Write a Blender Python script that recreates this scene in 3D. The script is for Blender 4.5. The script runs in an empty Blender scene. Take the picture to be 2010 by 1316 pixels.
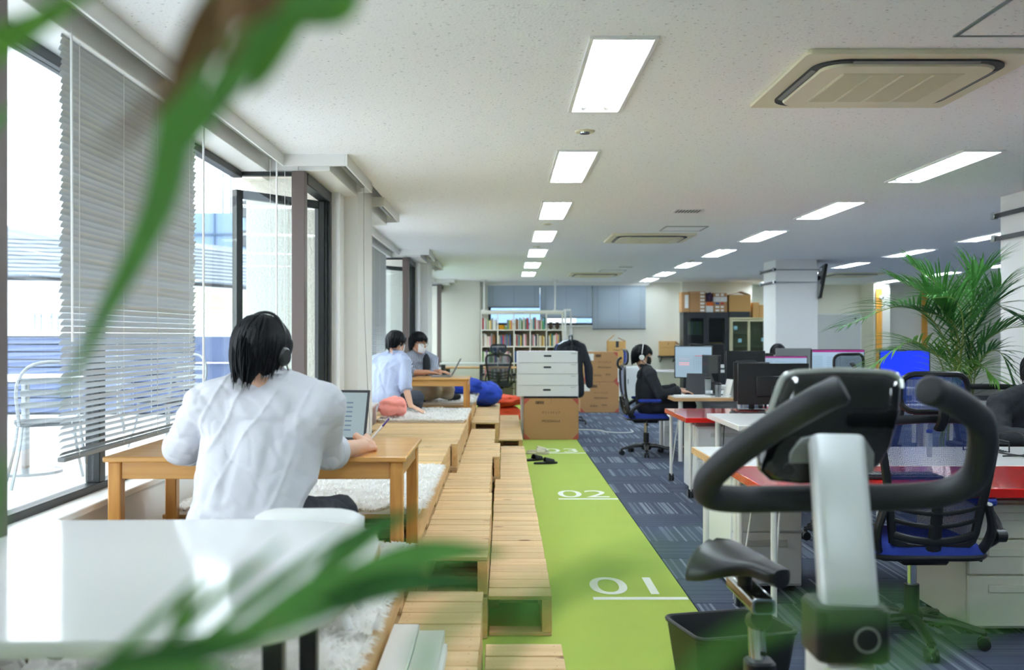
import bpy, bmesh, math, random
import numpy as np
from mathutils import Vector, Matrix, noise, Euler
random.seed(11)
S = bpy.context.scene
C = S.collection
PI = math.pi
R = math.radians
V = Vector

# ------------------------------------------------------------------ camera, world, exposure
F, CX, CY, CZ = 1954.0, 988.0, 660.0, 1.33      # focal length and vanishing point of the photograph (2010x1316 px), eye height
cam_d = bpy.data.cameras.new('camera')
cam = bpy.data.objects.new('camera', cam_d)
C.objects.link(cam)
cam.location = (0, 0, CZ)
cam.rotation_euler = (PI / 2, 0, 0)
cam_d.sensor_width = 36
cam_d.lens = 36 * F / 2010
cam_d.shift_x = (1005 - CX) / 2010
cam_d.shift_y = (CY - 658) / 2010
cam_d.clip_start = 0.05
cam_d.clip_end = 300
cam_d.dof.use_dof = True
cam_d.dof.focus_distance = 5.2
cam_d.dof.aperture_fstop = 3.0
S.camera = cam

w = bpy.data.worlds.new('sky')
S.world = w
w.use_nodes = True
wn = w.node_tree
bg = wn.nodes['Background']
# overcast sky: soft white cloud with a hint of blue, brighter towards the zenith
tc = wn.nodes.new('ShaderNodeTexCoord')
nz = wn.nodes.new('ShaderNodeTexNoise')
nz.inputs['Scale'].default_value = 2.2
nz.inputs['Detail'].default_value = 4
rp = wn.nodes.new('ShaderNodeValToRGB')
rp.color_ramp.elements[0].position = 0.35
rp.color_ramp.elements[0].color = (0.74, 0.84, 1.0, 1)
rp.color_ramp.elements[1].position = 0.62
rp.color_ramp.elements[1].color = (0.97, 0.985, 1.0, 1)
wn.links.new(tc.outputs['Generated'], nz.inputs['Vector'])
wn.links.new(nz.outputs['Fac'], rp.inputs['Fac'])
wn.links.new(rp.outputs['Color'], bg.inputs['Color'])
bg.inputs["Strength"].default_value = 3.1

vs = S.view_settings
vs.view_transform = 'Standard'
vs.look = 'None'
vs.gamma = 1
vs.use_curve_mapping = False
vs.exposure = 0.62
S.cycles.diffuse_bounces = 8
LAMP = 29.0                                       # emission of the fluorescent tubes

# ------------------------------------------------------------------ helpers
def at(px, py, Y):
    return V(((px - CX) * Y / F, Y, CZ - (py - CY) * Y / F))

def on(px, py, z=0.0):
    return at(px, py, F * (CZ - z) / (py - CY))

def lin(c):
    return tuple(((x / 255) / 12.92 if x / 255 <= 0.04045 else ((x / 255 + 0.055) / 1.055) ** 2.4) for x in c)

MATS = {}
def mat(name, rgb, rough=0.5, metal=0.0, var=0.0, vscale=8.0, bump=0.0, bscale=60.0, spec=0.5, coat=0.0, emit=0.0, stretch=None, rand=0.0, alpha=1.0):
    if name in MATS:
        return MATS[name]
    m = bpy.data.materials.new(name)
    m.use_nodes = True
    nt = m.node_tree
    b = nt.nodes['Principled BSDF']
    col = lin(rgb) + (1,)
    b.inputs['Base Color'].default_value = col
    b.inputs['Roughness'].default_value = rough
    b.inputs['Metallic'].default_value = metal
    b.inputs['Specular IOR Level'].default_value = spec
    b.inputs['Coat Weight'].default_value = coat
    b.inputs['Coat Roughness'].default_value = 0.08
    b.inputs['Alpha'].default_value = alpha
    if emit:
        b.inputs['Emission Color'].default_value = col
        b.inputs['Emission Strength'].default_value = emit
    L = nt.links.new
    if var or bump or rand:
        tc = nt.nodes.new('ShaderNodeTexCoord')
        mp = nt.nodes.new('ShaderNodeMapping')
        if stretch:
            mp.inputs['Scale'].default_value = stretch
        L(tc.outputs['Object'], mp.inputs['Vector'])
    if var or rand:
        mx = nt.nodes.new('ShaderNodeHueSaturation')
        mx.inputs['Color'].default_value = col
        mm = nt.nodes.new('ShaderNodeMath')
        mm.operation = 'MULTIPLY_ADD'
        n = nt.nodes.new('ShaderNodeTexNoise')
        n.inputs['Scale'].default_value = vscale
        n.inputs['Detail'].default_value = 5
        L(mp.outputs['Vector'], n.inputs['Vector'])
        L(n.outputs['Fac'], mm.inputs[0])
        mm.inputs[1].default_value = var * 2
        mm.inputs[2].default_value = 1 - var
        last = mm.outputs[0]
        if rand:
            oi = nt.nodes.new('ShaderNodeObjectInfo')
            m2 = nt.nodes.new('ShaderNodeMath')
            m2.operation = 'MULTIPLY_ADD'
            m2.inputs[1].default_value = rand * 2
            m2.inputs[2].default_value = -rand
            L(oi.outputs['Random'], m2.inputs[0])
            m3 = nt.nodes.new('ShaderNodeMath')
            m3.operation = 'ADD'
            L(last, m3.inputs[0])
            L(m2.outputs[0], m3.inputs[1])
            last = m3.outputs[0]
        L(last, mx.inputs['Value'])
        L(mx.outputs['Color'], b.inputs['Base Color'])
    if bump:
        n2 = nt.nodes.new('ShaderNodeTexNoise')
        n2.inputs['Scale'].default_value = bscale
        n2.inputs['Detail'].default_value = 6
        L(mp.outputs['Vector'], n2.inputs['Vector'])
        bp = nt.nodes.new('ShaderNodeBump')
        bp.inputs['Strength'].default_value = bump
        bp.inputs['Distance'].default_value = 0.01
        L(n2.outputs['Fac'], bp.inputs['Height'])
        L(bp.outputs['Normal'], b.inputs['Normal'])
    MATS[name] = m
    return m

def wood(name, c1, c2, knot, axis='X', rough=0.5, ring=14.0, coat=0.0, knots=True):
    """pine: long soft grain along one axis, a few brown knots, each board a little different"""
    m = bpy.data.materials.new(name)
    m.use_nodes = True
    nt = m.node_tree
    L = nt.links.new
    N = nt.nodes.new
    b = nt.nodes['Principled BSDF']
    b.inputs['Roughness'].default_value = rough
    b.inputs['Coat Weight'].default_value = coat
    tc = N('ShaderNodeTexCoord')
    oi = N('ShaderNodeObjectInfo')
    ad = N('ShaderNodeVectorMath'); ad.operation = 'ADD'
    sc = N('ShaderNodeVectorMath'); sc.operation = 'SCALE'
    cb = N('ShaderNodeCombineXYZ')
    L(oi.outputs['Random'], cb.inputs[0]); L(oi.outputs['Random'], cb.inputs[1]); L(oi.outputs['Random'], cb.inputs[2])
    L(cb.outputs[0], sc.inputs[0]); sc.inputs['Scale'].default_value = 37.0
    L(tc.outputs['Object'], ad.inputs[0]); L(sc.outputs[0], ad.inputs[1])
    mp = N('ShaderNodeMapping')
    mp.inputs['Scale'].default_value = {'X': (0.9, ring, ring), 'Y': (ring, 0.9, ring), 'Z': (ring, ring, 0.9)}[axis]
    L(ad.outputs[0], mp.inputs['Vector'])
    n = N('ShaderNodeTexNoise'); n.inputs['Scale'].default_value = 2.6; n.inputs['Detail'].default_value = 6; n.inputs['Distortion'].default_value = 0.6
    L(mp.outputs[0], n.inputs['Vector'])
    cr = N('ShaderNodeValToRGB')
    cr.color_ramp.elements[0].position = 0.32; cr.color_ramp.elements[0].color = lin(c2) + (1,)
    cr.color_ramp.elements[1].position = 0.66; cr.color_ramp.elements[1].color = lin(c1) + (1,)
    L(n.outputs['Fac'], cr.inputs['Fac'])
    last = cr.outputs['Color']
    if knots:
        mp2 = N('ShaderNodeMapping')
        mp2.inputs['Scale'].default_value = {'X': (3.0, 7.0, 3.0), 'Y': (7.0, 3.0, 3.0), 'Z': (4.0, 4.0, 2.5)}[axis]
        L(ad.outputs[0], mp2.inputs['Vector'])
        vo = N('ShaderNodeTexVoronoi'); vo.inputs['Scale'].default_value = 1.0
        L(mp2.outputs[0], vo.inputs['Vector'])
        kr = N('ShaderNodeValToRGB')
        kr.color_ramp.elements[0].position = 0.06; kr.color_ramp.elements[0].color = (1, 1, 1, 1)
        kr.color_ramp.elements[1].position = 0.13; kr.color_ramp.elements[1].color = (0, 0, 0, 1)
        L(vo.outputs['Distance'], kr.inputs['Fac'])
        mx = N('ShaderNodeMix'); mx.data_type = 'RGBA'
        L(kr.outputs['Color'], mx.inputs['Factor'])
        L(last, mx.inputs[6]); mx.inputs[7].default_value = lin(knot) + (1,)
        last = mx.outputs[2]
    hs = N('ShaderNodeHueSaturation')
    ma = N('ShaderNodeMath'); ma.operation = 'MULTIPLY_ADD'; ma.inputs[1].default_value = 0.22; ma.inputs[2].default_value = 0.89
    L(oi.outputs['Random'], ma.inputs[0]); L(ma.outputs[0], hs.inputs['Value'])
    L(last, hs.inputs['Color']); L(hs.outputs[0], b.inputs['Base Color'])
    bp = N('ShaderNodeBump'); bp.inputs['Strength'].default_value = 0.15; bp.inputs['Distance'].default_value = 0.004
    L(n.outputs['Fac'], bp.inputs['Height']); L(bp.outputs[0], b.inputs['Normal'])
    MATS[name] = m
    return m

def glassmat(name, tint=(245, 250, 250), refl=0.06, rough=0.0):
    m = bpy.data.materials.new(name)
    m.use_nodes = True
    nt = m.node_tree
    for n in list(nt.nodes):
        if n.type != 'OUTPUT_MATERIAL':
            nt.nodes.remove(n)
    o = [n for n in nt.nodes if n.type == 'OUTPUT_MATERIAL'][0]
    t = nt.nodes.new('ShaderNodeBsdfTransparent'); t.inputs[0].default_value = lin(tint) + (1,)
    g = nt.nodes.new('ShaderNodeBsdfGlossy'); g.inputs['Roughness'].default_value = rough
    mx = nt.nodes.new('ShaderNodeMixShader')
    fr = nt.nodes.new('ShaderNodeLayerWeight'); fr.inputs['Blend'].default_value = 0.12
    ml = nt.nodes.new('ShaderNodeMath'); ml.operation = 'MULTIPLY_ADD'; ml.inputs[1].default_value = 0.5; ml.inputs[2].default_value = refl
    nt.links.new(fr.outputs['Facing'], ml.inputs[0])
    nt.links.new(ml.outputs[0], mx.inputs[0]); nt.links.new(t.outputs[0], mx.inputs[1]); nt.links.new(g.outputs[0], mx.inputs[2])
    nt.links.new(mx.outputs[0], o.inputs[0])
    MATS[name] = m
    return m

def meshmat(name, rgb, cover=0.55):
    """woven net: cloth colour with see-through holes"""
    m = bpy.data.materials.new(name)
    m.use_nodes = True
    nt = m.node_tree
    b = nt.nodes['Principled BSDF']
    o = [n for n in nt.nodes if n.type == 'OUTPUT_MATERIAL'][0]
    b.inputs['Base Color'].default_value = lin(rgb) + (1,)
    b.inputs['Roughness'].default_value = 0.7
    t = nt.nodes.new('ShaderNodeBsdfTransparent')
    mx = nt.nodes.new('ShaderNodeMixShader')
    tc = nt.nodes.new('ShaderNodeTexCoord')
    mp = nt.nodes.new('ShaderNodeMapping'); mp.inputs['Rotation'].default_value = (0, R(45), 0)
    ck = nt.nodes.new('ShaderNodeTexChecker'); ck.inputs['Scale'].default_value = 330
    ck.inputs['Color1'].default_value = (1, 1, 1, 1); ck.inputs['Color2'].default_value = (cover - 0.32,) * 3 + (1,)
    nt.links.new(tc.outputs['Object'], mp.inputs[0]); nt.links.new(mp.outputs[0], ck.inputs[0])
    nt.links.new(ck.outputs['Color'], mx.inputs[0]); nt.links.new(t.outputs[0], mx.inputs[1]); nt.links.new(b.outputs[0], mx.inputs[2])
    nt.links.new(mx.outputs[0], o.inputs[0])
    MATS[name] = m
    return m

class MB:
    """collects shapes into one mesh"""
    def __init__(self):
        self.v = []; self.f = []; self.M = None; self.mi = []; self.cur = 0
    def add(self, vs, fs):
        k = len(self.v)
        if self.M is not None:
            vs = [self.M @ V(p) for p in vs]
        self.v.extend([tuple(p) for p in vs])
        self.f.extend([tuple(i + k for i in q) for q in fs])
        self.mi.extend([self.cur] * len(fs))
        return self
    def box(self, c, s, rot=None, bev=0.0):
        hx, hy, hz = s[0] / 2, s[1] / 2, s[2] / 2
        if bev <= 0:
            vs = [(x * hx, y * hy, z * hz) for x in (-1, 1) for y in (-1, 1) for z in (-1, 1)]
            fs = [(0, 1, 3, 2), (4, 6, 7, 5), (0, 4, 5, 1), (2, 3, 7, 6), (0, 2, 6, 4), (1, 5, 7, 3)]
        else:
            b = min(bev, hx * .49, hy * .49, hz * .49)
            vs = []; idx = {}
            for x in (-1, 1):
                for y in (-1, 1):
                    for z in (-1, 1):
                        for a in range(3):
                            p = [x * (hx - b), y * (hy - b), z * (hz - b)]
                            p[a] = (x * hx, y * hy, z * hz)[a]
                            idx[(x, y, z, a)] = len(vs); vs.append(tuple(p))
            fs = []
            for a in range(3):
                o = [i for i in range(3) if i != a]
                for s_ in (-1, 1):
                    q = []
                    for u, w_ in ((-1, -1), (1, -1), (1, 1), (-1, 1)):
                        k = [0, 0, 0]; k[a] = s_; k[o[0]] = u; k[o[1]] = w_
                        q.append(idx[(k[0], k[1], k[2], a)])
                    if (s_ < 0) ^ (a == 1):
                        q = q[::-1]
                    fs.append(tuple(q))
                for u in (-1, 1):
                    for w_ in (-1, 1):
                        k0 = [0, 0, 0]; k0[o[0]] = u; k0[o[1]] = w_
                        k1 = list(k0); k0[a] = -1; k1[a] = 1
                        q = [idx[(*k0, o[0])], idx[(*k1, o[0])], idx[(*k1, o[1])], idx[(*k0, o[1])]]
                        if (u * w_ > 0) ^ (a == 1):
                            q = q[::-1]
                        fs.append(tuple(q))
            for x in (-1, 1):
                for y in (-1, 1):
                    for z in (-1, 1):
                        q = [idx[(x, y, z, 0)], idx[(x, y, z, 1)], idx[(x, y, z, 2)]]
                        if x * y * z < 0:
                            q = q[::-1]
                        fs.append(tuple(q))
        m = Matrix.Translation(V(c)) @ (rot.to_4x4() if rot is not None else Matrix.Identity(4))
        return self.add([m @ V(p) for p in vs], fs)
    def span(self, a, b, bev=0.0):
        a = V(a); b = V(b)
        return self.box((a + b) / 2, [abs(x) for x in (b - a)], None, bev)
    def bar(self, p0, p1, wx, wz, bev=0.0, up=(0, 0, 1)):
        p0 = V(p0); p1 = V(p1); d = p1 - p0; L = d.length; d = d / L
        u = V(up)
        if abs(d.dot(u)) > .99:
            u = V((0, 1, 0))
        s = d.cross(u).normalized(); u = s.cross(d)
        rot = Matrix((s, d, u)).transposed()
        return self.box((p0 + p1) / 2, (wx, L, wz), rot, bev)
    def tube(self, path, r, n=8, caps=True, flat=1.0, up=None, closed=False):
        P = [V(p) for p in path]
        k = len(P)
        rs = [r] * k if not hasattr(r, '__len__') else list(r)
        T = []
        for i in range(k):
            if closed:
                t = P[(i + 1) % k] - P[i - 1]
            else:
                t = P[min(i + 1, k - 1)] - P[max(i - 1, 0)]
            T.append(t.normalized() if t.length > 1e-9 else V((0, 0, 1)))
        u = V(up) if up else (V((0, 0, 1)) if abs(T[0].z) < .9 else V((1, 0, 0)))
        vs = []; fs = []
        for i in range(k):
            u = (u - T[i] * u.dot(T[i]))
            u = u.normalized() if u.length > 1e-6 else T[i].orthogonal().normalized()
            s = T[i].cross(u)
            for j in range(n):
                a = 2 * PI * j / n
                vs.append(P[i] + s * math.cos(a) * rs[i] + u * math.sin(a) * rs[i] * flat)
        m = k if closed else k - 1
        for i in range(m):
            i2 = (i + 1) % k
            for j in range(n):
                j2 = (j + 1) % n
                fs.append((i * n + j, i * n + j2, i2 * n + j2, i2 * n + j))
        if caps and not closed:
            fs.append(tuple(range(n))[::-1]); fs.append(tuple((k - 1) * n + j for j in range(n)))
        return self.add(vs, fs)
    def cyl(self, p0, p1, r0, r1=None, n=14):
        return self.tube([p0, p1], [r0, r0 if r1 is None else r1], n)
    def lathe(self, prof, n=20, c=(0, 0, 0), axis=None):
        vs = []; fs = []
        for r, z in prof:
            for j in range(n):
                a = 2 * PI * j / n
                vs.append((r * math.cos(a), r * math.sin(a), z))
        for i in range(len(prof) - 1):
            for j in range(n):
                j2 = (j + 1) % n
                fs.append((i * n + j, i * n + j2, (i + 1) * n + j2, (i + 1) * n + j))
        fs.append(tuple(range(n))[::-1]); fs.append(tuple((len(prof) - 1) * n + j for j in range(n)))
        m = Matrix.Translation(V(c))
        if axis is not None:
            m = m @ V(axis).to_track_quat('Z', 'Y').to_matrix().to_4x4()
        return self.add([m @ V(p) for p in vs], fs)
    def prism(self, poly, z0, z1, m=None, bev=0.0):
        n = len(poly)
        m = m or Matrix.Identity(4)
        if bev > 0:
            c = V((sum(p[0] for p in poly) / n, sum(p[1] for p in poly) / n))
            mx = max((V(p) - c).length for p in poly)
            k = 1 - bev / mx
            inn = [tuple(c + (V(p) - c) * k) for p in poly]
            loops = [(inn, z0), (poly, z0 + bev), (poly, z1 - bev), (inn, z1)]
        else:
            loops = [(poly, z0), (poly, z1)]
        vs = []; fs = []
        for pl, z in loops:
            vs += [m @ V((p[0], p[1], z)) for p in pl]
        for i in range(len(loops) - 1):
            for j in range(n):
                j2 = (j + 1) % n
                fs.append((i * n + j, i * n + j2, (i + 1) * n + j2, (i + 1) * n + j))
        fs.append(tuple(range(n))[::-1]); fs.append(tuple((len(loops) - 1) * n + j for j in range(n)))
        return self.add(vs, fs)
    def ell(self, c, r, rot=None, n=14, k=9):
        vs = []; fs = []
        for i in range(k + 1):
            t = PI * i / k
            for j in range(n):
                a = 2 * PI * j / n
                vs.append((math.sin(t) * math.cos(a) * r[0], math.sin(t) * math.sin(a) * r[1], math.cos(t) * r[2]))
        for i in range(k):
            for j in range(n):
                j2 = (j + 1) % n
                fs.append((i * n + j, (i + 1) * n + j, (i + 1) * n + j2, i * n + j2))
        m = Matrix.Translation(V(c)) @ (rot.to_4x4() if rot is not None else Matrix.Identity(4))
        return self.add([m @ V(p) for p in vs], fs)
    def cone(self, p0, p1, r0, r1=None, n=12):
        """a round-ended tapered limb"""
        r1 = r0 if r1 is None else r1
        p0 = V(p0); p1 = V(p1)
        d = p1 - p0
        if d.length < 1e-6:
            return self.ell(p0, (r0, r0, r0))
        d.normalize()
        path = []; rs = []
        for i in range(5):
            a = -PI / 2 + (PI / 2) * i / 4
            path.append(p0 + d * r0 * math.sin(a)); rs.append(max(r0 * math.cos(a), 1e-4))
        for i in range(5):
            a = (PI / 2) * i / 4
            path.append(p1 + d * r1 * math.sin(a)); rs.append(max(r1 * math.cos(a), 1e-4))
        T = d
        u = V((0, 0, 1)) if abs(T.z) < .9 else V((1, 0, 0))
        u = (u - T * u.dot(T)).normalized(); s = T.cross(u)
        vs = []; fs = []
        for p, r in zip(path, rs):
            for j in range(n):
                a = 2 * PI * j / n
                vs.append(p + s * math.cos(a) * r + u * math.sin(a) * r)
        for i in range(len(path) - 1):
            for j in range(n):
                j2 = (j + 1) % n
                fs.append((i * n + j, i * n + j2, (i + 1) * n + j2, (i + 1) * n + j))
        fs.append(tuple(range(n))[::-1]); fs.append(tuple((len(path) - 1) * n + j for j in range(n)))
        return self.add(vs, fs)
    def mesh(self, name, mats, smooth=True, ang=38):
        me = bpy.data.meshes.new(name)
        me.from_pydata(self.v, [], self.f)
        for m in (mats if isinstance(mats, (list, tuple)) else [mats]):
            me.materials.append(MATS[m] if isinstance(m, str) else m)
        if any(self.mi):
            me.polygons.foreach_set('material_index', self.mi)
        if smooth:
            me.polygons.foreach_set('use_smooth', [True] * len(me.polygons))
            me.set_sharp_from_angle(angle=R(ang))
        me.update()
        return me
    def build(self, name, m, parent=None, smooth=True, ang=38, label=None):
        return obj(name, self.mesh(name, m, smooth, ang), parent, label)

def obj(name, me, parent=None, label=None, loc=None, rot=None):
    o = bpy.data.objects.new(name, me)
    C.objects.link(o)
    if parent is not None:
        o.parent = parent
    if label:
        o['label'] = label
    if loc is not None:
        o.location = loc
    if rot is not None:
        o.rotation_euler = rot
    return o

def thing(name, label, cat, loc=(0, 0, 0), rz=0.0, group=None, kind=None):
    o = bpy.data.objects.new(name, None)
    C.objects.link(o)
    o.location = loc
    o.rotation_euler = (0, 0, rz)
    o.empty_display_size = 0.1
    if kind:
        o['kind'] = kind
    else:
        o['label'] = label; o['category'] = cat
    if group:
        o['group'] = group
    return o

def tag(o, label, cat, group=None):
    o['label'] = label; o['category'] = cat
    if group:
        o['group'] = group
    return o

def struct(name, mb, m, parent=None, smooth=False):
    o = mb.build(name, m, parent, smooth)
    if parent is None:
        o['kind'] = 'structure'
    return o

def copy_tree(o, parent=None, loc=None, rz=None, label=None, top=True):
    c = o.copy()
    C.objects.link(c)
    c.parent = parent
    for ch in list(o.children):
        copy_tree(ch, c, top=False)
    if loc is not None:
        c.location = loc
    if rz is not None:
        c.rotation_euler = (0, 0, rz)
    if label:
        c['label'] = label
    return c

def rrect(w_, h_, r, n=5, cx=0, cy=0):
    pts = []
    for sx, sy, a0 in ((1, 1, 0), (-1, 1, 90), (-1, -1, 180), (1, -1, 270)):
        for i in range(n + 1):
            a = R(a0 + 90 * i / n)
            pts.append((cx + sx * (w_ / 2 - r) + r * math.cos(a), cy + sy * (h_ / 2 - r) + r * math.sin(a)))
    return pts

XZ = Matrix(((1, 0, 0, 0), (0, 0, 1, 0), (0, 1, 0, 0), (0, 0, 0, 1)))     # prism drawn in x,z and extruded along y
def spline(pts, n=6):
    """Catmull-Rom through points"""
    P = [V(p) for p in pts]
    P = [P[0] * 2 - P[1]] + P + [P[-1] * 2 - P[-2]]
    out = []
    for i in range(1, len(P) - 2):
        for k in range(n):
            t = k / n
            a, b, c, d = P[i - 1], P[i], P[i + 1], P[i + 2]
            out.append(.5 * ((2 * b) + (c - a) * t + (2 * a - 5 * b + 4 * c - d) * t * t + (3 * b - a - 3 * c + d) * t ** 3))
    out.append(P[-2])
    return out

def text(s, size, m, parent, loc, rot, name='lettering', align='CENTER', sx=1.0):
    cu = bpy.data.curves.new('lettering', 'FONT')
    cu.body = s; cu.size = size; cu.align_x = align; cu.align_y = 'CENTER'
    cu.extrude = 0.0
    t = bpy.data.objects.new('tmp', cu)
    C.objects.link(t)
    bpy.context.view_layer.update()
    me = bpy.data.meshes.new_from_object(t.evaluated_get(bpy.context.evaluated_depsgraph_get()))
    bpy.data.objects.remove(t)
    me.materials.clear(); me.materials.append(MATS[m])
    o = obj(name, me, parent, None, loc, rot)
    o.scale = (sx, 1, 1)
    return o

def fuse(mb, voxel, it=6, fac=0.5):
    """one continuous skin around overlapping shapes"""
    me = bpy.data.meshes.new('tmp')
    me.from_pydata(mb.v, [], mb.f)
    o = bpy.data.objects.new('tmp', me)
    C.objects.link(o)
    md = o.modifiers.new('r', 'REMESH'); md.mode = 'VOXEL'; md.voxel_size = voxel
    if it:
        sm = o.modifiers.new('s', 'SMOOTH'); sm.iterations = it; sm.factor = fac
    bpy.context.view_layer.update()
    out = bpy.data.meshes.new_from_object(o.evaluated_get(bpy.context.evaluated_depsgraph_get()))
    bpy.data.objects.remove(o); bpy.data.meshes.remove(me)
    out.polygons.foreach_set('use_smooth', [True] * len(out.polygons))
    return out

def crumple(me, amp, fn):
    """push every vertex along its normal by fn(position)"""
    n = len(me.vertices)
    co = np.empty(n * 3); me.vertices.foreach_get('co', co); co = co.reshape(-1, 3)
    nm = np.empty(n * 3); me.vertices.foreach_get('normal', nm); nm = nm.reshape(-1, 3)
    d = np.array([fn(V(p)) for p in co])
    co += nm * d[:, None] * amp
    me.vertices.foreach_set('co', co.ravel()); me.update()

def setm(me, m):
    me.materials.clear(); me.materials.append(MATS[m]); return me
# ------------------------------------------------------------------ materials
mat('wall_white', (240, 240, 238), 0.75, bump=0.06, bscale=160)
mat('wall_cream', (230, 229, 218), 0.75, bump=0.05, bscale=160)
mat('trim_white', (238, 238, 236), 0.45)
mat('frame_brown', (112, 100, 96), 0.45, metal=0.25)
mat('frame_dark', (46, 50, 50), 0.4, metal=0.3)
mat('rail_grey', (150, 150, 140), 0.35, metal=0.7)
mat('slot_dark', (30, 36, 40), 0.8)
mat('stucco', (226, 221, 208), 0.9, bump=0.9, bscale=55)
glassmat('glass', (246, 250, 250), 0.05)
mat('white_plastic', (236, 236, 234), 0.35)
mat('white_gloss', (240, 240, 238), 0.12, coat=0.5)
mat('white_metal', (232, 232, 230), 0.3)
mat('black_plastic', (24, 27, 29), 0.38)
mat('black_matte', (20, 23, 26), 0.65)
mat('dark_grey', (58, 64, 68), 0.5)
mat('mid_grey', (128, 132, 132), 0.45)
mat('chrome', (205, 208, 210), 0.12, metal=1.0)
mat('steel', (150, 156, 160), 0.3, metal=0.9)
mat('alu_slat', (196, 200, 202), 0.33, metal=0.35)
mat('rear_slat', (186, 198, 208), 0.4, metal=0.1)
mat('line_white', (240, 243, 235), 0.7)
mat('tube_glow', (232, 246, 255), 0.4, emit=LAMP)
mat('reflector', (245, 246, 246), 0.25)
mat('ac_cream', (224, 219, 192), 0.4)
mat('ac_shadow', (46, 52, 54), 0.6)
mat('paper', (238, 238, 234), 0.7)

def ceiling_mat():
    m = mat('ceiling_board', (246, 248, 251), 0.85, bump=0.25, bscale=90)
    nt = m.node_tree; L = nt.links.new
    b = nt.nodes['Principled BSDF']
    tc = nt.nodes.new('ShaderNodeTexCoord')
    mp = nt.nodes.new('ShaderNodeMapping'); mp.inputs['Scale'].default_value = (1.0, 1.7, 1)
    n = nt.nodes.new('ShaderNodeTexNoise'); n.inputs['Scale'].default_value = 46; n.inputs['Detail'].default_value = 3
    L(tc.outputs['Object'], mp.inputs[0]); L(mp.outputs[0], n.inputs['Vector'])
    cr = nt.nodes.new('ShaderNodeValToRGB')
    cr.color_ramp.elements[0].position = 0.29; cr.color_ramp.elements[0].color = lin((168, 172, 172)) + (1,)
    cr.color_ramp.elements[1].position = 0.36; cr.color_ramp.elements[1].color = lin((246, 248, 251)) + (1,)
    L(n.outputs['Fac'], cr.inputs[0]); L(cr.outputs[0], b.inputs['Base Color'])
ceiling_mat()

def green_mat():
    m = mat('green_carpet', (164, 184, 78), 0.92, var=0.06, vscale=3.0, bump=0.35, bscale=420)
green_mat()

def carpet_mat(name, dark, light, scale=44.0, world=False):
    m = mat(name, dark, 0.95)
    nt = m.node_tree; L = nt.links.new; N = nt.nodes.new
    b = nt.nodes['Principled BSDF']; b.inputs['Specular IOR Level'].default_value = 0.15
    tc = N('ShaderNodeTexCoord'); sp = N('ShaderNodeSeparateXYZ')
    L(tc.outputs['Object'], sp.inputs[0])
    mu = N('ShaderNodeMath'); mu.operation = 'MULTIPLY'; mu.inputs[1].default_value = scale * 2
    fl = N('ShaderNodeMath'); fl.operation = 'FLOOR'
    L(sp.outputs['X'], mu.inputs[0]); L(mu.outputs[0], fl.inputs[0])
    oi = N('ShaderNodeObjectInfo')
    ad = N('ShaderNodeMath'); ad.operation = 'MULTIPLY_ADD'; ad.inputs[1].default_value = 91.0
    L(oi.outputs['Random'], ad.inputs[0]); L(fl.outputs[0], ad.inputs[2])
    wn_ = N('ShaderNodeTexWhiteNoise'); wn_.noise_dimensions = '1D'
    L(ad.outputs[0], wn_.inputs['W'])
    cr = N('ShaderNodeValToRGB')
    cr.color_ramp.interpolation = 'CONSTANT'
    e = cr.color_ramp.elements
    e[0].position = 0; e[0].color = lin(dark) + (1,)
    e[1].position = 0.55; e[1].color = lin(tuple((a + c) / 2 for a, c in zip(dark, light))) + (1,)
    k = e.new(0.8); k.color = lin(light) + (1,)
    L(wn_.outputs['Value'], cr.inputs[0])
    nz_ = N('ShaderNodeTexNoise'); nz_.inputs['Scale'].default_value = 300
    L(tc.outputs['Object'], nz_.inputs['Vector'])
    bp = N('ShaderNodeBump'); bp.inputs['Strength'].default_value = 0.5; bp.inputs['Distance'].default_value = 0.004
    L(nz_.outputs['Fac'], bp.inputs['Height']); L(bp.outputs[0], b.inputs['Normal'])
    L(cr.outputs[0], b.inputs['Base Color'])
carpet_mat('carpet_stripe', (76, 84, 102), (128, 136, 148), 34)
carpet_mat('carpet_fine', (72, 80, 98), (90, 98, 112), 70)

# ------------------------------------------------------------------ floor
ZC = 2.48
mb = MB().span((-1.75, -3, -0.1), (11, 22.6, -0.012))
floor = struct('floor', mb, 'carpet_fine')
tile_s = MB().box((0, 0, -0.006), (0.496, 0.496, 0.012), None, 0.003).mesh('carpet_tile', 'carpet_stripe')
tile_f = MB().box((0, 0, -0.006), (0.496, 0.496, 0.012), None, 0.003).mesh('carpet_tile', 'carpet_fine')
for i in range(9):
    for j in range(33):
        x = 0.945 + 0.25 + 0.5 * i; y = 3.45 + 0.25 + 0.5 * j
        st = (i + j) % 2 == 0
        obj('carpet_tile', tile_s if st else tile_f, floor, None, (x, y, 0), (0, 0, 0 if st else PI / 2))
rest = MB()
for i in range(-6, 20):
    for j in range(-13, 39):
        x = 0.945 + 0.25 + 0.5 * i; y = 3.45 + 0.25 + 0.5 * j
        if (0 <= i < 9 and 0 <= j < 33) or (y < 21.0 and x < 0.9):
            continue
        rest.cur = (i + j) % 2
        rest.add([(x - .248, y - .248, 0), (x + .248, y - .248, 0), (x + .248, y + .248, 0), (x - .248, y + .248, 0)], [(0, 1, 2, 3)])
o = rest.build('carpet_tile', ['carpet_stripe', 'carpet_fine'], floor); o['kind'] = 'stuff'
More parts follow.
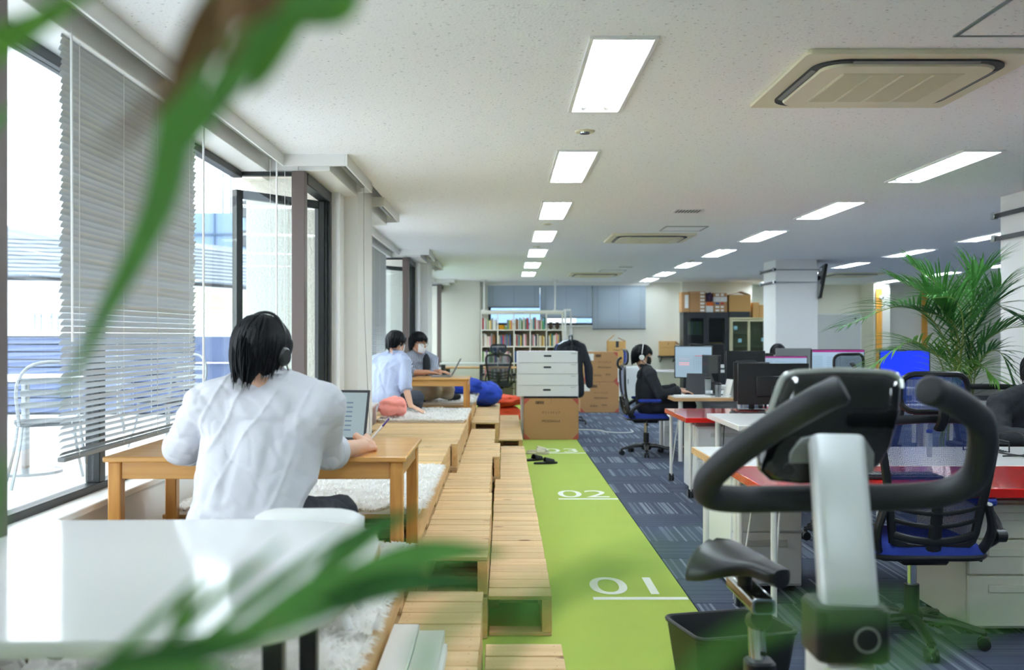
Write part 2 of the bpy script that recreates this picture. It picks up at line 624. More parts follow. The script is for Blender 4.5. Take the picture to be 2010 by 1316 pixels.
# the lime green running track with distance marks
mb = MB().span((-1.74, -2.9, -0.012), (0.94, 21.3, 0.0))
track = struct('floor_track', mb, 'green_carpet')
mb = MB().span((0.95, 20.45, 0.0), (8.0, 21.3, 0.002))
struct('floor_track_end', mb, 'green_carpet')
for k, (yy, s) in enumerate(((5.04, '01'), (8.12, '02'), (11.3, '03'))):
    MB().span((0.455 if k == 0 else .45, yy - 0.025, 0.0), (0.935, yy + 0.025, 0.0015)).build('distance_line', 'line_white', track)
    text(s, 0.52, 'line_white', track, (0.67, yy + 0.235, 0.0018), (0, 0, 0), 'distance_number', sx=0.86)

# ------------------------------------------------------------------ ceiling with openings for the lamps
ROWS = [0.465, 2.97, 5.6, 8.1]
LY = [-0.84, 1.49, 3.82, 6.15, 8.48, 10.81, 13.14, 15.47, 17.8]
LIGHTS = []
for r_, x in enumerate(ROWS):
    for y in LY:
        if r_ == 3 and y < 6: continue
        if r_ == 2 and y < 3: continue
        LIGHTS.append((x, y))
LIGHTS += [(2.97, 19.7), (5.6, 20.2), (8.1, 20.2)]
holes = [(x - .125, x + .125, y, y + 1.25) for x, y in LIGHTS]
OUT = [(2.53, 6.29), (9.44, 13.2), (16.35, 20.1)]
def cells(x0, x1, y0, y1, hs):
    xs = sorted({x0, x1, *[h[k] for h in hs for k in (0, 1) if x0 < h[k] < x1]})
    ys = sorted({y0, y1, *[h[k] for h in hs for k in (2, 3) if y0 < h[k] < y1]})
    for i in range(len(xs) - 1):
        for j in range(len(ys) - 1):
            cx_, cy_ = (xs[i] + xs[i + 1]) / 2, (ys[j] + ys[j + 1]) / 2
            if not any(h[0] < cx_ < h[1] and h[2] < cy_ < h[3] for h in hs):
                yield xs[i], xs[i + 1], ys[j], ys[j + 1]
mb = MB()
for a, b_, c, d in cells(-1.0, 11, -3, 22.6, holes):
    mb.add([(a, c, ZC), (a, d, ZC), (b_, d, ZC), (b_, c, ZC)], [(0, 1, 2, 3)])
for y0, y1 in OUT:
    mb.add([(-1.4, y0, ZC), (-1.4, y1, ZC), (-1.0, y1, ZC), (-1.0, y0, ZC)], [(0, 1, 2, 3)])
mb.span((-2.0, -3, 2.62), (11, 22.6, 2.8))
ceiling = struct('ceiling', mb, 'ceiling_board')

# ------------------------------------------------------------------ plain walls
struct('wall_back', MB().span((-2.0, -3.2, 0), (11.2, -3.0, 2.8)), 'wall_white')
struct('wall_right', MB().span((11.0, -3, 0), (11.2, 22.6, 2.8)), 'wall_white')
mb = MB()
YB = 21.3
mb.span((-2.0, YB, 0), (-0.32, YB + .2, 2.8)).span((-0.32, YB, 0), (3.02, YB + .2, 1.56)).span((-0.32, YB, 2.42), (3.02, YB + .2, 2.8)).span((3.02, YB, 0), (5.3, YB + .2, 2.8))
mb.span((5.3, 22.3, 0), (11.0, 22.5, 2.8)).span((5.3, YB, 0), (5.32, 22.3, 2.8))
mb.span((-1.3, 20.75, 0), (-0.49, YB, 2.62))                       # the white return beside the bookcase
mb.span((3.78, 21.05, 0), (4.35, YB, 2.62))
mb.span((8.0, 21.5, 0), (8.35, 22.3, 2.62))
struct('wall_rear', mb, 'wall_cream')
struct('trim_1', MB().span((-.48, 21.16, 2.405), (3.1, 21.3, 2.48), 0.004), 'trim_white')
# window side: piers between the bays, low wall under the sills, lintel
PIERS = [(0.55, 1.35), (7.47, 8.26), (14.4, 15.2), (21.25, 21.3)]
mb = MB()
mb.span((-1.9, -3, 0), (-1.09, 1.35, 2.62))
for a, b_ in PIERS[1:3]:
    mb.span((-1.3, a, 0), (-1.09, b_, 2.62))
for y0, y1 in OUT:
    mb.span((-1.75, y0 - .02, 0), (-1.56, y1 + .02, 0.672))
    mb.span((-1.75, y0 - .16, 0), (-1.27, y0 - .02, 0.672)).span((-1.75, y1 + .02, 0), (-1.27, y1 + .16, 0.672))
for a, b_ in ((1.35, 2.5), (6.31, 7.47), (8.26, 9.42), (13.22, 14.4), (15.2, 16.33), (20.12, 20.75)):
    mb.span((-1.33, a, 0), (-1.2, b_, 0.672))
mb.span((-1.9, -3, 2.5), (-1.76, 21.3, 2.8))
struct('wall_left', mb, 'wall_white')
mb = MB()
for a, b_ in ((-3, 1.5), (7.2, 8.55), (14.13, 15.45), (21.0, 21.5)):
    mb.span((-1.86, a, -1), (-1.3, b_, 2.9))
mb.span((-1.86, -3, 2.45), (-1.7, 21.5, 3.3))
struct('wall_outside', mb, 'stucco')

# ------------------------------------------------------------------ bay windows
def jamb(mb, x0, x1, y0, y1, z0=.69, z1=2.37, b=0.004):
    mb.span((x0, y0, z0), (x1, y1, z1), b)

def sash(root, w_, h_, glassm='glass', fr=.055, dp=.045):
    """a framed pane in local x (width) and z, thickness in y, hinge at x=0"""
    fr_ = MB()
    fr_.span((0, -dp / 2, 0), (fr, dp / 2, h_), .004).span((w_ - fr, -dp / 2, 0), (w_, dp / 2, h_), .004)
    fr_.span((fr, -dp / 2, 0), (w_ - fr, dp / 2, fr), .004).span((fr, -dp / 2, h_ - fr), (w_ - fr, dp / 2, h_), .004)
    a = fr_.build('sash_frame', 'frame_dark', root)
    p = MB().span((fr, -.003, fr), (w_ - fr, .003, h_ - fr)).build('pane', glassm, root)
    return a, p

for k, (y0, y1) in enumerate(OUT):
    w_ = thing('window_%d' % (k + 1), None, None, kind='structure')
    # glass: outer run and the two returns
    mid = 4.1 if k == 0 else (y0 + y1) / 2
    jam = MB()
    for a, b_ in ((y0 + .03, mid - .03), (mid + .03, y1 - .03)):
        MB().span((-1.684, a, .73), (-1.676, b_, 2.33)).build('pane', 'glass', w_)
    for y, s in ((y0, -1), (y1, 1)):
        MB().span((-1.65, y - .004 + s * .03, .73), (-1.34, y + .004 + s * .03, 2.33)).build('pane', 'glass', w_)
    fr = MB()
    fr.span((-1.71, y0, 2.33), (-1.65, y1, 2.37), .003).span((-1.71, y0, .69), (-1.65, y1, .73), .003)
    fr.span((-1.71, mid - .03, .73), (-1.65, mid + .03, 2.33), .003)
    for y, s in ((y0, -1), (y1, 1)):
        fr.span((-1.71, y + s * .03 - .02, 2.345), (-1.34, y + s * .03 + .02, 2.37), .002).span((-1.71, y + s * .03 - .02, .69), (-1.34, y + s * .03 + .02, .73), .002)
    fr.build('window_frame', 'frame_dark', w_)
    for y, s in ((y0, -1), (y1, 1)):
        m_ = MB(); m_.span((-1.34, y + s * .005, .69), (-1.255, y + s * .085, 2.375), .004)
        m_.build('corner_mullion', 'frame_brown', w_)
    # side casements
    for y, s in ((y0, -1), (y1, 1)):
        a, b_ = (y - .96, y - .085) if s < 0 else (y + .085, y + .96)
        f2 = MB()
        f2.span((-1.33, a, 2.3), (-1.25, b_, 2.375), .004).span((-1.33, a, .69), (-1.25, b_, .74), .004)
        e0, e1 = (a, a + .07) if s < 0 else (b_ - .07, b_)
        f2.span((-1.33, e0, .74), (-1.25, e1, 2.3), .004)
        g0 = (a + .07, a + .1) if s < 0 else (b_ - .1, b_ - .07)
        f2.span((-1.32, g0[0], .74), (-1.27, g0[1], 2.3), .003)
        f2.build('casement_frame', 'frame_dark', w_)
        opened = (k == 0 and s > 0) or (k == 1 and s > 0)
        root = bpy.data.objects.new('casement', None); C.objects.link(root); root.parent = w_
        hy = a + .1 if s < 0 else b_ - .1
        root.location = (-1.30, hy, .745)
        ln = (b_ - a) - .11
        d_ang = R(232) if opened else (R(90) if s < 0 else R(-90))
        root.rotation_euler = (0, 0, d_ang)
        sash(root, ln, 1.55)
        inner = MB()
        jy0, jy1 = (a - .2, a) if s < 0 else (b_, b_ + .2)
        lo = max(jy0, 0) ; hi = jy1
        inner.span((-1.33, lo, .69), (-1.19, hi, 2.42), .003)
        inner.build('jamb', 'trim_white', w_)
    # sills
    sl = MB().span((-1.72, y0, .672), (-1.535, y1, .70), .004)
    sl.build('window_sill', 'trim_white', w_)
    for y, s in ((y0, -1), (y1, 1)):
        a, b_ = (y - 1.15, y) if s < 0 else (y, y + 1.15)
        MB().span((-1.35, a, .672), (-1.18, b_, .70), .004).build('window_sill', 'trim_white', w_)
        MB().span((-1.72, y - .03 if s < 0 else y, .672), (-1.3, y if s < 0 else y + .1, .699)).build('window_sill', 'trim_white', w_)
    # curtain box: fascia, soffit and the rail in its slot
    f3 = MB()
    f3.span((-1.4, y0, 2.405), (-1.385, y1, 2.485), .002)
    for y, s in ((y0, -1), (y1, 1)):
        ya, yb = (y - .015, y) if s < 0 else (y, y + .015)
        f3.span((-1.4, ya, 2.405), (-1.0, yb, 2.485), .002)
        e = max(y - 1.18, 1.35) if s < 0 else min(y + 1.18, 20.75)
        a, b_ = sorted((y, e))
        f3.span((-1.0, a, 2.405), (-.985, b_, 2.485), .002)
        if abs(y - e) > .9:
            f3.span((-1.3, e - .008, 2.405), (-.985, e + .008, 2.485), .002)
    f3.build('curtain_box', 'trim_white', w_)
    sf = MB()
    sf.span((-1.76, y0 - .03, 2.372), (-1.49, y1 + .03, 2.60), .003)
    for y, s in ((y0, -1), (y1, 1)):
        e = max(y - 1.18, 1.35) if s < 0 else min(y + 1.18, 20.75)
        a, b_ = sorted((y, e))
        sf.span((-1.34, a + (.03 if s > 0 else 0), 2.378), (-1.1, b_ - (.03 if s < 0 else 0), 2.60), .003)
        sf.span((-1.76, min(y + s * .025, y + s * .13), 2.376), (-1.3, max(y + s * .025, y + s * .13), 2.60), .003)
    sf.build('soffit', 'trim_white', w_)
    rl = MB()
    rl.span((-1.45, y0 + .1, 2.43), (-1.42, y1 - .1, 2.455), .004)
    rl2 = MB()
    rl.build('curtain_rail', 'rail_grey', w_)
    for y, s in ((y0, -1), (y1, 1)):
        e = max(y - 1.1, 1.4) if s < 0 else min(y + 1.1, 20.7)
        a, b_ = sorted((y + s * .12, e))
        MB().span((-1.06, a, 2.43), (-1.03, b_, 2.455), .004).build('curtain_rail', 'rail_grey', w_)
# pier face strips (jamb steps) at each window-side pier
for a, b_ in PIERS[1:3]:
    pass

# free-standing pillars with strap brackets
for k, (x, y) in enumerate(((4.1, 15.0), (4.12, 7.56))):
    struct('pillar_%d' % (k + 1), MB().span((x, y, 0), (x + .64, y + .7, 2.62), .012), 'wall_white')
for k, (y, zz) in enumerate(((15.0, (2.33, 2.14)), (7.56, (2.33, 2.14)))):
    x0 = 4.1 if k == 0 else 4.12
    for z in zz:
        t = thing('strap_bracket', ('dark steel strap clamped round the white pillar holding the screen' if k == 0 else 'dark steel rail clamped round the white pillar beside the palm') + (', upper one' if z > 2.2 else ', lower one'), 'bracket', (x0, y, z))
        MB().span((-.05, -.012, -.008), (.70, -.004, .008)).build('front_rod', 'steel', t)
        MB().span((-.03, -.05, -.018), (-.004, .76, .018), .003).build('side_rail', 'frame_dark', t)
        MB().span((-.05, -.04, -.03), (-.012, .0, .03), .004).build('clamp', 'chrome', t)
        MB().span((-.05, .70, -.03), (-.012, .76, .03), .004).build('clamp', 'chrome', t)
        MB().span((.65, -.04, -.03), (.70, .0, .03), .004).build('clamp', 'chrome', t)

# ------------------------------------------------------------------ rear window strip
w_ = thing('window_4', None, None, kind='structure')
fr = MB()
for x in (-.32, .79, .86, 1.9, 1.97, 2.96):
    fr.span((x, 21.32, 1.56), (x + .055, 21.38, 2.42), .003)
fr.span((-.32, 21.32, 1.56), (3.02, 21.38, 1.61)).span((-.32, 21.32, 2.37), (3.02, 21.38, 2.42))
fr.build('window_frame', 'frame_dark', w_)
for a, b_ in ((-.26, .79), (.92, 1.9), (2.03, 2.96)):
    MB().span((a, 21.345, 1.61), (b_, 21.351, 2.37)).build('pane', 'glass', w_)
MB().span((-.36, 21.24, 1.535), (3.06, 21.42, 1.56), .003).build('window_sill', 'trim_white', w_)
# ------------------------------------------------------------------ ceiling fittings
def ceiling_light(first):
    t = thing('ceiling_light', '', 'light')
    fr = MB()
    W, Ln = .25, 1.25
    for a, b_ in (((-.135, -.01, -.012), (-.117, Ln + .01, .004)), ((.117, -.01, -.012), (.135, Ln + .01, .004)), ((-.117, -.01, -.012), (.117, .008, .004)), ((-.117, Ln - .008, -.012), (.117, Ln + .01, .004))):
        fr.span(a, b_, .002)
    fr.build('frame', 'white_metal', t)
    rf = MB()
    prof = []
    for i in range(13):
        x = -.117 + .234 * i / 12
        u = abs(abs(x) - .0585) / .0585
        prof.append((x, .055 - .052 * u ** 1.6))
    prof[0] = (-.117, 0.003); prof[12] = (.117, 0.003)
    vs = []; fs = []
    for y in (.008, Ln - .008):
        vs += [(x, y, z) for x, z in prof]
    for i in range(12):
        fs.append((i, i + 1, 13 + i + 1, 13 + i))
    rf.add(vs, fs)
    rf.build('reflector', 'reflector', t)
    for y in (.008, Ln - .008):
        e = MB()
        e.span((-.117, y - .004, .001), (.117, y + .004, .06))
        e.build('end_plate', 'white_metal', t)
    for s in (-1, 1):
        tb = MB().cyl((s * .0585, .05, .018), (s * .0585, Ln - .05, .018), .0145, n=12).build('tube', 'tube_glow', t)
        [MB().cyl((s * .0585, a, .018), (s * .0585, a + .038, .018), .017, n=10).build('lamp_holder', 'white_plastic', t) for a in (.012, Ln - .05)]
    return t
l0 = None
rn = ['twin-tube strip light above the green track', 'twin-tube strip light in the row above the desks', 'twin-tube strip light in the row past the pillars', 'twin-tube strip light in the row by the right wall']
for x, y in LIGHTS:
    r_ = ROWS.index(x)
    if l0 is None:
        l0 = ceiling_light(True); o = l0
    else:
        o = copy_tree(l0)
    o.location = (x, y, ZC); o['group'] = 'ceiling lights, row %d' % (r_ + 1)
    k_ = sorted([q[1] for q in LIGHTS if q[0] == x], reverse=True).index(y)
    o['label'] = rn[r_] + ', ' + ['first', 'second', 'third', 'fourth', 'fifth', 'sixth', 'seventh', 'eighth', 'ninth', 'tenth'][k_] + ' from the rear'

def aircon(x, y, label):
    t = thing('ceiling_air_conditioner', label, 'air conditioner', (x, y, ZC))
    L_ = .95
    MB().prism(rrect(L_, L_, .02), -.022, 0, None, .006).build('panel', 'ac_cream', t)
    MB().prism(rrect(.80, .80, .13, 8), -.030, -.0215).build('outlet_groove', 'ac_shadow', t)
    MB().prism(rrect(.73, .73, .10, 8), -.042, -.0225, None, .008).build('grille_panel', 'ac_cream', t)
    g = MB().prism(rrect(.52, .50, .01), -.0445, -.041); gg = g.build('intake_grille', 'ac_cream', t)
    sl = MB()
    for i in range(46):
        yy = -.24 + .48 * i / 45
        sl.span((-.25, yy - .0026, -.047), (.25, yy + .0026, -.0444))
    sl.build('grille_slat', 'ac_cream', t)['kind'] = 'stuff'
    for i in range(3):
        MB().span((-.13 + .13 * i - .006, -.245, -.048), (-.13 + .13 * i + .006, .245, -.0445)).build('grille_rib', 'ac_cream', t)
    for a in range(4):
        fl_ = MB(); fl_.M = Matrix.Rotation(a * PI / 2, 4, 'Z')
        fl_.box((0, .384, -.031), (.52, .022, .005), Matrix.Rotation(R(20), 3, 'X'), .002)
        fl_.build('flap', 'mid_grey' if a else 'ac_cream', t)
    return t
aircon(1.69, 4.45, 'big cream cassette air conditioner in the ceiling next to the nearest strip light')
aircon(1.69, 11.6, 'cream cassette air conditioner in the ceiling above the man in the blue chair')
aircon(1.69, 18.5, 'cream cassette air conditioner in the ceiling before the rear window blinds')
aircon(6.45, 18.5, 'cream cassette air conditioner in the ceiling behind the pillar screen')

def hatch(x, y, label, s=.45):
    t = thing('ceiling_hatch', label, 'ceiling hatch', (x, y, ZC))
    f = MB()
    for a, b_ in (((0, 0), (s, .014)), ((0, s - .014), (s, s)), ((0, .014), (.014, s - .014)), ((s - .014, .014), (s, s - .014))):
        f.span((*a, -.006), (*b_, 0))
    f.build('rim', 'steel', t)
    MB().span((.018, .018, -.004), (s - .018, s - .018, .0)).build('lid', 'ceiling_board', t)
hatch(1.72, 3.36, 'square access hatch in the ceiling by the big near air conditioner')
hatch(1.70, 10.42, 'square access hatch in the ceiling beside the middle air conditioner')
hatch(1.70, 17.3, 'square access hatch in the ceiling beside the farthest air conditioner')

def grille(x, y, label):
    t = thing('ceiling_vent', label, 'vent', (x, y, ZC))
    MB().span((0, 0, -.008), (.26, .24, 0), .002).build('plate', 'white_metal', t)
    for i in range(8):
        MB().span((.025 + i * .028, .03, -.0095), (.037 + i * .028, .21, -.0078)).build('slot', 'ac_shadow', t)
grille(1.56, 9.0, 'small slotted vent in the ceiling between the two nearer air conditioners')
grille(1.9, 16.4, 'small slotted vent in the ceiling near the farthest air conditioner')

def round_fit(x, y, r, label, dome=False):
    t = thing('ceiling_sensor', label, 'sensor', (x, y, ZC))
    MB().lathe([(r, 0), (r, -.004), (r * .9, -.009), (r * .55, -.009)][::-1], 24).build('ring', 'ac_cream', t)
    MB().lathe([(r * .5, -.016 if dome else -.012), (r * .54, -.006)], 20).build('lens', 'chrome', t)
round_fit(.457, 5.58, .056, 'round recessed sensor in the ceiling behind the nearest strip light', True)
round_fit(.447, 10.2, .05, 'round sensor in the ceiling between the third and fourth strip lights')
round_fit(.43, 12.8, .05, 'round sensor in the ceiling over the far end of the green track', True)
round_fit(2.85, 15.1, .06, 'round smoke detector in the ceiling above the far desks', True)
round_fit(7.3, 15.5, .06, 'round smoke detector in the ceiling near the palm top', True)

# wall screen hanging from the pillar strap
t = thing('wall_screen', 'black flat screen hung high on the side of the white pillar', 'screen', (4.80, 15.35, 2.2))
m = Matrix.Rotation(R(78), 3, 'Z') @ Matrix.Rotation(R(10), 3, 'X')
MB().box((.09, 0, -.04), (.9, .045, .52), m, .008).build('screen_case', 'black_plastic', t)
MB().box((.068, -.01, -.04), (.84, .005, .46), m).build('screen_panel', 'black_plastic', t)
MB().bar((-.06, 0, .05), (.07, 0, .02), .06, .06).build('mount_arm', 'frame_dark', t)
# ------------------------------------------------------------------ venetian blinds
def slat_mesh(ln, wd=.025, name='slat', m='alu_slat'):
    b_ = MB()
    vs = []; fs = []
    pr = [(-wd / 2, -.0015), (-wd / 6, .0008), (wd / 6, .0008), (wd / 2, -.0015)]
    for y in (0, ln):
        vs += [(x, y, z) for x, z in pr]
    for i in range(3):
        fs.append((i, i + 1, 5 + i, 4 + i))
    return b_.add(vs, fs).mesh(name, m)

def blind(x, y0, y1, ztop, zbot, label, parts=True):
    t = thing('venetian_blind', label, 'blind', (x, y0, zbot))
    L_ = y1 - y0
    H = ztop - zbot
    n = int(H / .0232)
    me = slat_mesh(L_)
    jn = MB()
    for i in range(n):
        z = .03 + i * (H - .06) / n
        u = i / n
        a = R(-40 - 20 * min(1, u / .35))
        sway = .004 * math.sin(i * 1.7)
        if parts:
            obj('slat', me, t, None, (sway, 0, z), (0, a, 0))
        else:
            jn.M = Matrix.Translation((0, 0, z)) @ Matrix.Rotation(a, 4, 'Y')
            jn.add([v.co for v in me.vertices], [tuple(p.vertices) for p in me.polygons])
    if not parts:
        jn.build('slat', 'alu_slat', t)['kind'] = 'stuff'
    MB().span((-.014, 0, 0), (.014, L_, .018), .003).build('bottom_rail', 'mid_grey', t)
    MB().span((-.02, 0, H - .03), (.02, L_, H), .003).build('head_rail', 'white_metal', t)
    for f_ in (.08, .36, .62, .92):
        c = MB().cyl((.0135, L_ * f_, .01), (.0135, L_ * f_, H - .02), .0012, n=5).cyl((-.0135, L_ * f_, .01), (-.0135, L_ * f_, H - .02), .0012, n=5)
        c.build('ladder_cord', 'paper', t)
    for yy in (.012,):
        MB().cyl((.035, yy, H - 1.25), (.03, yy, H - .02), .004, n=6).build('tilt_wand', 'white_plastic', t)
    return t
blind(-1.52, 3.42, 4.90, 2.56, .895, 'wide grey venetian blind let down behind the white-shirted person')
blind(-1.52, 10.9, 12.9, 2.56, .9, 'grey venetian blind let down in the far bay behind two people', False)
t = thing('blind_wand', 'white blind wand hanging free beside the lowered venetian blind', 'blind wand', (-1.5, 4.98, 0))
MB().cyl((0, 0, .75), (0, 0, 2.44), .005, n=8).build('rod', 'white_plastic', t)
MB().cyl((-.005, .03, 1.0), (-.005, .03, 2.44), .0015, n=5).build('cord', 'paper', t)
t = thing('blind_wand', 'white blind wand hanging before the open casement window', 'blind wand', (-1.4, 6.15, 0))
MB().cyl((0, 0, 1.02), (0, 0, 2.42), .006, n=8).build('rod', 'white_plastic', t)
MB().cyl((.05, 0, .9), (.05, .0, 2.42), .0016, n=5).cyl((-.04, 0, .95), (-.04, .0, 2.42), .0016, n=5).build('cord', 'paper', t)
MB().tube(spline([(-1.03, 7.35, 2.43), (-1.03, 7.36, 1.7), (-1.01, 7.36, 1.1), (-.985, 7.36, .62)], 5), .0018, 5).build('blind_cord', 'mid_grey', bpy.data.objects['window_1'])

def rear_blind(x0, x1, zb, label):
    t = thing('venetian_blind', label, 'blind', (x0, 21.2, zb))
    H = 2.44 - zb; n = int(H / .024)
    jn = MB(); W = x1 - x0
    for i in range(n):
        jn.M = Matrix.Translation((0, 0, .02 + i * (H - .04) / n)) @ Matrix.Rotation(R(-60), 4, 'X')
        jn.box((W / 2, 0, 0), (W, .025, .0012))
    jn.build('slat', 'rear_slat', t)['kind'] = 'stuff'
    MB().span((0, -.012, 0), (W, .012, .018), .002).build('bottom_rail', 'dark_grey', t)
    MB().span((0, -.02, H - .03), (W, .02, H)).build('head_rail', 'dark_grey', t)
    for f_ in (.1, .5, .9):
        MB().span((W * f_ - .002, -.016, 0), (W * f_ + .002, -.014, H)).build('ladder_cord', 'mid_grey', t)
rear_blind(-.33, .775, 1.93, 'short raised blue-grey blind over the bookcase on the rear window')
rear_blind(.79, 1.885, 1.71, 'pale blue-grey blind on the middle rear window, half let down')
rear_blind(1.9, 3.03, 1.47, 'blue-grey blind let down past the sill of the rear window')

# ------------------------------------------------------------------ outside
mat('terrace_floor', (228, 228, 228), 0.8, var=.04, vscale=1.5)
mat('slate_blue', (96, 112, 150), 0.6)
mat('ext_white', (222, 224, 226), 0.7)
mat('ext_grey', (168, 176, 186), 0.7)
mat('ext_blue', (140, 168, 200), 0.25)
mat('ext_blue_dark', (92, 116, 144), 0.3)
mat('ext_dark', (78, 76, 78), 0.6)
mat('grass', (176, 190, 150), 0.9, var=.2, vscale=3, bump=.5, bscale=30)
struct('floor_terrace', MB().span((-16, -4, .2), (-1.86, 13.4, .3)), 'terrace_floor')
t = thing('terrace_fence', 'slate-blue slatted fence with white cap closing the terrace outside', 'fence', (-9.0, 13.0, .3))
for i in range(10):
    MB().span((-7, 0, .03 + .1 * i), (4.95, .04, .03 + .1 * i + .085), .004).build('slat', 'slate_blue', t)
MB().span((-7, .05, 0), (4.95, .08, 1.03)).build('backing', 'dark_grey', t)
MB().span((-7, -.06, 1.03), (4.95, .12, 1.09), .004).build('cap', 'ext_white', t)
t = thing('terrace_parapet', 'white parapet with glass panel and slate base beyond the window corner', 'parapet', (-3.4, 13.0, .3))
MB().span((-.65, 0, 1.03), (1.2, .2, 1.31), .01).build('coping', 'ext_white', t)
MB().span((-.64, .02, 0), (1.2, .1, 1.02)).build('base_panel', 'slate_blue', t)
MB().span((-.64, -.03, .67), (1.2, .0, .69)).build('trim_line', 'ext_white', t)
def tub(name, label, cat, parts_):
    t = thing(name, label, cat)
    for nm, b_, m in parts_:
        b_.build(nm, m, t)
    return t
# terrace furniture
t = thing('terrace_table', 'round white-topped table out on the terrace', 'table', (-3.6, 7.5, .3))
MB().lathe([(.40, .70), (.43, .705), (.43, .72), (.42, .73)], 28).build('table_top', 'ext_white', t)
MB().cyl((0, 0, .05), (0, 0, .7), .03).build('column', 'steel', t)
MB().lathe([(.26, 0), (.26, .02), (.05, .05)], 24).build('foot', 'steel', t)
def tchair(loc, rz, label):
    t = thing('terrace_chair', label, 'chair', loc, rz)
    MB().prism(rrect(.42, .42, .08), .42, .445).build('seat', 'dark_grey', t)
    MB().tube(spline([(-.2, -.2, .43), (-.22, -.26, .7), (-.12, -.28, .84), (.12, -.28, .84), (.22, -.26, .7), (.2, -.2, .43)], 5), .012, 7).build('back_frame', 'steel', t)
    for i in range(3):
        MB().span((-.2, -.275, .55 + .08 * i), (.2, -.265, .59 + .08 * i)).build('back_slat', 'steel', t)
    for sx in (-1, 1):
        for sy in (-1, 1):
            MB().tube(spline([(sx * .18, sy * .18, .42), (sx * .2, sy * .19, .25), (sx * .25, sy * .24, 0.01)], 4), .011, 7).build('leg', 'steel', t)
tchair((-3.15, 6.9, .3), R(30), 'steel chair by the round table out on the terrace')
tchair((-4.3, 10.6, .3), R(200), 'steel chair near the slate fence out on the terrace')
tchair((-3.1, 9.2, .3), R(150), 'steel chair by itself beyond the window corner on the terrace')
# buildings
t = thing('drum_building', 'pale round building with curved slatted upper storey across the street', 'building', (-20, 44, -6))
prof = []
MB().lathe([(9.2, 0), (9.2, 9.3)], 48).build('base_wall', 'ext_white', t)
MB().lathe([(9.0, 9.3), (9.0, 9.9)], 48).build('window_band', 'ext_dark', t)
for i in range(10):
    MB().lathe([(9.35, 9.5 + i * .14), (9.35, 9.5 + i * .14 + .1)], 48).build('slat_ring', 'ext_grey', t)
MB().lathe([(9.2, 9.45), (9.2, 11.0)], 48).build('drum_wall', 'ext_grey', t)
t = thing('glass_tower', 'blue glass office block far behind the round building', 'building', (-24, 62, -6))
MB().span((0, 0, 0), (12.2, 8, 15)).build('block', 'ext_blue', t)
for i in range(6):
    MB().span((-.05, -.12, 5.5 + i * 1.62), (12.25, 0, 5.62 + i * 1.62)).build('floor_line', 'ext_blue_dark', t)
for i in range(9):
    MB().span((.2 + i * 1.45, -.1, 0), (.27 + i * 1.45, 0, 15)).build('mullion', 'ext_blue_dark', t)
t = thing('balcony_tower', 'narrow dark block with stacked balconies beyond the open casement', 'building', (-14.15, 54, -6))
MB().span((0, .4, 0), (1.5, 5, 15.2)).build('block', 'ext_grey', t)
for i in range(9):
    MB().span((-.3, -.2, 1 + i * 1.6), (.75, .4, 1.85 + i * 1.6)).build('balcony', 'ext_dark', t)
t = thing('roof_garden', 'low roof with a grassy bank and white railing across the street', 'building', (-13, 34, -6))
MB().span((-1, 0, 0), (4.5, 5, 8.0)).build('wall', 'ext_white', t)
MB().add([(-.6, .2, 8.0), (4.4, .2, 8.0), (4.4, 4, 8.0), (-.6, 4, 8.0), (-.6, 2, 9.3), (2.0, 2, 8.9), (4.4, 2, 8.6)], [(0, 1, 6, 5, 4), (1, 2, 6), (2, 3, 4, 5, 6), (3, 0, 4)]).build('grass_bank', 'grass', t)
for z in (8.35, 8.15, 8.0):
    MB().span((-1, -.2, z), (4.5, -.12, z + .07)).build('rail', 'ext_white', t)
t = thing('roof_house', 'grey rooftop plant room with a satellite dish on the round building', 'building', (-20.2, 36, 4.72))
MB().span((0, 0, 0), (2.2, 2.2, .62)).build('wall', 'ext_grey', t)
MB().lathe([(.02, .1), (.2, .08), (.33, 0), (.3, 0), (.02, .06)], 20, (1.2, -.1, .95), (.2, -.8, .4)).build('dish', 'ext_white', t)
MB().cyl((1.2, .1, .6), (1.2, 0, .95), .03, n=6).build('dish_arm', 'steel', t)
t = thing('roof_antenna', 'thin television antenna standing on the round building roof', 'antenna', (-18.5, 40, 4.9))
MB().cyl((0, 0, 0), (0, 0, 1.6), .03, n=6).build('mast', 'steel', t)
for i in range(4):
    MB().cyl((-.4 + .05 * i, 0, 1.5 - .25 * i), (.4 - .05 * i, 0, 1.5 - .25 * i), .015, n=5).build('crossbar', 'steel', t)
for (x, h_, k) in ((-17.6, 1.6, 0), (-17.1, 1.6, 1), (-14.2, 2.6, 2)):
    t = tag(MB().cyl((x, 62.5, 9), (x + (.3 if k == 2 else 0), 62.5, 9 + h_ * 1.6), .08, n=6).build('roof_mast', 'steel'), ['left one of two short masts on the blue glass block', 'right one of two short masts on the blue glass block', 'tall leaning mast on the roof of the blue glass block'][k], 'mast')
t = thing('water_tank', 'white water tank on a braced stand seen beyond the terrace fence', 'water tank', (-11.7, 25.5, -6))
MB().lathe([(.20, 7.95), (.24, 8.0), (.24, 8.55), (.2, 8.62), (.08, 8.66)], 18).build('tank', 'ext_white', t)
for sx in (-1, 1):
    for sy in (-1, 1):
        MB().cyl((sx * .26, sy * .2, 0), (sx * .22, sy * .18, 7.95), .02, n=6).build('leg', 'ext_grey', t)
    MB().cyl((sx * .26, -.2, 6.2), (-sx * .22, -.2, 7.9), .015, n=5).build('brace', 'ext_grey', t)
MB().span((-.3, -.25, 7.9), (.3, .25, 7.96)).build('deck', 'ext_white', t)
struct('ground_street', MB().span((-90, -40, -7), (60, 160, -6)), 'ext_grey')
t = thing('rear_house', 'pale neighbouring building behind the rear window blinds', 'building', (-4, 30, -6))
MB().span((0, 0, 0), (12, 4, 10)).build('wall', 'ext_white', t)
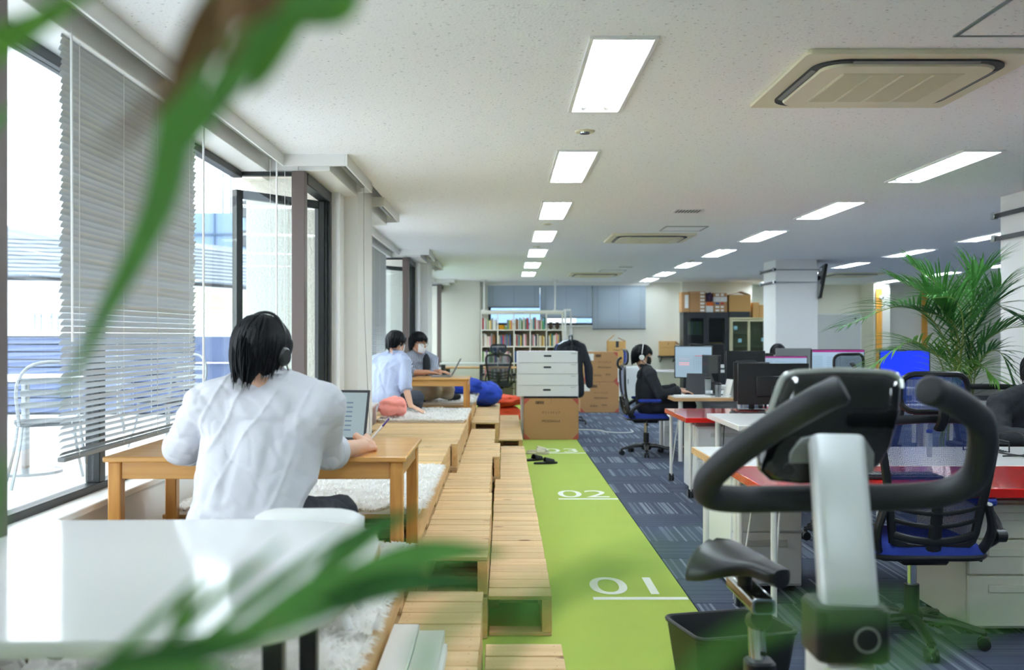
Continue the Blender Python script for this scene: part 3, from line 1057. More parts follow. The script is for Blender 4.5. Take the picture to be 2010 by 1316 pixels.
for i in range(4):
    MB().span((1 + 2.6 * i, -.05, 7.6), (2.6 + 2.6 * i, 0, 8.6)).build('window', 'ext_blue', t)

# ------------------------------------------------------------------ pallet decks in three steps
wood('pallet_wood', (216, 184, 134), (202, 164, 112), (140, 96, 58), 'X', .6, 7.0)
wood('pallet_runner', (214, 180, 126), (198, 156, 100), (140, 96, 56), 'Y', .6, 9.0)
wood('pine_top', (224, 172, 98), (206, 146, 74), (112, 64, 30), 'X', .32, 9.0, coat=.25)
wood('pine_leg', (214, 156, 80), (190, 128, 60), (104, 58, 26), 'Z', .38)
wood('pine_side', (214, 156, 80), (188, 124, 56), (104, 58, 26), 'Y', .38)
BOARD = {}
mat('nail', (120, 88, 56), .6)
def pallet(x0, x1, y0, y1, lev, label, group):
    W, D, H = x1 - x0, y1 - y0, .18 * lev
    t = thing('pallet', label, 'pallet', (x0, y0, 0), 0, group)
    n = max(3, round(D / .141)); p = D / n
    for i in range(n):
        key = (round(W, 3), round(p, 3))
        if key not in BOARD:
            bb = MB().box((0, 0, 0), (W, p - .008, .018), None, .0025)
            bb.cur = 1
            for nx_ in (-W / 2 + .03, W / 2 - .03):
                for ny_ in (-p * .26, p * .26):
                    bb.add([(nx_ + .0028 * math.cos(q * PI / 3), ny_ + .0028 * math.sin(q * PI / 3), .0094) for q in range(6)], [(0, 1, 2, 3, 4, 5)])
            BOARD[key] = bb.mesh('top_board', ['pallet_wood', 'nail'])
        o = obj('top_board', BOARD[key], t, None, (W / 2 + random.uniform(-.002, .002), (i + .5) * p, H - .009 + random.uniform(-.0012, .0008)))
        o.rotation_euler = (0, 0, PI * random.choice((0, 1)))
    xs = [.024, W - .024] if W < .5 else [.024, W / 2, W - .024]
    for l in range(lev):
        for x in xs:
            MB().span((x - .022, .4 if (lev == 1 and x < .1 and W < .4) else .003, l * .18 + .017), (x + .022, D - .003, (l + 1) * .18 - .0185), .002).build('runner', 'pallet_runner', t)
        for y in (.055, D / 2, D - .055):
            MB().span((.003, y - .05, l * .18 + .001), (W - .003, y + .05, l * .18 + .0165), .002).build('bottom_board', 'pallet_wood', t)
            if l:
                MB().span((.003, y - .05, l * .18 - .0175), (W - .003, y + .05, l * .18 - .001), .002).build('cross_board', 'pallet_wood', t)
    return t
RX = .217
def rail(col, x0, segs, lev, names):
    for (a, b_, x1, xx0), nm in zip(segs, names):
        pallet(x0 if xx0 is None else xx0, x1, a + .002, b_ - .002, lev, nm, col)
NTH = ['first', 'second', 'third', 'fourth', 'fifth', 'sixth']
low = 'pine pallet of the lowest step by the track'
rail('lowest pallet step', -.066, [(1.44, 2.58, RX, None), (2.58, 3.72, RX, None)], 1, [low + ', second one before the gap', low + ', right before the gap'])
rail('lowest pallet step', -.066, [(4.4 + 1.2 * i, 5.6 + 1.2 * i, RX, (None if i < 3 else -.026)) for i in range(5)], 1, [low + ', %s one past the gap' % NTH[i] for i in range(5)])
rail('lowest pallet step', -.048, [(11.07 + 1.14 * i, 12.2 + 1.14 * i, RX, None) for i in range(3)], 1, [low + ', ' + q for q in ('just before the stacked cartons', 'beside the stacked cartons', 'next to the orange bean bags')])
midn = 'pine pallet stack of the middle step'
rail('middle pallet step', -.358, [(1.5, 2.64, -.076, None), (2.64, 3.78, -.076, None)], 2, [midn + ' beside the white table', midn + ' carrying the white flat boxes'])
rail('middle pallet step', -.383, [(4.36, 5.26, -.068, None), (5.26, 6.17, -.068, None), (6.17, 7.06, -.086, None), (7.06, 8.0, -.086, -.333), (8.0, 9.02, -.0285, -.333), (9.02, 10.4, -.083, -.333)], 2, [midn + ', %s one past the gap' % NTH[i] for i in range(6)])
rail('middle pallet step', -.358, [(11.17 + 1.06 * i, 12.23 + 1.06 * i, -.05, None) for i in range(3)], 2, [midn + ', ' + q for q in ('right behind the far gap', 'beside the far shaggy rug', 'under the drooping blue bean bag')])
topn = 'pine pallet deck of the highest step'
for a, b_, x0, x1, nm in ((1.36, 2.35, -1.16, -.36, ' under the white table'), (2.54, 3.62, -1.51, -.36, ' that the white-shirted person sits on'), (4.4, 5.85, -1.51, -.385, ' under the shaggy rug past the near table'),
                          (5.85, 7.3, -1.16, -.385, ' left bare before the white pier'), (7.3, 8.4, -1.07, -.335, ' left bare beside the white pier'), (8.4, 9.4, -1.16, -.335, ' between the pier and the far shaggy rug'), (9.42, 10.42, -1.51, -.36, ' that the man in light blue sits on'),
                          (11.33, 12.35, -1.51, -.36, ' that the man in the striped shirt sits on'), (12.35, 13.4, -1.16, -.36, ' under the blue bean bag')):
    pallet(x0, x1, a, b_, 3, topn + nm, 'highest pallet step')
pallet(-1.51, -.365, 3.64, 4.38, 1, 'low pine pallet in the foot gap under the near wooden table', 'foot gap pallets')
pallet(-1.51, -.365, 10.44, 11.31, 1, 'low pine pallet in the foot gap under the far wooden table', 'foot gap pallets')

# ------------------------------------------------------------------ pine tables standing in the foot gaps
def pine_table(x0, y0, x1, y1, zt, zb, label):
    t = thing('wooden_table', label, 'table', (x0, y0, zb))
    W, D, H = x1 - x0, y1 - y0, zt - zb
    MB().span((0, 0, H - .02), (W, D, H), .004).build('table_top', 'pine_top', t)
    for x in (.014, W - .062):
        for y in (.014, D - .062):
            MB().span((x, y, 0), (x + .048, y + .048, H - .02), .004).build('leg', 'pine_leg', t)
    for y in (.022, D - .044):
        MB().span((.062, y, H - .085), (W - .062, y + .022, H - .02), .003).build('apron', 'pine_top', t)
    for x in (.022, W - .044):
        MB().span((x, .062, H - .085), (x + .022, D - .062, H - .02), .003).build('apron', 'pine_side', t)
pine_table(-1.475, 3.66, -.357, 4.36, .885, .18, 'honey-coloured pine table at which the white-shirted person writes')
pine_table(-1.475, 10.56, -.363, 11.28, .88, .18, 'honey-coloured pine table shared by two people at laptops')

# ------------------------------------------------------------------ shaggy rugs
mat('fur', (250, 249, 246), .95, var=.02, vscale=20)
def soft_fur():
    nt = MATS['fur'].node_tree; b_ = nt.nodes['Principled BSDF']; o = [q for q in nt.nodes if q.type == 'OUTPUT_MATERIAL'][0]
    tr = nt.nodes.new('ShaderNodeBsdfTranslucent'); mx = nt.nodes.new('ShaderNodeMixShader'); mx.inputs[0].default_value = .4
    tr.inputs[0].default_value = lin((250, 249, 246)) + (1,)
    nt.links.new(b_.outputs[0], mx.inputs[1]); nt.links.new(tr.outputs[0], mx.inputs[2]); nt.links.new(mx.outputs[0], o.inputs[0])
soft_fur()
mat('fur_back', (196, 190, 160), .95)
def rug(x0, x1, y0, y1, z, label, dens=11000, ln=.045, fold=None):
    t = thing('shaggy_rug', label, 'rug', (x0, y0, z))
    W, D = x1 - x0, y1 - y0
    nx, ny = int(W / .011), int(D / .011)
    def edge(u, v_):
        e = min(u, 1 - u, v_, 1 - v_)
        return e
    def surf(u, v_):
        x = u * W; y = v_ * D
        wob = .02 * noise.noise(V((x * 3 + x0, y * 3 + y0, 2)))
        zz = .034 + .014 * noise.noise(V((x * 4.5 + x0 * 3, y * 4.5 + y0, 0)))
        e = min(u * W, (1 - u) * W, v_ * D, (1 - v_) * D)
        tf = noise.noise(V((x * 34 + 3 * math.sin(y * 9), y * 24, x0))) + .6 * noise.noise(V((x * 70, y * 52, y0)))
        zz += .009 * tf
        zz *= min(1, .55 + e / .08 * .45)
        if fold:
            zz += fold(u, v_)
        return V((x + wob * (1 - abs(2 * u - 1)), y + wob, zz))
    g = MB(); vs = []; fs = []
    for j in range(ny + 1):
        for i in range(nx + 1):
            vs.append(surf(i / nx, j / ny))
    k = len(vs)
    for j in range(ny + 1):
        for i in range(nx + 1):
            p = vs[j * (nx + 1) + i]
            vs.append(V((p.x, p.y, max(0.002, p.z - .035))))
    for j in range(ny):
        for i in range(nx):
            a = j * (nx + 1) + i
            fs.append((a, a + 1, a + nx + 2, a + nx + 1)); fs.append((k + a, k + a + nx + 1, k + a + nx + 2, k + a + 1))
    per = [(i, 0) for i in range(nx)] + [(nx, j) for j in range(ny)] + [(i, ny) for i in range(nx, 0, -1)] + [(0, j) for j in range(ny, 0, -1)]
    for q in range(len(per)):
        a = per[q][1] * (nx + 1) + per[q][0]; b2 = per[(q + 1) % len(per)]; b_ = b2[1] * (nx + 1) + b2[0]
        fs.append((a, k + a, k + b_, b_))
    g.add(vs, fs).build('backing', 'fur', t)
    n = int(W * D * dens * .35)
    vs = []; fs = []
    rnd = random.Random(int(y0 * 100))
    for i in range(n):
        u, v_ = rnd.random(), rnd.random()
        if rnd.random() < .5:
            if rnd.random() < .5: u = rnd.choice((0, 1)) + 0 * u
            else: v_ = rnd.choice((0, 1))
        p = surf(u, v_)
        cl = noise.noise(V((p.x * 14, p.y * 14, y0))) * 3
        a = cl * 2 + rnd.uniform(-.8, .8)
        if u in (0, 1) or v_ in (0, 1):
            a = {(1, 0): 0, (-1, 0): PI, (0, 1): PI / 2, (0, -1): -PI / 2}[(1 if u == 1 else -1 if u == 0 else 0, 0 if u in (0, 1) else (1 if v_ == 1 else -1))] + rnd.uniform(-.6, .6)
        d = V((math.cos(a), math.sin(a), 0)); s = V((-d.y, d.x, 0)) * rnd.uniform(.003, .0055)
        l_ = ln * rnd.uniform(.6, 1.1)
        m1 = p + d * l_ * .35 + V((0, 0, l_ * .33)); e = p + d * l_ * .95 + V((0, 0, l_ * rnd.uniform(.02, .4)))
        b0 = len(vs)
        vs += [p - s - V((0, 0, .006)), p + s - V((0, 0, .006)), m1 + s, m1 - s, e]
        fs += [(b0, b0 + 1, b0 + 2, b0 + 3), (b0 + 3, b0 + 2, b0 + 4)]
    pm = MB().add(vs, fs).build('pile', 'fur', t, True, 180); pm['kind'] = 'stuff'

    return t
rug(-1.12, -.352, 1.4, 2.52, .541, 'white shaggy rug under the white table with dark legs')
rug(-1.45, -.348, 2.56, 3.615, .541, 'white shaggy rug that the white-shirted person sits on')
rug(-1.45, -.37, 4.39, 5.85, .541, 'white shaggy rug on the deck behind the near pine table', 11000,
    fold=lambda u, v_: .03 * math.exp(-((u - .9) / .04) ** 2) * max(0, 1 - v_ * 5))
rug(-1.12, -.36, 9.03, 10.42, .541, 'white shaggy rug by the coral cushion under the man in light blue')
rug(-1.3, -.35, 11.34, 13.2, .541, 'white shaggy rug behind the far pine table', 9000)

# cushions and bean bags
mat('coral', (246, 158, 146), .9, var=.1, vscale=9, bump=.5, bscale=22)
mat('bean_blue', (20, 62, 176), .75, var=.08, vscale=5)
mat('bean_orange', (214, 70, 28), .8, var=.08, vscale=5)
def bag(name, label, cat, c, r, m, seed, rot=0, amp=.02, sq=2.4):
    b_ = MB(); vs = []; fs = []; n, k = 36, 22
    for i in range(k + 1):
        th = PI * i / k
        for j in range(n):
            a = 2 * PI * j / n
            x, y, z = math.sin(th) * math.cos(a), math.sin(th) * math.sin(a), math.cos(th)
            q = (abs(x) ** sq + abs(y) ** sq + abs(z) ** sq) ** (-1 / sq)
            p = V((x, y, z)) * q
            d = 1 + amp / min(r) * (noise.noise(p * 1.7 + V((seed, 0, 0))) + .5 * noise.noise(p * 4 + V((0, seed, 0))))
            d -= .12 * math.exp(-((noise.noise(p * 2.1 + V((seed, seed, 0)))) / .06) ** 2)
            zz = p.z * d * r[2]
            vs.append((p.x * d * r[0], p.y * d * r[1], max(zz, -r[2] * .92)))
    for i in range(k):
        for j in range(n):
            j2 = (j + 1) % n
            fs.append((i * n + j, (i + 1) * n + j, (i + 1) * n + j2, i * n + j2))
    b_.add(vs, fs)
    o = tag(b_.build(name, m, None, True, 180), label, cat)
    o.location = (c[0], c[1], c[2] + r[2] * .92); o.rotation_euler = (0, 0, rot)
    return o
bag('cushion', 'crumpled coral pink cushion on the rug beside the white pier', 'cushion', (-1.035, 9.26, .59), (.135, .15, .09), 'coral', 3)
bag('bean_bag', 'bright blue bean bag slumped behind the far pine table', 'bean bag', (-.62, 13.0, .575), (.34, .36, .12), 'bean_blue', 5, .2)
bag('bean_bag', 'bright blue bean bag drooping over the deck edge', 'bean bag', (-.26, 13.85, .37), (.24, .34, .17), 'bean_blue', 8, -.1)
bag('bean_bag', 'flat orange bean bag lying on the floor under another', 'bean bag', (.0, 15.4, .0), (.30, .4, .13), 'bean_orange', 12)
bag('bean_bag', 'orange bean bag resting on top of the other orange one', 'bean bag', (-.02, 15.4, .248), (.32, .4, .09), 'bean_orange', 15, .2)
# ------------------------------------------------------------------ people
mat('skin', (222, 176, 148), .55, var=.04, vscale=12)
mat('skin_dark', (196, 146, 116), .55, var=.04, vscale=12)
mat('hair_black', (14, 17, 21), .5, var=.25, vscale=40, stretch=(1, 1, .15), spec=.25)
mat('eye_white', (235, 235, 235), .3)
mat('eye_dark', (24, 20, 18), .2)
mat('mask_white', (240, 241, 242), .8)
mat('mask_black', (26, 28, 32), .8)
mat('shirt_white', (212, 213, 221), .85, bump=.35, bscale=18)
mat('shirt_blue', (178, 190, 218), .85, bump=.35, bscale=18)
mat('suit_dark', (28, 33, 40), .85, bump=.2, bscale=24)
mat('trouser_navy', (30, 34, 44), .85, bump=.3, bscale=16)
mat('trouser_grey', (58, 64, 76), .85, bump=.3, bscale=16)
mat('khaki', (160, 146, 126), .85, bump=.3, bscale=16)
mat('red_cloth', (150, 30, 44), .85)
mat('tee_dark', (32, 40, 46), .85)
def stripe_shirt():
    m = mat('shirt_stripe', (60, 70, 96), .85)
    nt = m.node_tree; L = nt.links.new; N = nt.nodes.new
    tc = N('ShaderNodeTexCoord'); wv = N('ShaderNodeTexWave')
    wv.bands_direction = 'X'; wv.inputs['Scale'].default_value = 24; wv.inputs['Distortion'].default_value = 2.5; wv.inputs['Detail'].default_value = 1
    L(tc.outputs['Object'], wv.inputs['Vector'])
    cr = N('ShaderNodeValToRGB'); cr.color_ramp.interpolation = 'CONSTANT'
    cr.color_ramp.elements[0].color = lin((48, 58, 86)) + (1,); cr.color_ramp.elements[1].color = lin((206, 214, 230)) + (1,); cr.color_ramp.elements[1].position = .5
    L(wv.outputs['Fac'], cr.inputs[0]); L(cr.outputs[0], nt.nodes['Principled BSDF'].inputs['Base Color'])
stripe_shirt()

def frame(fwd, up=(0, 0, 1)):
    f = V(fwd).normalized(); u = V(up)
    r = f.cross(u).normalized(); u = r.cross(f)
    return Matrix((r, f, u)).transposed()          # columns: right, forward, up

def hand(mb, wrist, d, nrm, side, curl=.5, s=1.0, spread=.06):
    """palm, four fingers of different lengths and a thumb leaving the side of the palm; nrm points out of the palm"""
    d = V(d).normalized(); n = V(nrm); n = (n - d * n.dot(d)).normalized(); x = d.cross(n) * side      # x points to the thumb side
    w0 = V(wrist)
    kn = []
    for i, (off, ln) in enumerate(((.030, .090), (.010, .094), (-.010, .090), (-.029, .082))):
        k = w0 + d * ln * s + x * off * s
        mb.cone(w0 + x * off * .5 * s + d * .012 * s, k, .0145 * s, .0105 * s, 8)
        kn.append(k)
    mb.cone(w0 + d * .03 * s + x * .012 * s, w0 + d * .07 * s + x * -.012 * s, .017 * s, .016 * s, 8)
    for i, (k, L3) in enumerate(zip(kn, ((.042, .026, .02), (.047, .029, .021), (.043, .027, .02), (.034, .021, .018)))):
        dd = (d + x * (spread * (1.5 - i))).normalized(); p = k; a = 0
        for q, l_ in enumerate(L3):
            a += curl * (.55, .75, .5)[q]
            v_ = dd * math.cos(a) + n * math.sin(a)
            p2 = p + v_ * l_ * s
            mb.cone(p, p2, (.0098 - .0009 * q) * s, (.0089 - .0009 * q) * s, 8)
            p = p2
    b_ = w0 + d * .026 * s + x * .024 * s
    t1 = b_ + (d * .55 + x * .62 + n * .35).normalized() * .042 * s
    t2 = t1 + (d * .85 + x * .1 + n * (.35 + .3 * curl)).normalized() * .032 * s
    t3 = t2 + (d * .9 - x * .15 + n * (.3 + .3 * curl)).normalized() * .024 * s
    mb.cone(b_, t1, .015 * s, .0115 * s, 8).cone(t1, t2, .0112 * s, .010 * s, 8).cone(t2, t3, .010 * s, .0085 * s, 8)

def head_shape(mb, c, A, s=1.0):
    def P(x, y, z): return V(c) + A @ V((x * s, y * s, z * s))
    mb.ell(P(0, -.008, .028), (.074 * s, .094 * s, .088 * s), A)                     # skull
    mb.ell(P(0, .022, -.03), (.062 * s, .070 * s, .085 * s), A)                      # face
    mb.cone(P(0, .052, -.092), P(0, .05, -.088), .026 * s)                           # chin
    mb.cone(P(-.048, .0, -.06), P(-.02, .055, -.09), .022 * s, .02 * s)
    mb.cone(P(.048, .0, -.06), P(.02, .055, -.09), .022 * s, .02 * s)
    mb.cone(P(0, .09, .012), P(0, .104, -.022), .009 * s, .014 * s, 8)               # nose
    mb.ell(P(0, .094, -.028), (.017 * s, .012 * s, .008 * s), A)
    mb.ell(P(0, .088, -.052), (.024 * s, .008 * s, .006 * s), A)                     # lips
    mb.ell(P(0, .086, -.062), (.02 * s, .008 * s, .006 * s), A)
    mb.cone(P(-.045, .08, .03), P(.045, .08, .03), .012 * s, .012 * s, 8)            # brow
    for sx in (-1, 1):
        mb.ell(P(sx * .076, -.004, -.012), (.008 * s, .02 * s, .032 * s), A)         # ears
        mb.ell(P(sx * .08, -.014, -.004), (.008 * s, .012 * s, .02 * s), A)

def hair(root, c, A, s, low_back, low_side, fringe, seed, n=240, vol=1.0, part='hair'):
    """black hair combed from the crown: a cap plus separate locks"""
    rnd = random.Random(seed)
    b_ = MB()
    Rx, Ry, Rz = .090 * vol, .108 * vol, .105 * vol
    c0 = V((0, -.008, .028))
    def hem(a):                                   # a = 0 front, PI back
        u = (1 - math.cos(a)) / 2
        j_ = .010 * math.sin(a * 7 + seed) + .007 * math.sin(a * 13 + 2 * seed)
        if u < .22: return fringe + j_
        if u < .45: return fringe + (low_side - fringe) * (u - .22) / .23 + j_
        return low_side + (low_back - low_side) * ((u - .45) / .55) ** 1.4 + j_
    def pt(a, t, r_=1.0):                          # t 0 crown .. 1 hem
        z1 = hem(a)
        zz = Rz * (1 - t) + (z1 - c0.z) * t if t > .5 else Rz * math.cos(t * 2 * math.acos(max(-1, min(1, (Rz * .5 + (z1 - c0.z) * .5) / Rz))))
        q = 1 - (max(zz, 0) / Rz) ** 2
        k = math.sqrt(max(q, 0.0004))
        if zz < 0:
            k = 1 - .27 * min(1, zz / -.15) ** 1.8
        return V((math.sin(a) * Rx * k * r_, math.cos(a) * Ry * k * r_, zz)) + c0
    N_, K_ = 40, 14
    vs = []; fs = []
    for i in range(K_ + 1):
        for j in range(N_):
            p = pt(2 * PI * j / N_, i / K_, .97)
            vs.append(V(c) + A @ (p * s))
    for i in range(K_):
        for j in range(N_):
            j2 = (j + 1) % N_
            fs.append((i * N_ + j, (i + 1) * N_ + j, (i + 1) * N_ + j2, i * N_ + j2))
    b_.add(vs, fs)
    for i in range(n):
        a = rnd.uniform(0, 2 * PI); t0 = rnd.uniform(.05, .6); t1 = min(1.1, t0 + rnd.uniform(.35, .7)); tw = rnd.uniform(-.22, .22)
        path = []; rs = []
        r0 = rnd.uniform(.006, .012) * s
        lift = rnd.uniform(1.0, 1.045)
        for q in range(6):
            u = q / 5
            tt = t0 + (t1 - t0) * u
            p = pt(a + tw * u, min(tt, 1), lift + .015 * u)
            if tt > 1: p = p - V((0, 0, (tt - 1) * .2))
            path.append(V(c) + A @ (p * s)); rs.append(max(r0 * (1 - u ** 2.2) * (.5 + .5 * min(1, u * 4)), .0006))
        b_.tube(path, rs, 5, True, .55)
    return b_.build(part, 'hair_black', root, True, 60)

def eyes(root, c, A, s=1.0):
    for sx in (-1, 1):
        e = MB().ell(V(c) + A @ V((sx * .031 * s, .076 * s, .008 * s)), (.013 * s,) * 3, None, 10, 7).build('eye', 'eye_white', root)
        MB().ell(V(c) + A @ V((sx * .031 * s, .0855 * s, .008 * s)), (.006 * s, .004 * s, .006 * s), A, 8, 6).build('iris', 'eye_dark', e)

def mask(root, c, A, m, s=1.0):
    b_ = MB(); vs = []; fs = []; n, k = 14, 9
    for i in range(k + 1):
        for j in range(n + 1):
            u = -1 + 2 * j / n; v_ = i / k
            a = u * 1.15
            wd = .073 - .014 * v_
            bulge = .014 * math.cos(u * 1.3) * math.sin(PI * min(1, v_ * 1.05))
            p = V((math.sin(a) * wd, .03 + math.cos(a) * (.066 + bulge), .002 - .104 * v_ + .012 * abs(u)))
            p.y += .006 * math.sin(v_ * 18) * .2
            vs.append(V(c) + A @ (p * s))
    for i in range(k):
        for j in range(n):
            q = i * (n + 1) + j
            fs.append((q, q + 1, q + n + 2, q + n + 1))
    o = b_.add(vs, fs).build('face_mask', m, root, True, 180)
    sd = o.modifiers.new('t', 'SOLIDIFY'); sd.thickness = .003
    for sx in (-1, 1):
        p0 = V(c) + A @ (V((sx * .066, .056, -.006)) * s); p1 = V(c) + A @ (V((sx * .083, -.018, .012)) * s)
        p2 = V(c) + A @ (V((sx * .078, -.02, -.03)) * s); p3 = V(c) + A @ (V((sx * .062, .05, -.085)) * s)
        MB().tube(spline([p0, p1, p2, p3], 4), .0016 * s, 5).build('ear_loop', m, o)

def person(label, J, head, A, hs, shirt, trouser, skin, vox, sleeve=.5, folds=.010, tight=.014, hands=None, shoes='black_matte', seed=1, trouser_r=1.0, hem=None):
    """J: joints; sleeve = share of the forearm covered"""
    root = thing('person', label, 'person', (J['pelvis'][0], J['pelvis'][1], 0))
    off = -V(root.location)
    J = {k: V(v) + off for k, v in J.items()}
    hc = V(head) + off
    sv = (J['sR'] - J['sL']).normalized()
    bd = MB()
    pl, ch, nk = J['pelvis'], J['chest'], J['neck']
    def torso(mb, e):
        for sgn in (-1, 1):
            mb.cone(pl + sv * .055 * sgn, ch + sv * .075 * sgn - V((0, 0, .03)), .092 + e, .106 + e)
        mb.cone(pl, ch, .1 + e, .11 + e)
        mid = (nk + ch) / 2
        mb.cone(J['sL'] + sv * .01, nk - sv * .035, .060 + e, .05 + e).cone(J['sR'] - sv * .01, nk + sv * .035, .060 + e, .05 + e)
        mb.cone(ch - sv * .07, J['sL'] + sv * .05 - V((0, 0, .03)), .1 + e, .066 + e).cone(ch + sv * .07, J['sR'] - sv * .05 - V((0, 0, .03)), .1 + e, .066 + e)
        mb.cone(mid - sv * .05, mid + sv * .05, .09 + e, .09 + e)
    torso(bd, 0)
    up = A @ V((0, 0, 1))
    bd.cone(nk - V((0, 0, .02)), hc + A @ V((0, -.015, -.05)), .056, .05)
    head_shape(bd, hc, A, hs)
    for q in 'LR':
        bd.cone(J['s' + q], J['e' + q], .049, .04).cone(J['e' + q], J['w' + q], .040, .027)
        bd.cone(J['h' + q], J['k' + q], .082, .056).cone(J['k' + q], J['a' + q], .054, .038)
        fd = V(J.get('f' + q, J['a' + q] + V((0, .12, 0)) ))
        bd.cone(J['a' + q] - V((0, 0, .03)), fd, .036, .03)
    hands = hands or {}
    for q in 'LR':
        d = (J['w' + q] - J['e' + q]).normalized()
        hd = hands.get(q, {})
        hand(bd, J['w' + q], hd.get('d', d), hd.get('n', (0, 0, -1)), (1 if q == 'R' else -1) * hd.get('flip', 1), hd.get('curl', .5), hd.get('s', 1.0))
    me = setm(fuse(bd, vox, 3), skin)
    obj('body', me, root)
    sh = MB(); torso(sh, tight)
    sh.cone(nk - V((0, 0, .01)), nk + (hc - nk) * .22, .062, .06)
    for q in 'LR':
        e_, w_ = J['e' + q], J['w' + q]
        sh.cone(J['s' + q], e_, .056 + tight * .6, .049 + tight * .7)
        sh.cone(e_, e_ + (w_ - e_) * sleeve, .048 + tight * .7, .042 + tight * .6)
    if hem:
        for sgn in (-1, 1):
            sh.cone(pl + sv * .06 * sgn, pl + sv * .065 * sgn - V((0, 0, hem)), .096 + tight, .1 + tight)
        sh.cone(pl, pl - V((0, 0, hem)), .105 + tight, .108 + tight)
    ms = setm(fuse(sh, vox * 1.15, 5), shirt)
    rs = V((seed * 3.1, seed, 0))
    ax = sv
    def fold(p):
        u = p.dot(ax)
        return noise.noise(V((u * 9, p.y * 5, p.z * 3.4)) + rs) + .55 * noise.noise(V((u * 16 + p.z * 9, p.y * 9, p.z * 5)) + rs * 2) - 4.0 * max(0, .14 - abs(noise.noise(V((u * 5 + p.z * 4, p.y * 4, p.z * 2)) + rs * 3))) + 5.0 * max(0, .10 - abs(noise.noise(V((u * 8 - p.z * 3, p.y * 6, p.z * 3.5)) + rs * 5))) - 3.5 * max(0, .09 - abs(noise.noise(V((u * 12 + p.z * 7, p.y * 9, p.z * 8)) + rs * 4)))
    crumple(ms, folds, fold)
    so = obj('shirt' if 'suit' not in shirt else 'jacket', ms, root)
    for q in 'LR':
        e_, w_ = J['e' + q], J['w' + q]
        d = (w_ - e_).normalized(); c0 = e_ + (w_ - e_) * sleeve
        r_ = .043 + tight * .6 + .004
        MB().tube([c0 - d * .03, c0 - d * .022, c0 + d * .018, c0 + d * .026, c0 + d * .02], [r_ * .9, r_ * 1.06, r_ * 1.08, r_ * .98, r_ * .7], 18, False).build('cuff', shirt, so)
    col = MB(); pts = []
    cd = (hc - nk).normalized()
    rr = .064
    fA = frame(A @ V((0, 1, 0)), cd)
    ring = lambda h_, r_: [nk + cd * h_ + fA @ V((math.sin(a) * r_, math.cos(a) * r_ * 1.02, 0)) for a in [R(200) + R(320) * i / 26 for i in range(27)]]
    a1, a2, a3 = ring(.02, rr + .012), ring(.062, rr + .003), ring(.03, rr + .02)
    vs = a1 + a2 + a3; m_ = 27
    fs = [(i, i + 1, m_ + i + 1, m_ + i) for i in range(26)] + [(m_ + i, m_ + i + 1, 2 * m_ + i + 1, 2 * m_ + i) for i in range(26)]
    col.add(vs, fs).build('collar', shirt, so, True, 180)
    tr = MB()
    e = .014
    for sgn in (-1, 1):
        tr.cone(pl + sv * .06 * sgn, pl + sv * .06 * sgn + (ch - pl) * .12, .098 + e * .5, .096 + e * .4)
    for q in 'LR':
        tr.cone(pl, J['h' + q], .1, .092 + e)
        tr.cone(J['h' + q], J['k' + q], (.085 + e) * trouser_r, (.062 + e) * trouser_r)
        tr.cone(J['k' + q], J['k' + q] + (J['a' + q] - J['k' + q]) * .9, (.06 + e) * trouser_r, (.046 + e) * trouser_r)
    mt = setm(fuse(tr, vox * 1.2, 4), trouser)
    crumple(mt, .008, fold)
    obj('trousers', mt, root)
    for q in 'LR':
        fd = V(J.get('f' + q, J['a' + q] + V((0, .12, 0))))
        b_ = MB().cone(J['a' + q] - V((0, 0, .03)), fd, .045, .038)
        obj('shoe', setm(fuse(b_, .012, 2), shoes), root)
    return root, off

def headphones(root, c, A, s=1.0, m='dark_grey', mic=True):
    P = lambda x, y, z: V(c) + A @ (V((x, y, z)) * s)
    h_ = MB().tube([P(.098 * math.cos(a), -.012, .028 + .118 * math.sin(a)) for a in [PI * i / 16 for i in range(17)]], .0055 * s, 7).build('headset_band', m, root)
    for sx in (-1, 1):
        MB().lathe([(.02, -.012), (.031, -.008), (.031, .008), (.024, .014)], 18, P(sx * .096, -.006, -.01), A @ V((sx, 0, 0))).build('ear_cup', m, h_)
    if mic:
        MB().tube(spline([P(.1, .0, -.02), P(.09, .06, -.07), P(.06, .105, -.075)], 5), .0025, 6).build('microphone_boom', m, h_)
    return h_

# the white-shirted person writing at the near table, back to the room
J = dict(pelvis=(-.83, 3.17, .725), chest=(-.80, 3.30, .985), neck=(-.782, 3.315, 1.155), sL=(-.985, 3.30, 1.10), sR=(-.585, 3.29, 1.095),
         eL=(-1.105, 3.42, .945), wL=(-1.0, 3.74, .93), eR=(-.62, 3.46, .925), wR=(-.53, 3.745, .915),
         hL=(-.92, 3.2, .705), kL=(-1.06, 3.66, .70), aL=(-1.03, 3.92, .29), fL=(-1.03, 4.06, .225), hR=(-.74, 3.2, .705), kR=(-.585, 3.50, .70), aR=(-.62, 3.92, .29), fR=(-.62, 4.06, .225))
hd = (-.805, 3.31, 1.272)
A = frame((.34, .93, -.22), (.06, .12, 1))
p1, of = person('person in a white rolled-sleeve shirt writing at the pine table, seen from behind', J, hd, A, .95, 'shirt_white', 'trouser_navy', 'skin', .0055, .16, .010, .024,
                hands={'R': dict(d=(.25, .95, .1), n=(-.75, .1, -.6), curl=1.05), 'L': dict(curl=.4)}, seed=2, hem=.03)
hair(p1, V(hd) + of, A, .95, -.118, -.058, .012, 4, 420, 1.03)
eyes(p1, V(hd) + of, A, .95); mask(p1, V(hd) + of, A, 'mask_white', .95)
headphones(p1, V(hd) + of, A, .95, 'black_plastic', True)
t = thing('pen', 'purple and white pen held in the hand of the white-shirted person', 'pen', (-.515, 3.83, .955))
MB().cyl((-.028, 0, -.062), (.05, .0, .028), .0042, n=8).build('barrel', 'white_plastic', t)
mat('pen_purple', (84, 62, 150), .3)
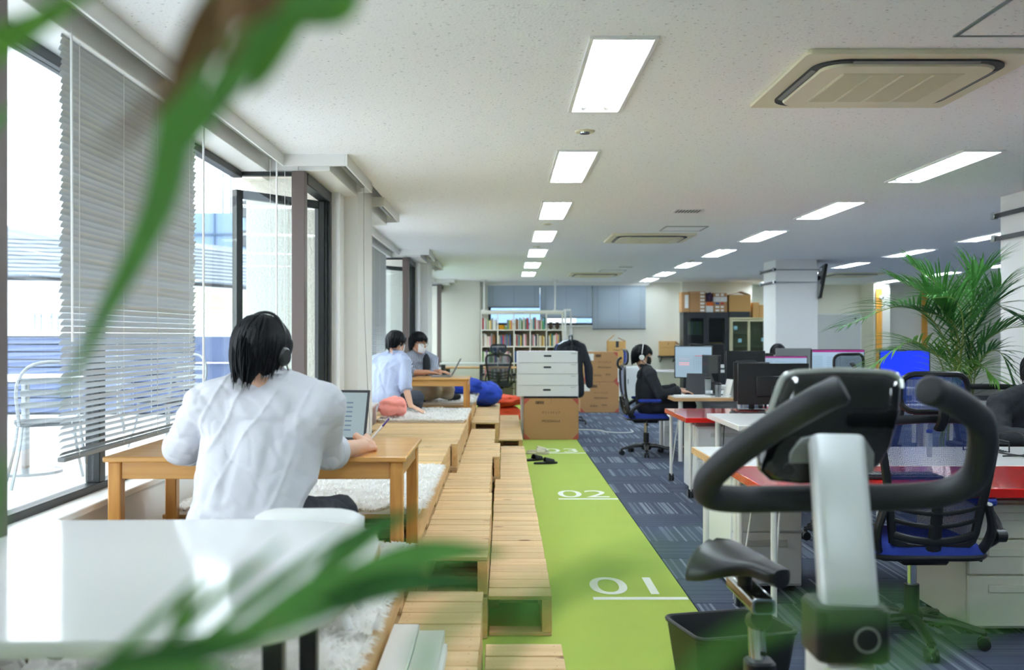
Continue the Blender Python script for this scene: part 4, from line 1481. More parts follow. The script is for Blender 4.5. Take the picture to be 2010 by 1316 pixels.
MB().cyl((.05, 0, .028), (.075, .0, .057), .0045, .003, n=8).build('cap', 'pen_purple', t)

# man in a light blue shirt leaning on his right hand
J = dict(pelvis=(-1.17, 9.85, .715), chest=(-1.16, 9.98, .965), neck=(-1.085, 10.04, 1.12), sL=(-1.30, 10.05, 1.06), sR=(-.985, 9.94, 1.055),
         eL=(-1.30, 10.3, .93), wL=(-1.14, 10.52, .93), eR=(-.965, 9.80, .84), wR=(-.905, 9.72, .65),
         hL=(-1.26, 9.9, .70), kL=(-1.25, 10.35, .72), aL=(-1.1, 10.62, .33), fL=(-1.05, 10.75, .24), hR=(-1.08, 9.86, .70), kR=(-.88, 10.16, .70), aR=(-.95, 10.62, .33), fR=(-.9, 10.75, .24))
hd = (-1.085, 10.06, 1.255)
A = frame((.62, .74, -.25), (0, .1, 1))
p2, of = person('person in a light blue shirt leaning on one hand on the shaggy rug', J, hd, A, 1.0, 'shirt_blue', 'trouser_grey', 'skin', .007, .12, .009, .02,
                hands={'R': dict(d=(.8, -.25, -.35), n=(-.1, .1, -1), curl=.12), 'L': dict(curl=.4)}, seed=5, hem=.02)
hair(p2, V(hd) + of, A, 1.0, -.085, -.03, .035, 8, 280, 1.0)
eyes(p2, V(hd) + of, A); mask(p2, V(hd) + of, A, 'mask_white')

# man in an open striped shirt with glasses and mask typing at the far table
J = dict(pelvis=(-1.05, 11.72, .715), chest=(-1.0, 11.62, .965), neck=(-.995, 11.58, 1.115), sL=(-.835, 11.72, 1.045), sR=(-1.12, 11.45, 1.045),
         eL=(-.80, 11.5, .90), wL=(-.72, 11.25, .93), eR=(-1.06, 11.22, .915), wR=(-.84, 11.12, .925),
         hL=(-.98, 11.72, .69), kL=(-.64, 11.46, .72), aL=(-.92, 11.42, .64), fL=(-1.0, 11.40, .62), hR=(-1.1, 11.68, .69), kR=(-.80, 11.36, .72), aR=(-.62, 11.62, .64), fR=(-.53, 11.64, .62))
hd = (-.985, 11.53, 1.245)
A = frame((.80, -.58, -.18), (0, 0, 1))
p3, of = person('person in a striped shirt, glasses and white mask typing at the far pine table', J, hd, A, 1.02, 'shirt_stripe', 'khaki', 'skin_dark', .007, .15, .009, .022,
                hands={'R': dict(d=(.9, .2, -.1), curl=.45), 'L': dict(d=(.8, -.5, -.1), curl=.45)}, seed=7, hem=.03, trouser_r=1.12)
hair(p3, V(hd) + of, A, 1.02, -.10, -.05, .042, 12, 300, 1.03)
eyes(p3, V(hd) + of, A, 1.02); mask(p3, V(hd) + of, A, 'mask_white', 1.02)
P = lambda x, y, z: V(hd) + of + A @ (V((x, y, z)) * 1.02)
g = MB()
gl = None
for sx in (-1, 1):
    q = MB().tube([P(sx * .034 + .025 * math.cos(a), .101 - .006 * abs(math.cos(a)), .006 + .02 * math.sin(a)) for a in [2 * PI * i / 18 for i in range(18)]], .0016, 6, closed=True).build('glasses_rim', 'black_plastic', p3)
    MB().tube([P(sx * .058, .096, .008), P(sx * .082, .05, .012), P(sx * .083, -.01, .006)], .0016, 5).build('temple', 'black_plastic', q)
MB().tube([P(-.009, .101, .01), P(.009, .101, .01)], .0016, 5).build('glasses_bridge', 'black_plastic', p3)
# dark t-shirt showing in the open shirt front
fr = (A @ V((0, 1, 0)))
c0 = V((-.975, 11.575, .98)) + of
tsh = MB().ell(c0 + V((.085, -.062, .02)), (.038, .052, .13), frame((.75, -.66, 0)), 16, 10)
obj('t_shirt', tsh.mesh('t_shirt', 'tee_dark'), p3)
# man in a dark suit with headset at the desk
J = dict(pelvis=(1.60, 11.15, .555), chest=(1.615, 11.15, .80), neck=(1.60, 11.15, .955), sL=(1.62, 11.34, .90), sR=(1.62, 10.96, .895),
         eL=(1.76, 11.40, .70), wL=(1.96, 11.28, .735), eR=(1.72, 10.92, .685), wR=(1.945, 10.95, .725),
         hL=(1.62, 11.24, .54), kL=(2.05, 11.26, .56), aL=(2.03, 11.26, .11), fL=(2.15, 11.26, .05), hR=(1.62, 11.06, .54), kR=(2.06, 11.02, .56), aR=(1.98, 11.0, .11), fR=(2.1, 11.0, .05))
hd = (1.555, 11.15, 1.10)
A = frame((.97, -.10, -.16), (.1, 0, 1))
p4, of = person('person in a dark suit with headset and black mask working at the desk', J, hd, A, 1.0, 'suit_dark', 'trouser_navy', 'skin', .0075, .85, .006, .018,
                hands={'R': dict(d=(.97, .1, -.1), curl=.5), 'L': dict(d=(.97, -.1, -.1), curl=.5)}, seed=9)
hair(p4, V(hd) + of, A, 1.0, -.10, -.045, .045, 15, 340, 1.05)
eyes(p4, V(hd) + of, A); mask(p4, V(hd) + of, A, 'mask_black')
headphones(p4, V(hd) + of, A, 1.0, 'white_plastic', True)

# dark-haired person behind the screens, only hair showing
J = dict(pelvis=(3.72, 13.6, .55), chest=(3.72, 13.56, .79), neck=(3.72, 13.52, .95), sL=(3.9, 13.54, .89), sR=(3.54, 13.54, .89),
         eL=(3.96, 13.38, .70), wL=(3.88, 13.23, .72), eR=(3.48, 13.38, .70), wR=(3.56, 13.23, .72),
         hL=(3.81, 13.55, .53), kL=(3.83, 13.15, .55), aL=(3.83, 13.15, .11), fL=(3.83, 13.03, .05), hR=(3.63, 13.55, .53), kR=(3.61, 13.15, .55), aR=(3.61, 13.15, .11), fR=(3.61, 13.03, .05))
hd = (3.72, 13.49, 1.085)
A = frame((-.1, -.95, -.35), (0, -.2, 1))
p5, of = person('dark-haired person bent low behind the grey monitor before the pillar', J, hd, A, 1.0, 'red_cloth', 'trouser_navy', 'skin', .009, .8, .006, .016, seed=3)
hair(p5, V(hd) + of, A, 1.0, -.1, -.08, .03, 19, 240, 1.08)
eyes(p5, V(hd) + of, A); mask(p5, V(hd) + of, A, 'mask_white')

# person in black at the far side of the white desk, mostly out of the picture
J = dict(pelvis=(3.16, 6.42, .56), chest=(3.15, 6.32, .80), neck=(3.16, 6.25, .96), sL=(3.35, 6.28, .90), sR=(2.97, 6.26, .90),
         eL=(3.42, 6.08, .70), wL=(3.30, 5.8, .735), eR=(2.895, 6.10, .72), wR=(3.02, 5.80, .735),
         hL=(3.25, 6.4, .54), kL=(3.26, 5.98, .555), aL=(3.26, 5.98, .11), fL=(3.26, 5.86, .05), hR=(3.07, 6.4, .54), kR=(3.05, 5.98, .555), aR=(3.05, 5.98, .11), fR=(3.05, 5.86, .05))
hd = (3.19, 6.20, 1.10)
A = frame((.1, -.95, -.25), (0, -.2, 1))
for q in J: J[q] = (J[q][0] + .13, J[q][1] - .04, J[q][2])
hd = (hd[0] + .13, hd[1] - .04, hd[2])
p6, of = person('person in a black jacket sitting beside the palm at the white desk', J, hd, A, 1.0, 'suit_dark', 'trouser_navy', 'skin', .009, .85, .008, .024, seed=6)
hair(p6, V(hd) + of, A, 1.0, -.07, -.03, .045, 23, 240, 1.05)
eyes(p6, V(hd) + of, A); mask(p6, V(hd) + of, A, 'mask_white')
# ------------------------------------------------------------------ office chairs
mat('fabric_blue', (22, 48, 142), .8, bump=.2, bscale=200)
mat('fabric_black', (28, 31, 34), .85, bump=.2, bscale=200)
mat('fabric_red', (190, 34, 62), .8)
meshmat('net_blue', (20, 44, 112), .62)
meshmat('net_head', (26, 60, 146), .86)
meshmat('net_navy', (22, 44, 78), .70)
meshmat('net_black', (24, 27, 30), .70)
mat('orange_plastic', (226, 128, 40), .4)
def yb(z):
    return -.20 - .10 * (z - .45) - .03 * math.sin((z - .45) * 5.2)
def office_chair(label, loc, rz, seatm='fabric_blue', net='net_blue', headrest=True, a0=R(-97), arms=True, group=None, framem='black_plastic'):
    t = thing('office_chair', label, 'chair', loc, rz, group)
    MB().lathe([(.05, .06), (.058, .075), (.05, .13), (.034, .14)], 18).build('hub', framem, t)
    for i in range(5):
        a = a0 - rz + 2 * PI * i / 5
        d = V((math.cos(a), math.sin(a), 0))
        s = V((-d.y, d.x, 0))
        p = [d * .035 + V((0, 0, .105)), d * .16 + V((0, 0, .10)), d * .285 + V((0, 0, .072))]
        lg = MB().tube(p, [.03, .026, .019], 10, True, .7).build('base_leg', framem, t)
        e = d * .285
        cs = MB()
        for q in (-1, 1):
            cs.lathe([(.010, -.009), (.027, -.008), (.027, .008), (.010, .009)], 16, e + s * .017 * q + V((0, 0, .027)), s)
        cs.cyl(e + V((0, 0, .03)), e + V((0, 0, .072)), .012, n=10)
        cs.ell(e + V((0, 0, .045)), (.022, .022, .017), None, 12, 6)
        cs.build('caster', 'black_plastic', lg)
    MB().cyl((0, 0, .13), (0, 0, .25), .032, n=18).build('gas_sleeve', 'black_plastic', t)
    MB().cyl((0, 0, .25), (0, 0, .37), .019, n=18).build('gas_piston', 'chrome', t)
    MB().span((-.10, -.15, .362), (.10, .12, .405), .012).build('tilt_mechanism', 'black_plastic', t)
    MB().tube([(.08, .0, .385), (.22, -.02, .375), (.29, -.03, .36)], [.007, .007, .016], 8, True, .6).build('lever', 'black_plastic', t)
    sh = MB().prism(rrect(.50, .49, .10, 6), .40, .425, None, .01); sh.build('seat_pan', framem, t)
    b_ = MB(); vs = []; fs = []; n = 14
    for j in range(n + 1):
        for i in range(n + 1):
            u, v_ = -1 + 2 * i / n, -1 + 2 * j / n
            q = max(abs(u), abs(v_))
            ang = math.atan2(v_, u); m_ = (abs(math.cos(ang)) ** 6 + abs(math.sin(ang)) ** 6) ** (-1 / 6)
            x, y = .245 * q * math.cos(ang) * m_, .24 * q * math.sin(ang) * m_
            vs.append((x, y, .425 + .052 * (1 - q ** 6) ** .5 - .012 * math.exp(-(x * x + y * y) / .02)))
    for j in range(n):
        for i in range(n):
            a = j * (n + 1) + i; fs.append((a, a + 1, a + n + 2, a + n + 1))
    b_.add(vs, fs).build('seat_cushion', seatm, t, True, 180)
    # back: outer frame loop, net, lumbar ribs and spine
    hw = lambda z: .165 + .065 * min(1, max(0, (z - .48) / .40)) - (.0 if z < .9 else .02 * (z - .9) / .08)
    path = [(-hw(.48), .48), (-hw(.6), .6), (-hw(.75), .75), (-hw(.9), .9), (-.205, .965), (-.16, .985), (0, .99), (.16, .985), (.205, .965), (hw(.9), .9), (hw(.75), .75), (hw(.6), .6), (hw(.48), .48), (.10, .455), (0, .45), (-.10, .455)]
    pp = [V((x, yb(z), z)) for x, z in path]
    sp = spline(pp + [pp[0]], 3)[:-1]
    MB().tube(sp, .019, 8, closed=True, up=(0, 1, 0), flat=.75).build('back_frame', framem, t)
    vs = []; fs = []; n, k = 12, 14
    for j in range(k + 1):
        z = .47 + (.98 - .47) * j / k
        for i in range(n + 1):
            u = -1 + 2 * i / n
            vs.append((u * (hw(z) - .005), yb(z) + .012 - .02 * (1 - u * u), z))
    for j in range(k):
        for i in range(n):
            a = j * (n + 1) + i; fs.append((a, a + 1, a + n + 2, a + n + 1))
    MB().add(vs, fs).build('back_net', net, t, True, 180)
    for i, z in enumerate((.49, .545, .60, .66)):
        w_ = hw(z)
        r_ = MB().tube([V((x * w_, yb(z) - .012 - .012 * (1 - x * x), z + .028 * (x * x) + (.0 if i else -.01))) for x in [-1, -.75, -.5, -.25, 0, .25, .5, .75, 1]], [.016 if i == 0 else .0095] * 9, 8, True, .6, up=(0, 1, 0))
        r_.build('lumbar_rib', framem, t)
    MB().tube([V((0, yb(z) - .02, z)) for z in (.42, .48, .55, .62, .68)], [.035, .03, .026, .024, .02], 10, True, .4, up=(0, 1, 0)).build('spine', framem, t)
    for sx in (-1, 1):
        MB().tube(spline([(sx * .21, yb(.64) - .01, .64), (sx * .235, -.23, .52), (sx * .20, -.17, .415), (sx * .12, -.08, .40)], 4), .026, 8, True, .6).build('back_bracket', framem, t)
    if arms:
        for sx in (-1, 1):
            a = MB().tube(spline([(sx * .215, -.16, .43), (sx * .285, -.20, .50), (sx * .29, -.10, .585), (sx * .285, .02, .605)], 5), .020, 8, True, .7).build('arm_post', framem, t)
            MB().prism(rrect(.075, .26, .034, 5), .608, .638, Matrix.Translation((sx * .285, -.0, 0)), .008).build('arm_pad', seatm, t)
            MB().lathe([(.02, -.025), (.028, -.018), (.028, .02), (.02, .026)], 16, (sx * .285, -.20, .50), (1, 0, 0)).build('arm_pivot', framem, a)
    if headrest:
        MB().tube(spline([(0, yb(.98) - .01, .95), (0, yb(.98) - .055, 1.0), (0, yb(.98) - .05, 1.06), (0, yb(.98) - .012, 1.09)], 4), .024, 8, True, .6).build('headrest_post', framem, t)
        lp = [V((x, yb(1) + .01 + .03 * (x / .14) ** 2, z)) for x, z in rrect(.28, .155, .055, 4, 0, 1.095)]
        hr = MB().tube(lp, .013, 8, closed=True, up=(0, 1, 0)).build('headrest_frame', framem, t)
        vs = []; fs = []; n, k = 12, 6
        for j in range(k + 1):
            for i in range(n + 1):
                x = -.132 + .264 * i / n; z = 1.095 - .07 + .14 * j / k
                vs.append((x, yb(1) + .012 + .03 * (x / .14) ** 2, z))
        for j in range(k):
            for i in range(n):
                a = j * (n + 1) + i; fs.append((a, a + 1, a + n + 2, a + n + 1))
        MB().add(vs, fs).build('headrest_net', 'net_head' if net == 'net_blue' else net, t, True, 180)
    return t
office_chair('blue mesh office chair with headrest pushed up to the near red desk', (1.78, 4.34, 0), 0)
office_chair('blue mesh office chair that the person in the dark suit sits on', (1.60, 11.15, 0), -PI / 2)
office_chair('dark blue mesh office chair with headrest in front of the bookcase', (-.09, 18.35, 0), 0, 'fabric_black', 'net_navy')
office_chair('black mesh office chair behind the person in the black jacket', (3.23, 6.44, 0), PI - .12, 'fabric_black', 'net_black', False)
office_chair('dark mesh chair with headrest among the screens by the pillar', (2.95, 8.85, 0), .2, 'fabric_black', 'net_black', True)
office_chair('red-backed office chair showing above the black monitors', (3.32, 11.95, 0), 0, 'fabric_red', 'net_black', False)
office_chair('black chair with an orange shell behind the silver console', (2.25, 6.55, 0), .35, 'orange_plastic', 'net_black', False, arms=False)
# solid red upholstered back on the red chair
# ------------------------------------------------------------------ desks
mat('red_gloss', (214, 34, 26), .12, coat=.6)
mat('desk_white', (238, 238, 236), .25, coat=.2)
mat('desk_grey', (206, 208, 206), .4)
wood('edge_beech', (206, 168, 122), (186, 144, 98), (150, 110, 70), 'X', .5, knots=False)
mat('cream_steel', (226, 226, 206), .4)
mat('white_steel', (232, 234, 236), .35)
def desk(label, x0, x1, y0, y1, z, topm, edgem=None, leg='castor', rz=0.0, thick=.04):
    t = thing('desk', label, 'desk', (x0, y0, 0), rz)
    W, D = x1 - x0, y1 - y0
    e = .012 if edgem else 0
    MB().span((e, e, z - thick), (W - e, D - e, z), .003).build('desk_top', topm, t)
    if edgem:
        for a, b_ in (((0, 0), (W, e)), ((0, D - e), (W, D)), ((0, e), (e, D - e)), ((W - e, e), (W, D - e))):
            MB().span((*a, z - thick), (*b_, z - .001), .002).build('edge_band', edgem, t)
    for ix, x in enumerate((.05, W - .05)):
        for iy, y in enumerate((.06, D - .06)):
            sx = 1 if ix == 0 else -1
            if leg == 'castor':
                l_ = MB().cyl((x, y, .075), (x, y, z - thick), .014, n=12).build('leg', 'white_metal', t)
                sy = 1 if iy == 0 else -1
                MB().tube(spline([(x + sx * .005, y + sy * .012, .16), (x + sx * .01, y + sy * .02, .17), (x + sx * .03, y + sy * .06, .4), (x + sx * .06, y + sy * .10, z - thick)], 3), .005, 6).build('brace', 'white_metal', l_)
                cs = MB()
                for q in (-1, 1):
                    cs.lathe([(.008, -.009), (.036, -.008), (.036, .008), (.008, .009)], 18, (x + q * .014, y, .036), (1, 0, 0))
                cs.build('caster', 'black_plastic', l_)
                MB().lathe([(.027, -.001), (.024, .001)], 16, (x - .0245, y, .036), (1, 0, 0)).build('caster_cap', 'mid_grey', l_)
                MB().span((x - .012, y - .016, .05), (x + .012, y + .016, .08), .004).build('caster_fork', 'white_metal', l_)
            elif leg == 'round':
                MB().cyl((x + sx * .03, y, 0), (x + sx * .03, y, z - thick), .024, n=16).build('leg', 'white_metal', t)
            else:
                MB().span((x - .03, y - .03, 0), (x + .03, y + .03, z - thick), .004).build('leg', leg, t)
    return t
desk('glossy red desk on castors with the blue chair pushed up to it', 1.116, 2.75, 4.23, 4.965, .68, 'red_gloss')
desk('white desk with beech edges butted against the back of the near red desk', 1.105, 3.6, 4.97, 5.85, .68, 'desk_white', 'edge_beech', 'round')
desk('small white desk with blunt corner beside the farther red desk', 1.655, 2.75, 7.0, 8.1, .70, 'desk_white', None, 'round')
desk('glossy red desk on castors in front of the dark-suited person', 1.49, 2.6, 8.13, 9.2, .66, 'red_gloss')
desk('white desk with wooden edge at which the dark-suited person works', 1.80, 2.95, 10.5, 11.9, .68, 'desk_grey', 'edge_beech', 'round')
desk('long white desk against the rear wall under the small carton shelf', 2.65, 5.2, 17.9, 18.7, .70, 'desk_white', None, 'mid_grey', thick=.03)
desk('grey desk under the big bright screen beside the palm', 3.0, 4.05, 9.3, 10.9, .68, 'desk_grey', None, 'round')
desk('grey desk of the dark-haired person before the pillar', 2.85, 5.2, 12.35, 13.3, .68, 'desk_grey', None, 'round')
desk('dark-legged grey table standing by the rear left wall', -1.2, -.37, 18.75, 19.3, .82, 'desk_grey', None, 'frame_dark', thick=.03)
desk('light wood desk in front of the bookcase', -1.15, .6, 19.42, 20.05, .72, 'edge_beech', None, 'frame_dark', thick=.03)

def pedestal(label, x, y, w_, d, h, m, nd=3, z0=.03):
    t = thing('drawer_pedestal', label, 'drawers', (x, y, 0))
    MB().span((0, .02, z0), (w_, d, h), .004).build('body', m, t)
    hs_ = [.42, .29, .29] if nd == 3 else [.5, .5]
    z = z0 + .01
    H = h - z0 - .02
    for f_ in hs_:
        hh = H * f_
        dr = MB().span((.006, .0, z + .004), (w_ - .006, .019, z + hh - .004), .004).build('drawer', m, t)
        MB().span((w_ * .22, -.008, z + hh - .075), (w_ * .78, .001, z + hh - .04), .004).build('drawer_handle', 'desk_grey' if m == 'white_steel' else m, dr)
        z += hh
    for a in (.04, w_ - .04):
        for b_ in (.06, d - .06):
            MB().cyl((a, b_, 0), (a, b_, z0), .018, n=10).build('foot', 'black_plastic', t)
    return t
pedestal('cream steel drawer unit under the near red desk', 2.05, 4.40, .42, .54, .60, 'cream_steel')
pedestal('white drawer unit under the white desk behind the bike seat', 1.18, 5.15, .37, .56, .60, 'white_steel', 2)
pedestal('white cabinet under the farther red desk', 1.60, 8.22, .48, .6, .58, 'white_steel', 2)
pedestal('white drawer unit under the wooden-edged desk', 2.25, 11.25, .4, .5, .58, 'white_steel', 3)
# white angle box standing at the back of the suit man's desk
mat('bin_black', (28, 31, 33), .45)
t = thing('file_rack', 'white file tower standing on the floor behind the blue chair base', 'file rack', (1.93, 11.95, 0))
MB().span((0, 0, 0), (.10, .36, .36), .004).build('body', 'white_plastic', t)
MB().span((.0, -.03, .18), (.08, .0, .26), .004).build('tray', 'white_plastic', t)
o = tag(MB().lathe([(.085, 0), (.11, .26), (.115, .27), (.10, .27)], 20).build('waste_bin', 'bin_black'), 'round black waste bin under the wooden-edged desk', 'bin'); o.location = (2.16, 10.72, 0)

# ------------------------------------------------------------------ screens
mat('screen_white', (150, 172, 188), .3, emit=.34)
mat('screen_dim', (150, 166, 170), .3, emit=.12)
mat('screen_blue', (20, 50, 214), .3, emit=.5)
mat('screen_off', (14, 17, 20), .15)
mat('screen_purple', (142, 40, 110), .3, emit=.4)
mat('screen_red', (206, 40, 60), .3, emit=.4)
mat('screen_line', (90, 110, 130), .3, emit=.2)
mat('screen_pink', (226, 170, 180), .3, emit=.5)
def monitor(label, c, w_, h_, rz, scr, zdesk, case='black_plastic', marks=None, stand=True, chin=False):
    """c: centre of the panel; the screen looks along local -y"""
    t = thing('monitor', label, 'monitor', (c[0], c[1], zdesk), rz)
    zc = c[2] - zdesk
    MB().box((0, .012, zc), (w_, .024, h_), None, .004).build('case', case, t)
    MB().box((0, .03, zc - .02), (w_ * .5, .03, h_ * .5), None, .01).build('rear_bulge', case, t)
    s_ = MB().box((0, -.0015, zc), (w_ - .022, .003, h_ - .022)).build('screen', scr, t)
    if chin:
        MB().box((0, -.003, zc - h_ / 2 + .03), (w_, .004, .06)).build('chin', 'white_metal', t)
    for m_, lst in (marks or {}).items():
        b_ = MB()
        for (x, z, a, b2) in lst:
            b_.box((x * w_, -.0036, zc + z * h_), (a * w_, .001, b2 * h_))
        b_.build('screen_image', m_, s_)['kind'] = 'stuff'
    if stand:
        MB().bar((0, .05, .012), (0, .045, zc - .02), .05, .02, .004).build('stand', case, t)
        MB().prism(rrect(.24, .17, .03), 0, .012, Matrix.Translation((0, .05, 0)), .003).build('foot', case, t)
    return t
mk = {'screen_purple': [(0, .45, .96, .06)], 'screen_line': [(-.38 + .0 * i, .30 - .045 * i, .18, .006) for i in range(14)] + [(-.08, .28 - .05 * i, .26, .006) for i in range(12)] + [(.24, .25 - .05 * i, .3, .005) for i in range(12)]}
grid = {'screen_line': [(.02 + .055 * i, -.02, .004, .42) for i in range(8)] + [(-.02, .18 - .06 * i, .86, .003) for i in range(5)] + [(0, .44, .9, .004)],
        'screen_red': [(.06 + .05 * i, .19, .035, .02) for i in range(4)] + [(.24 + .03 * (i % 3), .10 - .04 * (i // 3), .022, .03) for i in range(6)] + [(.30 + .028 * (i % 4), -.02 - .045 * (i // 4), .02, .03) for i in range(9)],
        'screen_pink': [(-.24, -.03, .27, .03), (-.24, -.085, .27, .03), (-.24, .09, .27, .008)]}
monitor('monitor with a red-marked spreadsheet facing the dark-suited person', at(1361, 711, 11.35), .43, .37, R(-16), 'screen_white', .68, marks=grid)
monitor('black monitor turned edge-on next to the spreadsheet monitor', at(1394, 724, 11.0), .42, .30, R(-76), 'screen_off', .68)
monitor('all-in-one black computer with a white chin on the rear desk', at(1388, 699, 18.2), .62, .44, 0, 'screen_off', .70, chin=True)
monitor('black monitor seen from behind on the farther red desk', at(1517, 754, 8.7), .62, .36, PI, 'screen_off', .66)
monitor('thin black monitor standing right behind another on the farther red desk', at(1475, 750, 9.05), .32, .36, PI - .25, 'screen_off', .66)
monitor('black monitor back next to the wooden-edged desk cables', at(1463, 719, 10.75), .42, .33, PI, 'screen_off', .68)
monitor('low wide black screen back standing before the cream cabinet', at(1470, 716, 12.9), .62, .30, PI - .1, 'screen_off', .68)
monitor('monitor with a purple title bar behind the red chair back', at(1541, 724, 12.6), .57, .32, 0, 'screen_white', .68, marks=mk)
monitor('big bright screen showing a document next to the palm', at(1645, 721, 10.1), .56, .36, R(4), 'screen_white', .68, marks=mk)
monitor('light grey monitor seen from behind in front of the pillar', at(1557, 705, 13.0), .47, .28, PI, 'screen_off', .68, case='mid_grey')
monitor('screen showing plain bright blue behind the palm fronds', at(1776, 716, 9.6), .47, .29, R(-8), 'screen_blue', .68)
desk('white desk behind the palm under the blue screen', 4.08, 5.2, 9.2, 10.0, .68, 'desk_grey', None, 'round')

# ------------------------------------------------------------------ desk clutter
mat('keyboard_black', (30, 34, 42), .5)
mat('acrylic', (200, 210, 214), .1, alpha=.35)
mat('cable_black', (22, 24, 26), .5)
mat('teal', (70, 160, 170), .5)
mat('laptop_grey', (150, 152, 156), .35, metal=.6)
mat('laptop_dark', (40, 44, 50), .4)
def keyboard(label, c, rz, w_=.42, d=.13, m='keyboard_black', tilt=0.0):
    t = thing('keyboard', label, 'keyboard', c, rz)
    t.rotation_euler = (tilt, 0, rz)
    MB().box((0, 0, .009), (w_, d, .016), None, .004).build('case', m, t)
    k = MB()
    for j in range(5):
        for i in range(15):
            k.box((-w_ / 2 + .02 + (w_ - .04) * (i + .5) / 15, -d / 2 + .012 + (d - .024) * (j + .5) / 5, .019), ((w_ - .04) / 15 * .84, (d - .024) / 5 * .84, .006))
    k.build('key', m, t)['kind'] = 'stuff'
    return t
keyboard('black keyboard on the near red desk seen through the blue chair net', (1.78, 4.56, .68), 0)
keyboard('black keyboard in front of the farther red desk monitor', (2.2, 8.45, .66), 0)
keyboard('white keyboard propped up in front of the dark-suited person', (2.0, 11.42, .70), R(-80), .36, .13, 'white_plastic', .25)
def mouse(label, c, rz, m='black_plastic'):
    t = thing('mouse', label, 'mouse', c, rz)
    MB().ell((0, 0, .012), (.03, .055, .026), None, 16, 9).build('shell', m, t)
    MB().cyl((-.004, .03, .035), (.004, .03, .035), .008, n=8).build('wheel', 'dark_grey', t)
mouse('black mouse on the corner of the farther red desk', (1.92, 8.3, .672), .3)
mouse('pale mouse on the white desk with beech edges', (1.86, 5.6, .692), 0, 'white_plastic')
def paper(label, c, rz, w_, d, m='paper', h_=.0015, name='paper_sheet', cat='paper'):
    o = tag(MB().box((0, 0, h_ / 2), (w_, d, h_), None, .0004).build(name, m), label, cat)
    o.location = c; o.rotation_euler = (0, 0, rz); return o
paper('white notebook under the hands of the dark-suited person', (2.03, 10.72, .68), .1, .34, .24, 'paper', .012, 'notebook', 'notebook')
paper('sheet of paper hanging over the farther red desk corner', (1.82, 8.21, .66), .2, .21, .1)
paper('folded white paper on the small white desk', (2.25, 7.55, .70), .5, .2, .12, 'paper', .004)
paper('thin black pen case on the small white desk', (1.98, 7.42, .70), .2, .12, .03, 'black_plastic', .012, 'pen_case', 'pen case')
def tumbler(label, c, m, h_=.15, r=.034, lid='black_plastic'):
    t = thing('tumbler', label, 'tumbler', c)
    MB().lathe([(r * .8, 0), (r * .85, .003), (r, h_ * .9), (r, h_)], 18).build('cup', m, t)
    MB().lathe([(r * 1.04, h_), (r * 1.04, h_ + .014), (r * .8, h_ + .018)], 18).build('lid', lid, t)
tumbler('clear plastic tumbler on the wooden-edged desk', (2.19, 10.66, .68), 'acrylic', .19)
tumbler('steel tumbler with dark base on the wooden-edged desk', (2.29, 10.62, .68), 'steel', .13, .036)
tumbler('small plastic bottle with blue label on the white desk', (2.29, 5.35, .68), 'acrylic', .13, .016, 'fabric_blue')
t = thing('calendar', 'white tent desk calendar on the wooden-edged desk', 'calendar', (2.41, 10.58, .68), .2)
MB().bar((-.05, 0, .0), (0, 0, .19), .16, .004).build('front_leaf', 'paper', t)
MB().bar((.05, 0, .0), (0, 0, .19), .16, .004).build('rear_leaf', 'paper', t)
t = thing('tablet_stand', 'dark tablet leaning on a stand in front of the spreadsheet monitor', 'tablet', (2.13, 11.0, .68), R(-20))
MB().box((0, 0, .12), (.22, .01, .25), Matrix.Rotation(R(-24), 3, 'X'), .004).build('tablet', 'laptop_dark', t)
MB().bar((0, .12, 0), (0, .03, .14), .08, .006).build('prop', 'mid_grey', t)
for k_, (c, sz) in enumerate((((2.62, 10.8, .68), (.1, .09, .11)), ((2.72, 10.95, .68), (.12, .1, .06)))):
    o = tag(MB().box((0, 0, sz[2] / 2), sz, None, .012).build('desk_box', 'teal' if k_ == 0 else 'white_plastic'), ['teal mug-sized box among the cables on the wooden-edged desk', 'white adapter block among the cables on the wooden-edged desk'][k_], 'box'); o.location = c
def cable(label, pts, m='cable_black', r=.004):
    return tag(MB().tube(spline(pts, 6), r, 6).build('cable', m), label, 'cable')
cable('black cable hanging off the farther red desk corner', [(2.3, 8.6, .666), (2.0, 8.35, .672), (1.84, 8.15, .68), (1.80, 8.10, .62), (1.79, 8.10, .4), (1.80, 8.10, .22)])
cable('black cable looping over the wooden-edged desk', [(2.45, 10.85, .686), (2.6, 10.7, .74), (2.75, 10.75, .69), (2.9, 10.7, .686)])
cable('thin black cable across the small white desk', [(2.1, 8.0, .706), (2.3, 7.8, .71), (2.5, 7.9, .706), (2.7, 7.6, .706)])
cable('white power cable snaking over the dark carpet past the cartons', [(.98, 14.1, .006), (1.2, 14.05, .006), (1.36, 13.95, .006), (1.42, 13.75, .006), (1.6, 13.62, .006), (1.78, 13.72, .006), (1.78, 13.9, .02)], 'paper', .008)
cable('black cable looped behind the laptop on the white desk', [(2.78, 5.25, .69), (2.7, 5.5, .70), (2.78, 5.62, .77), (2.86, 5.5, .79), (2.82, 5.35, .70), (2.66, 5.3, .69)], r=.005)
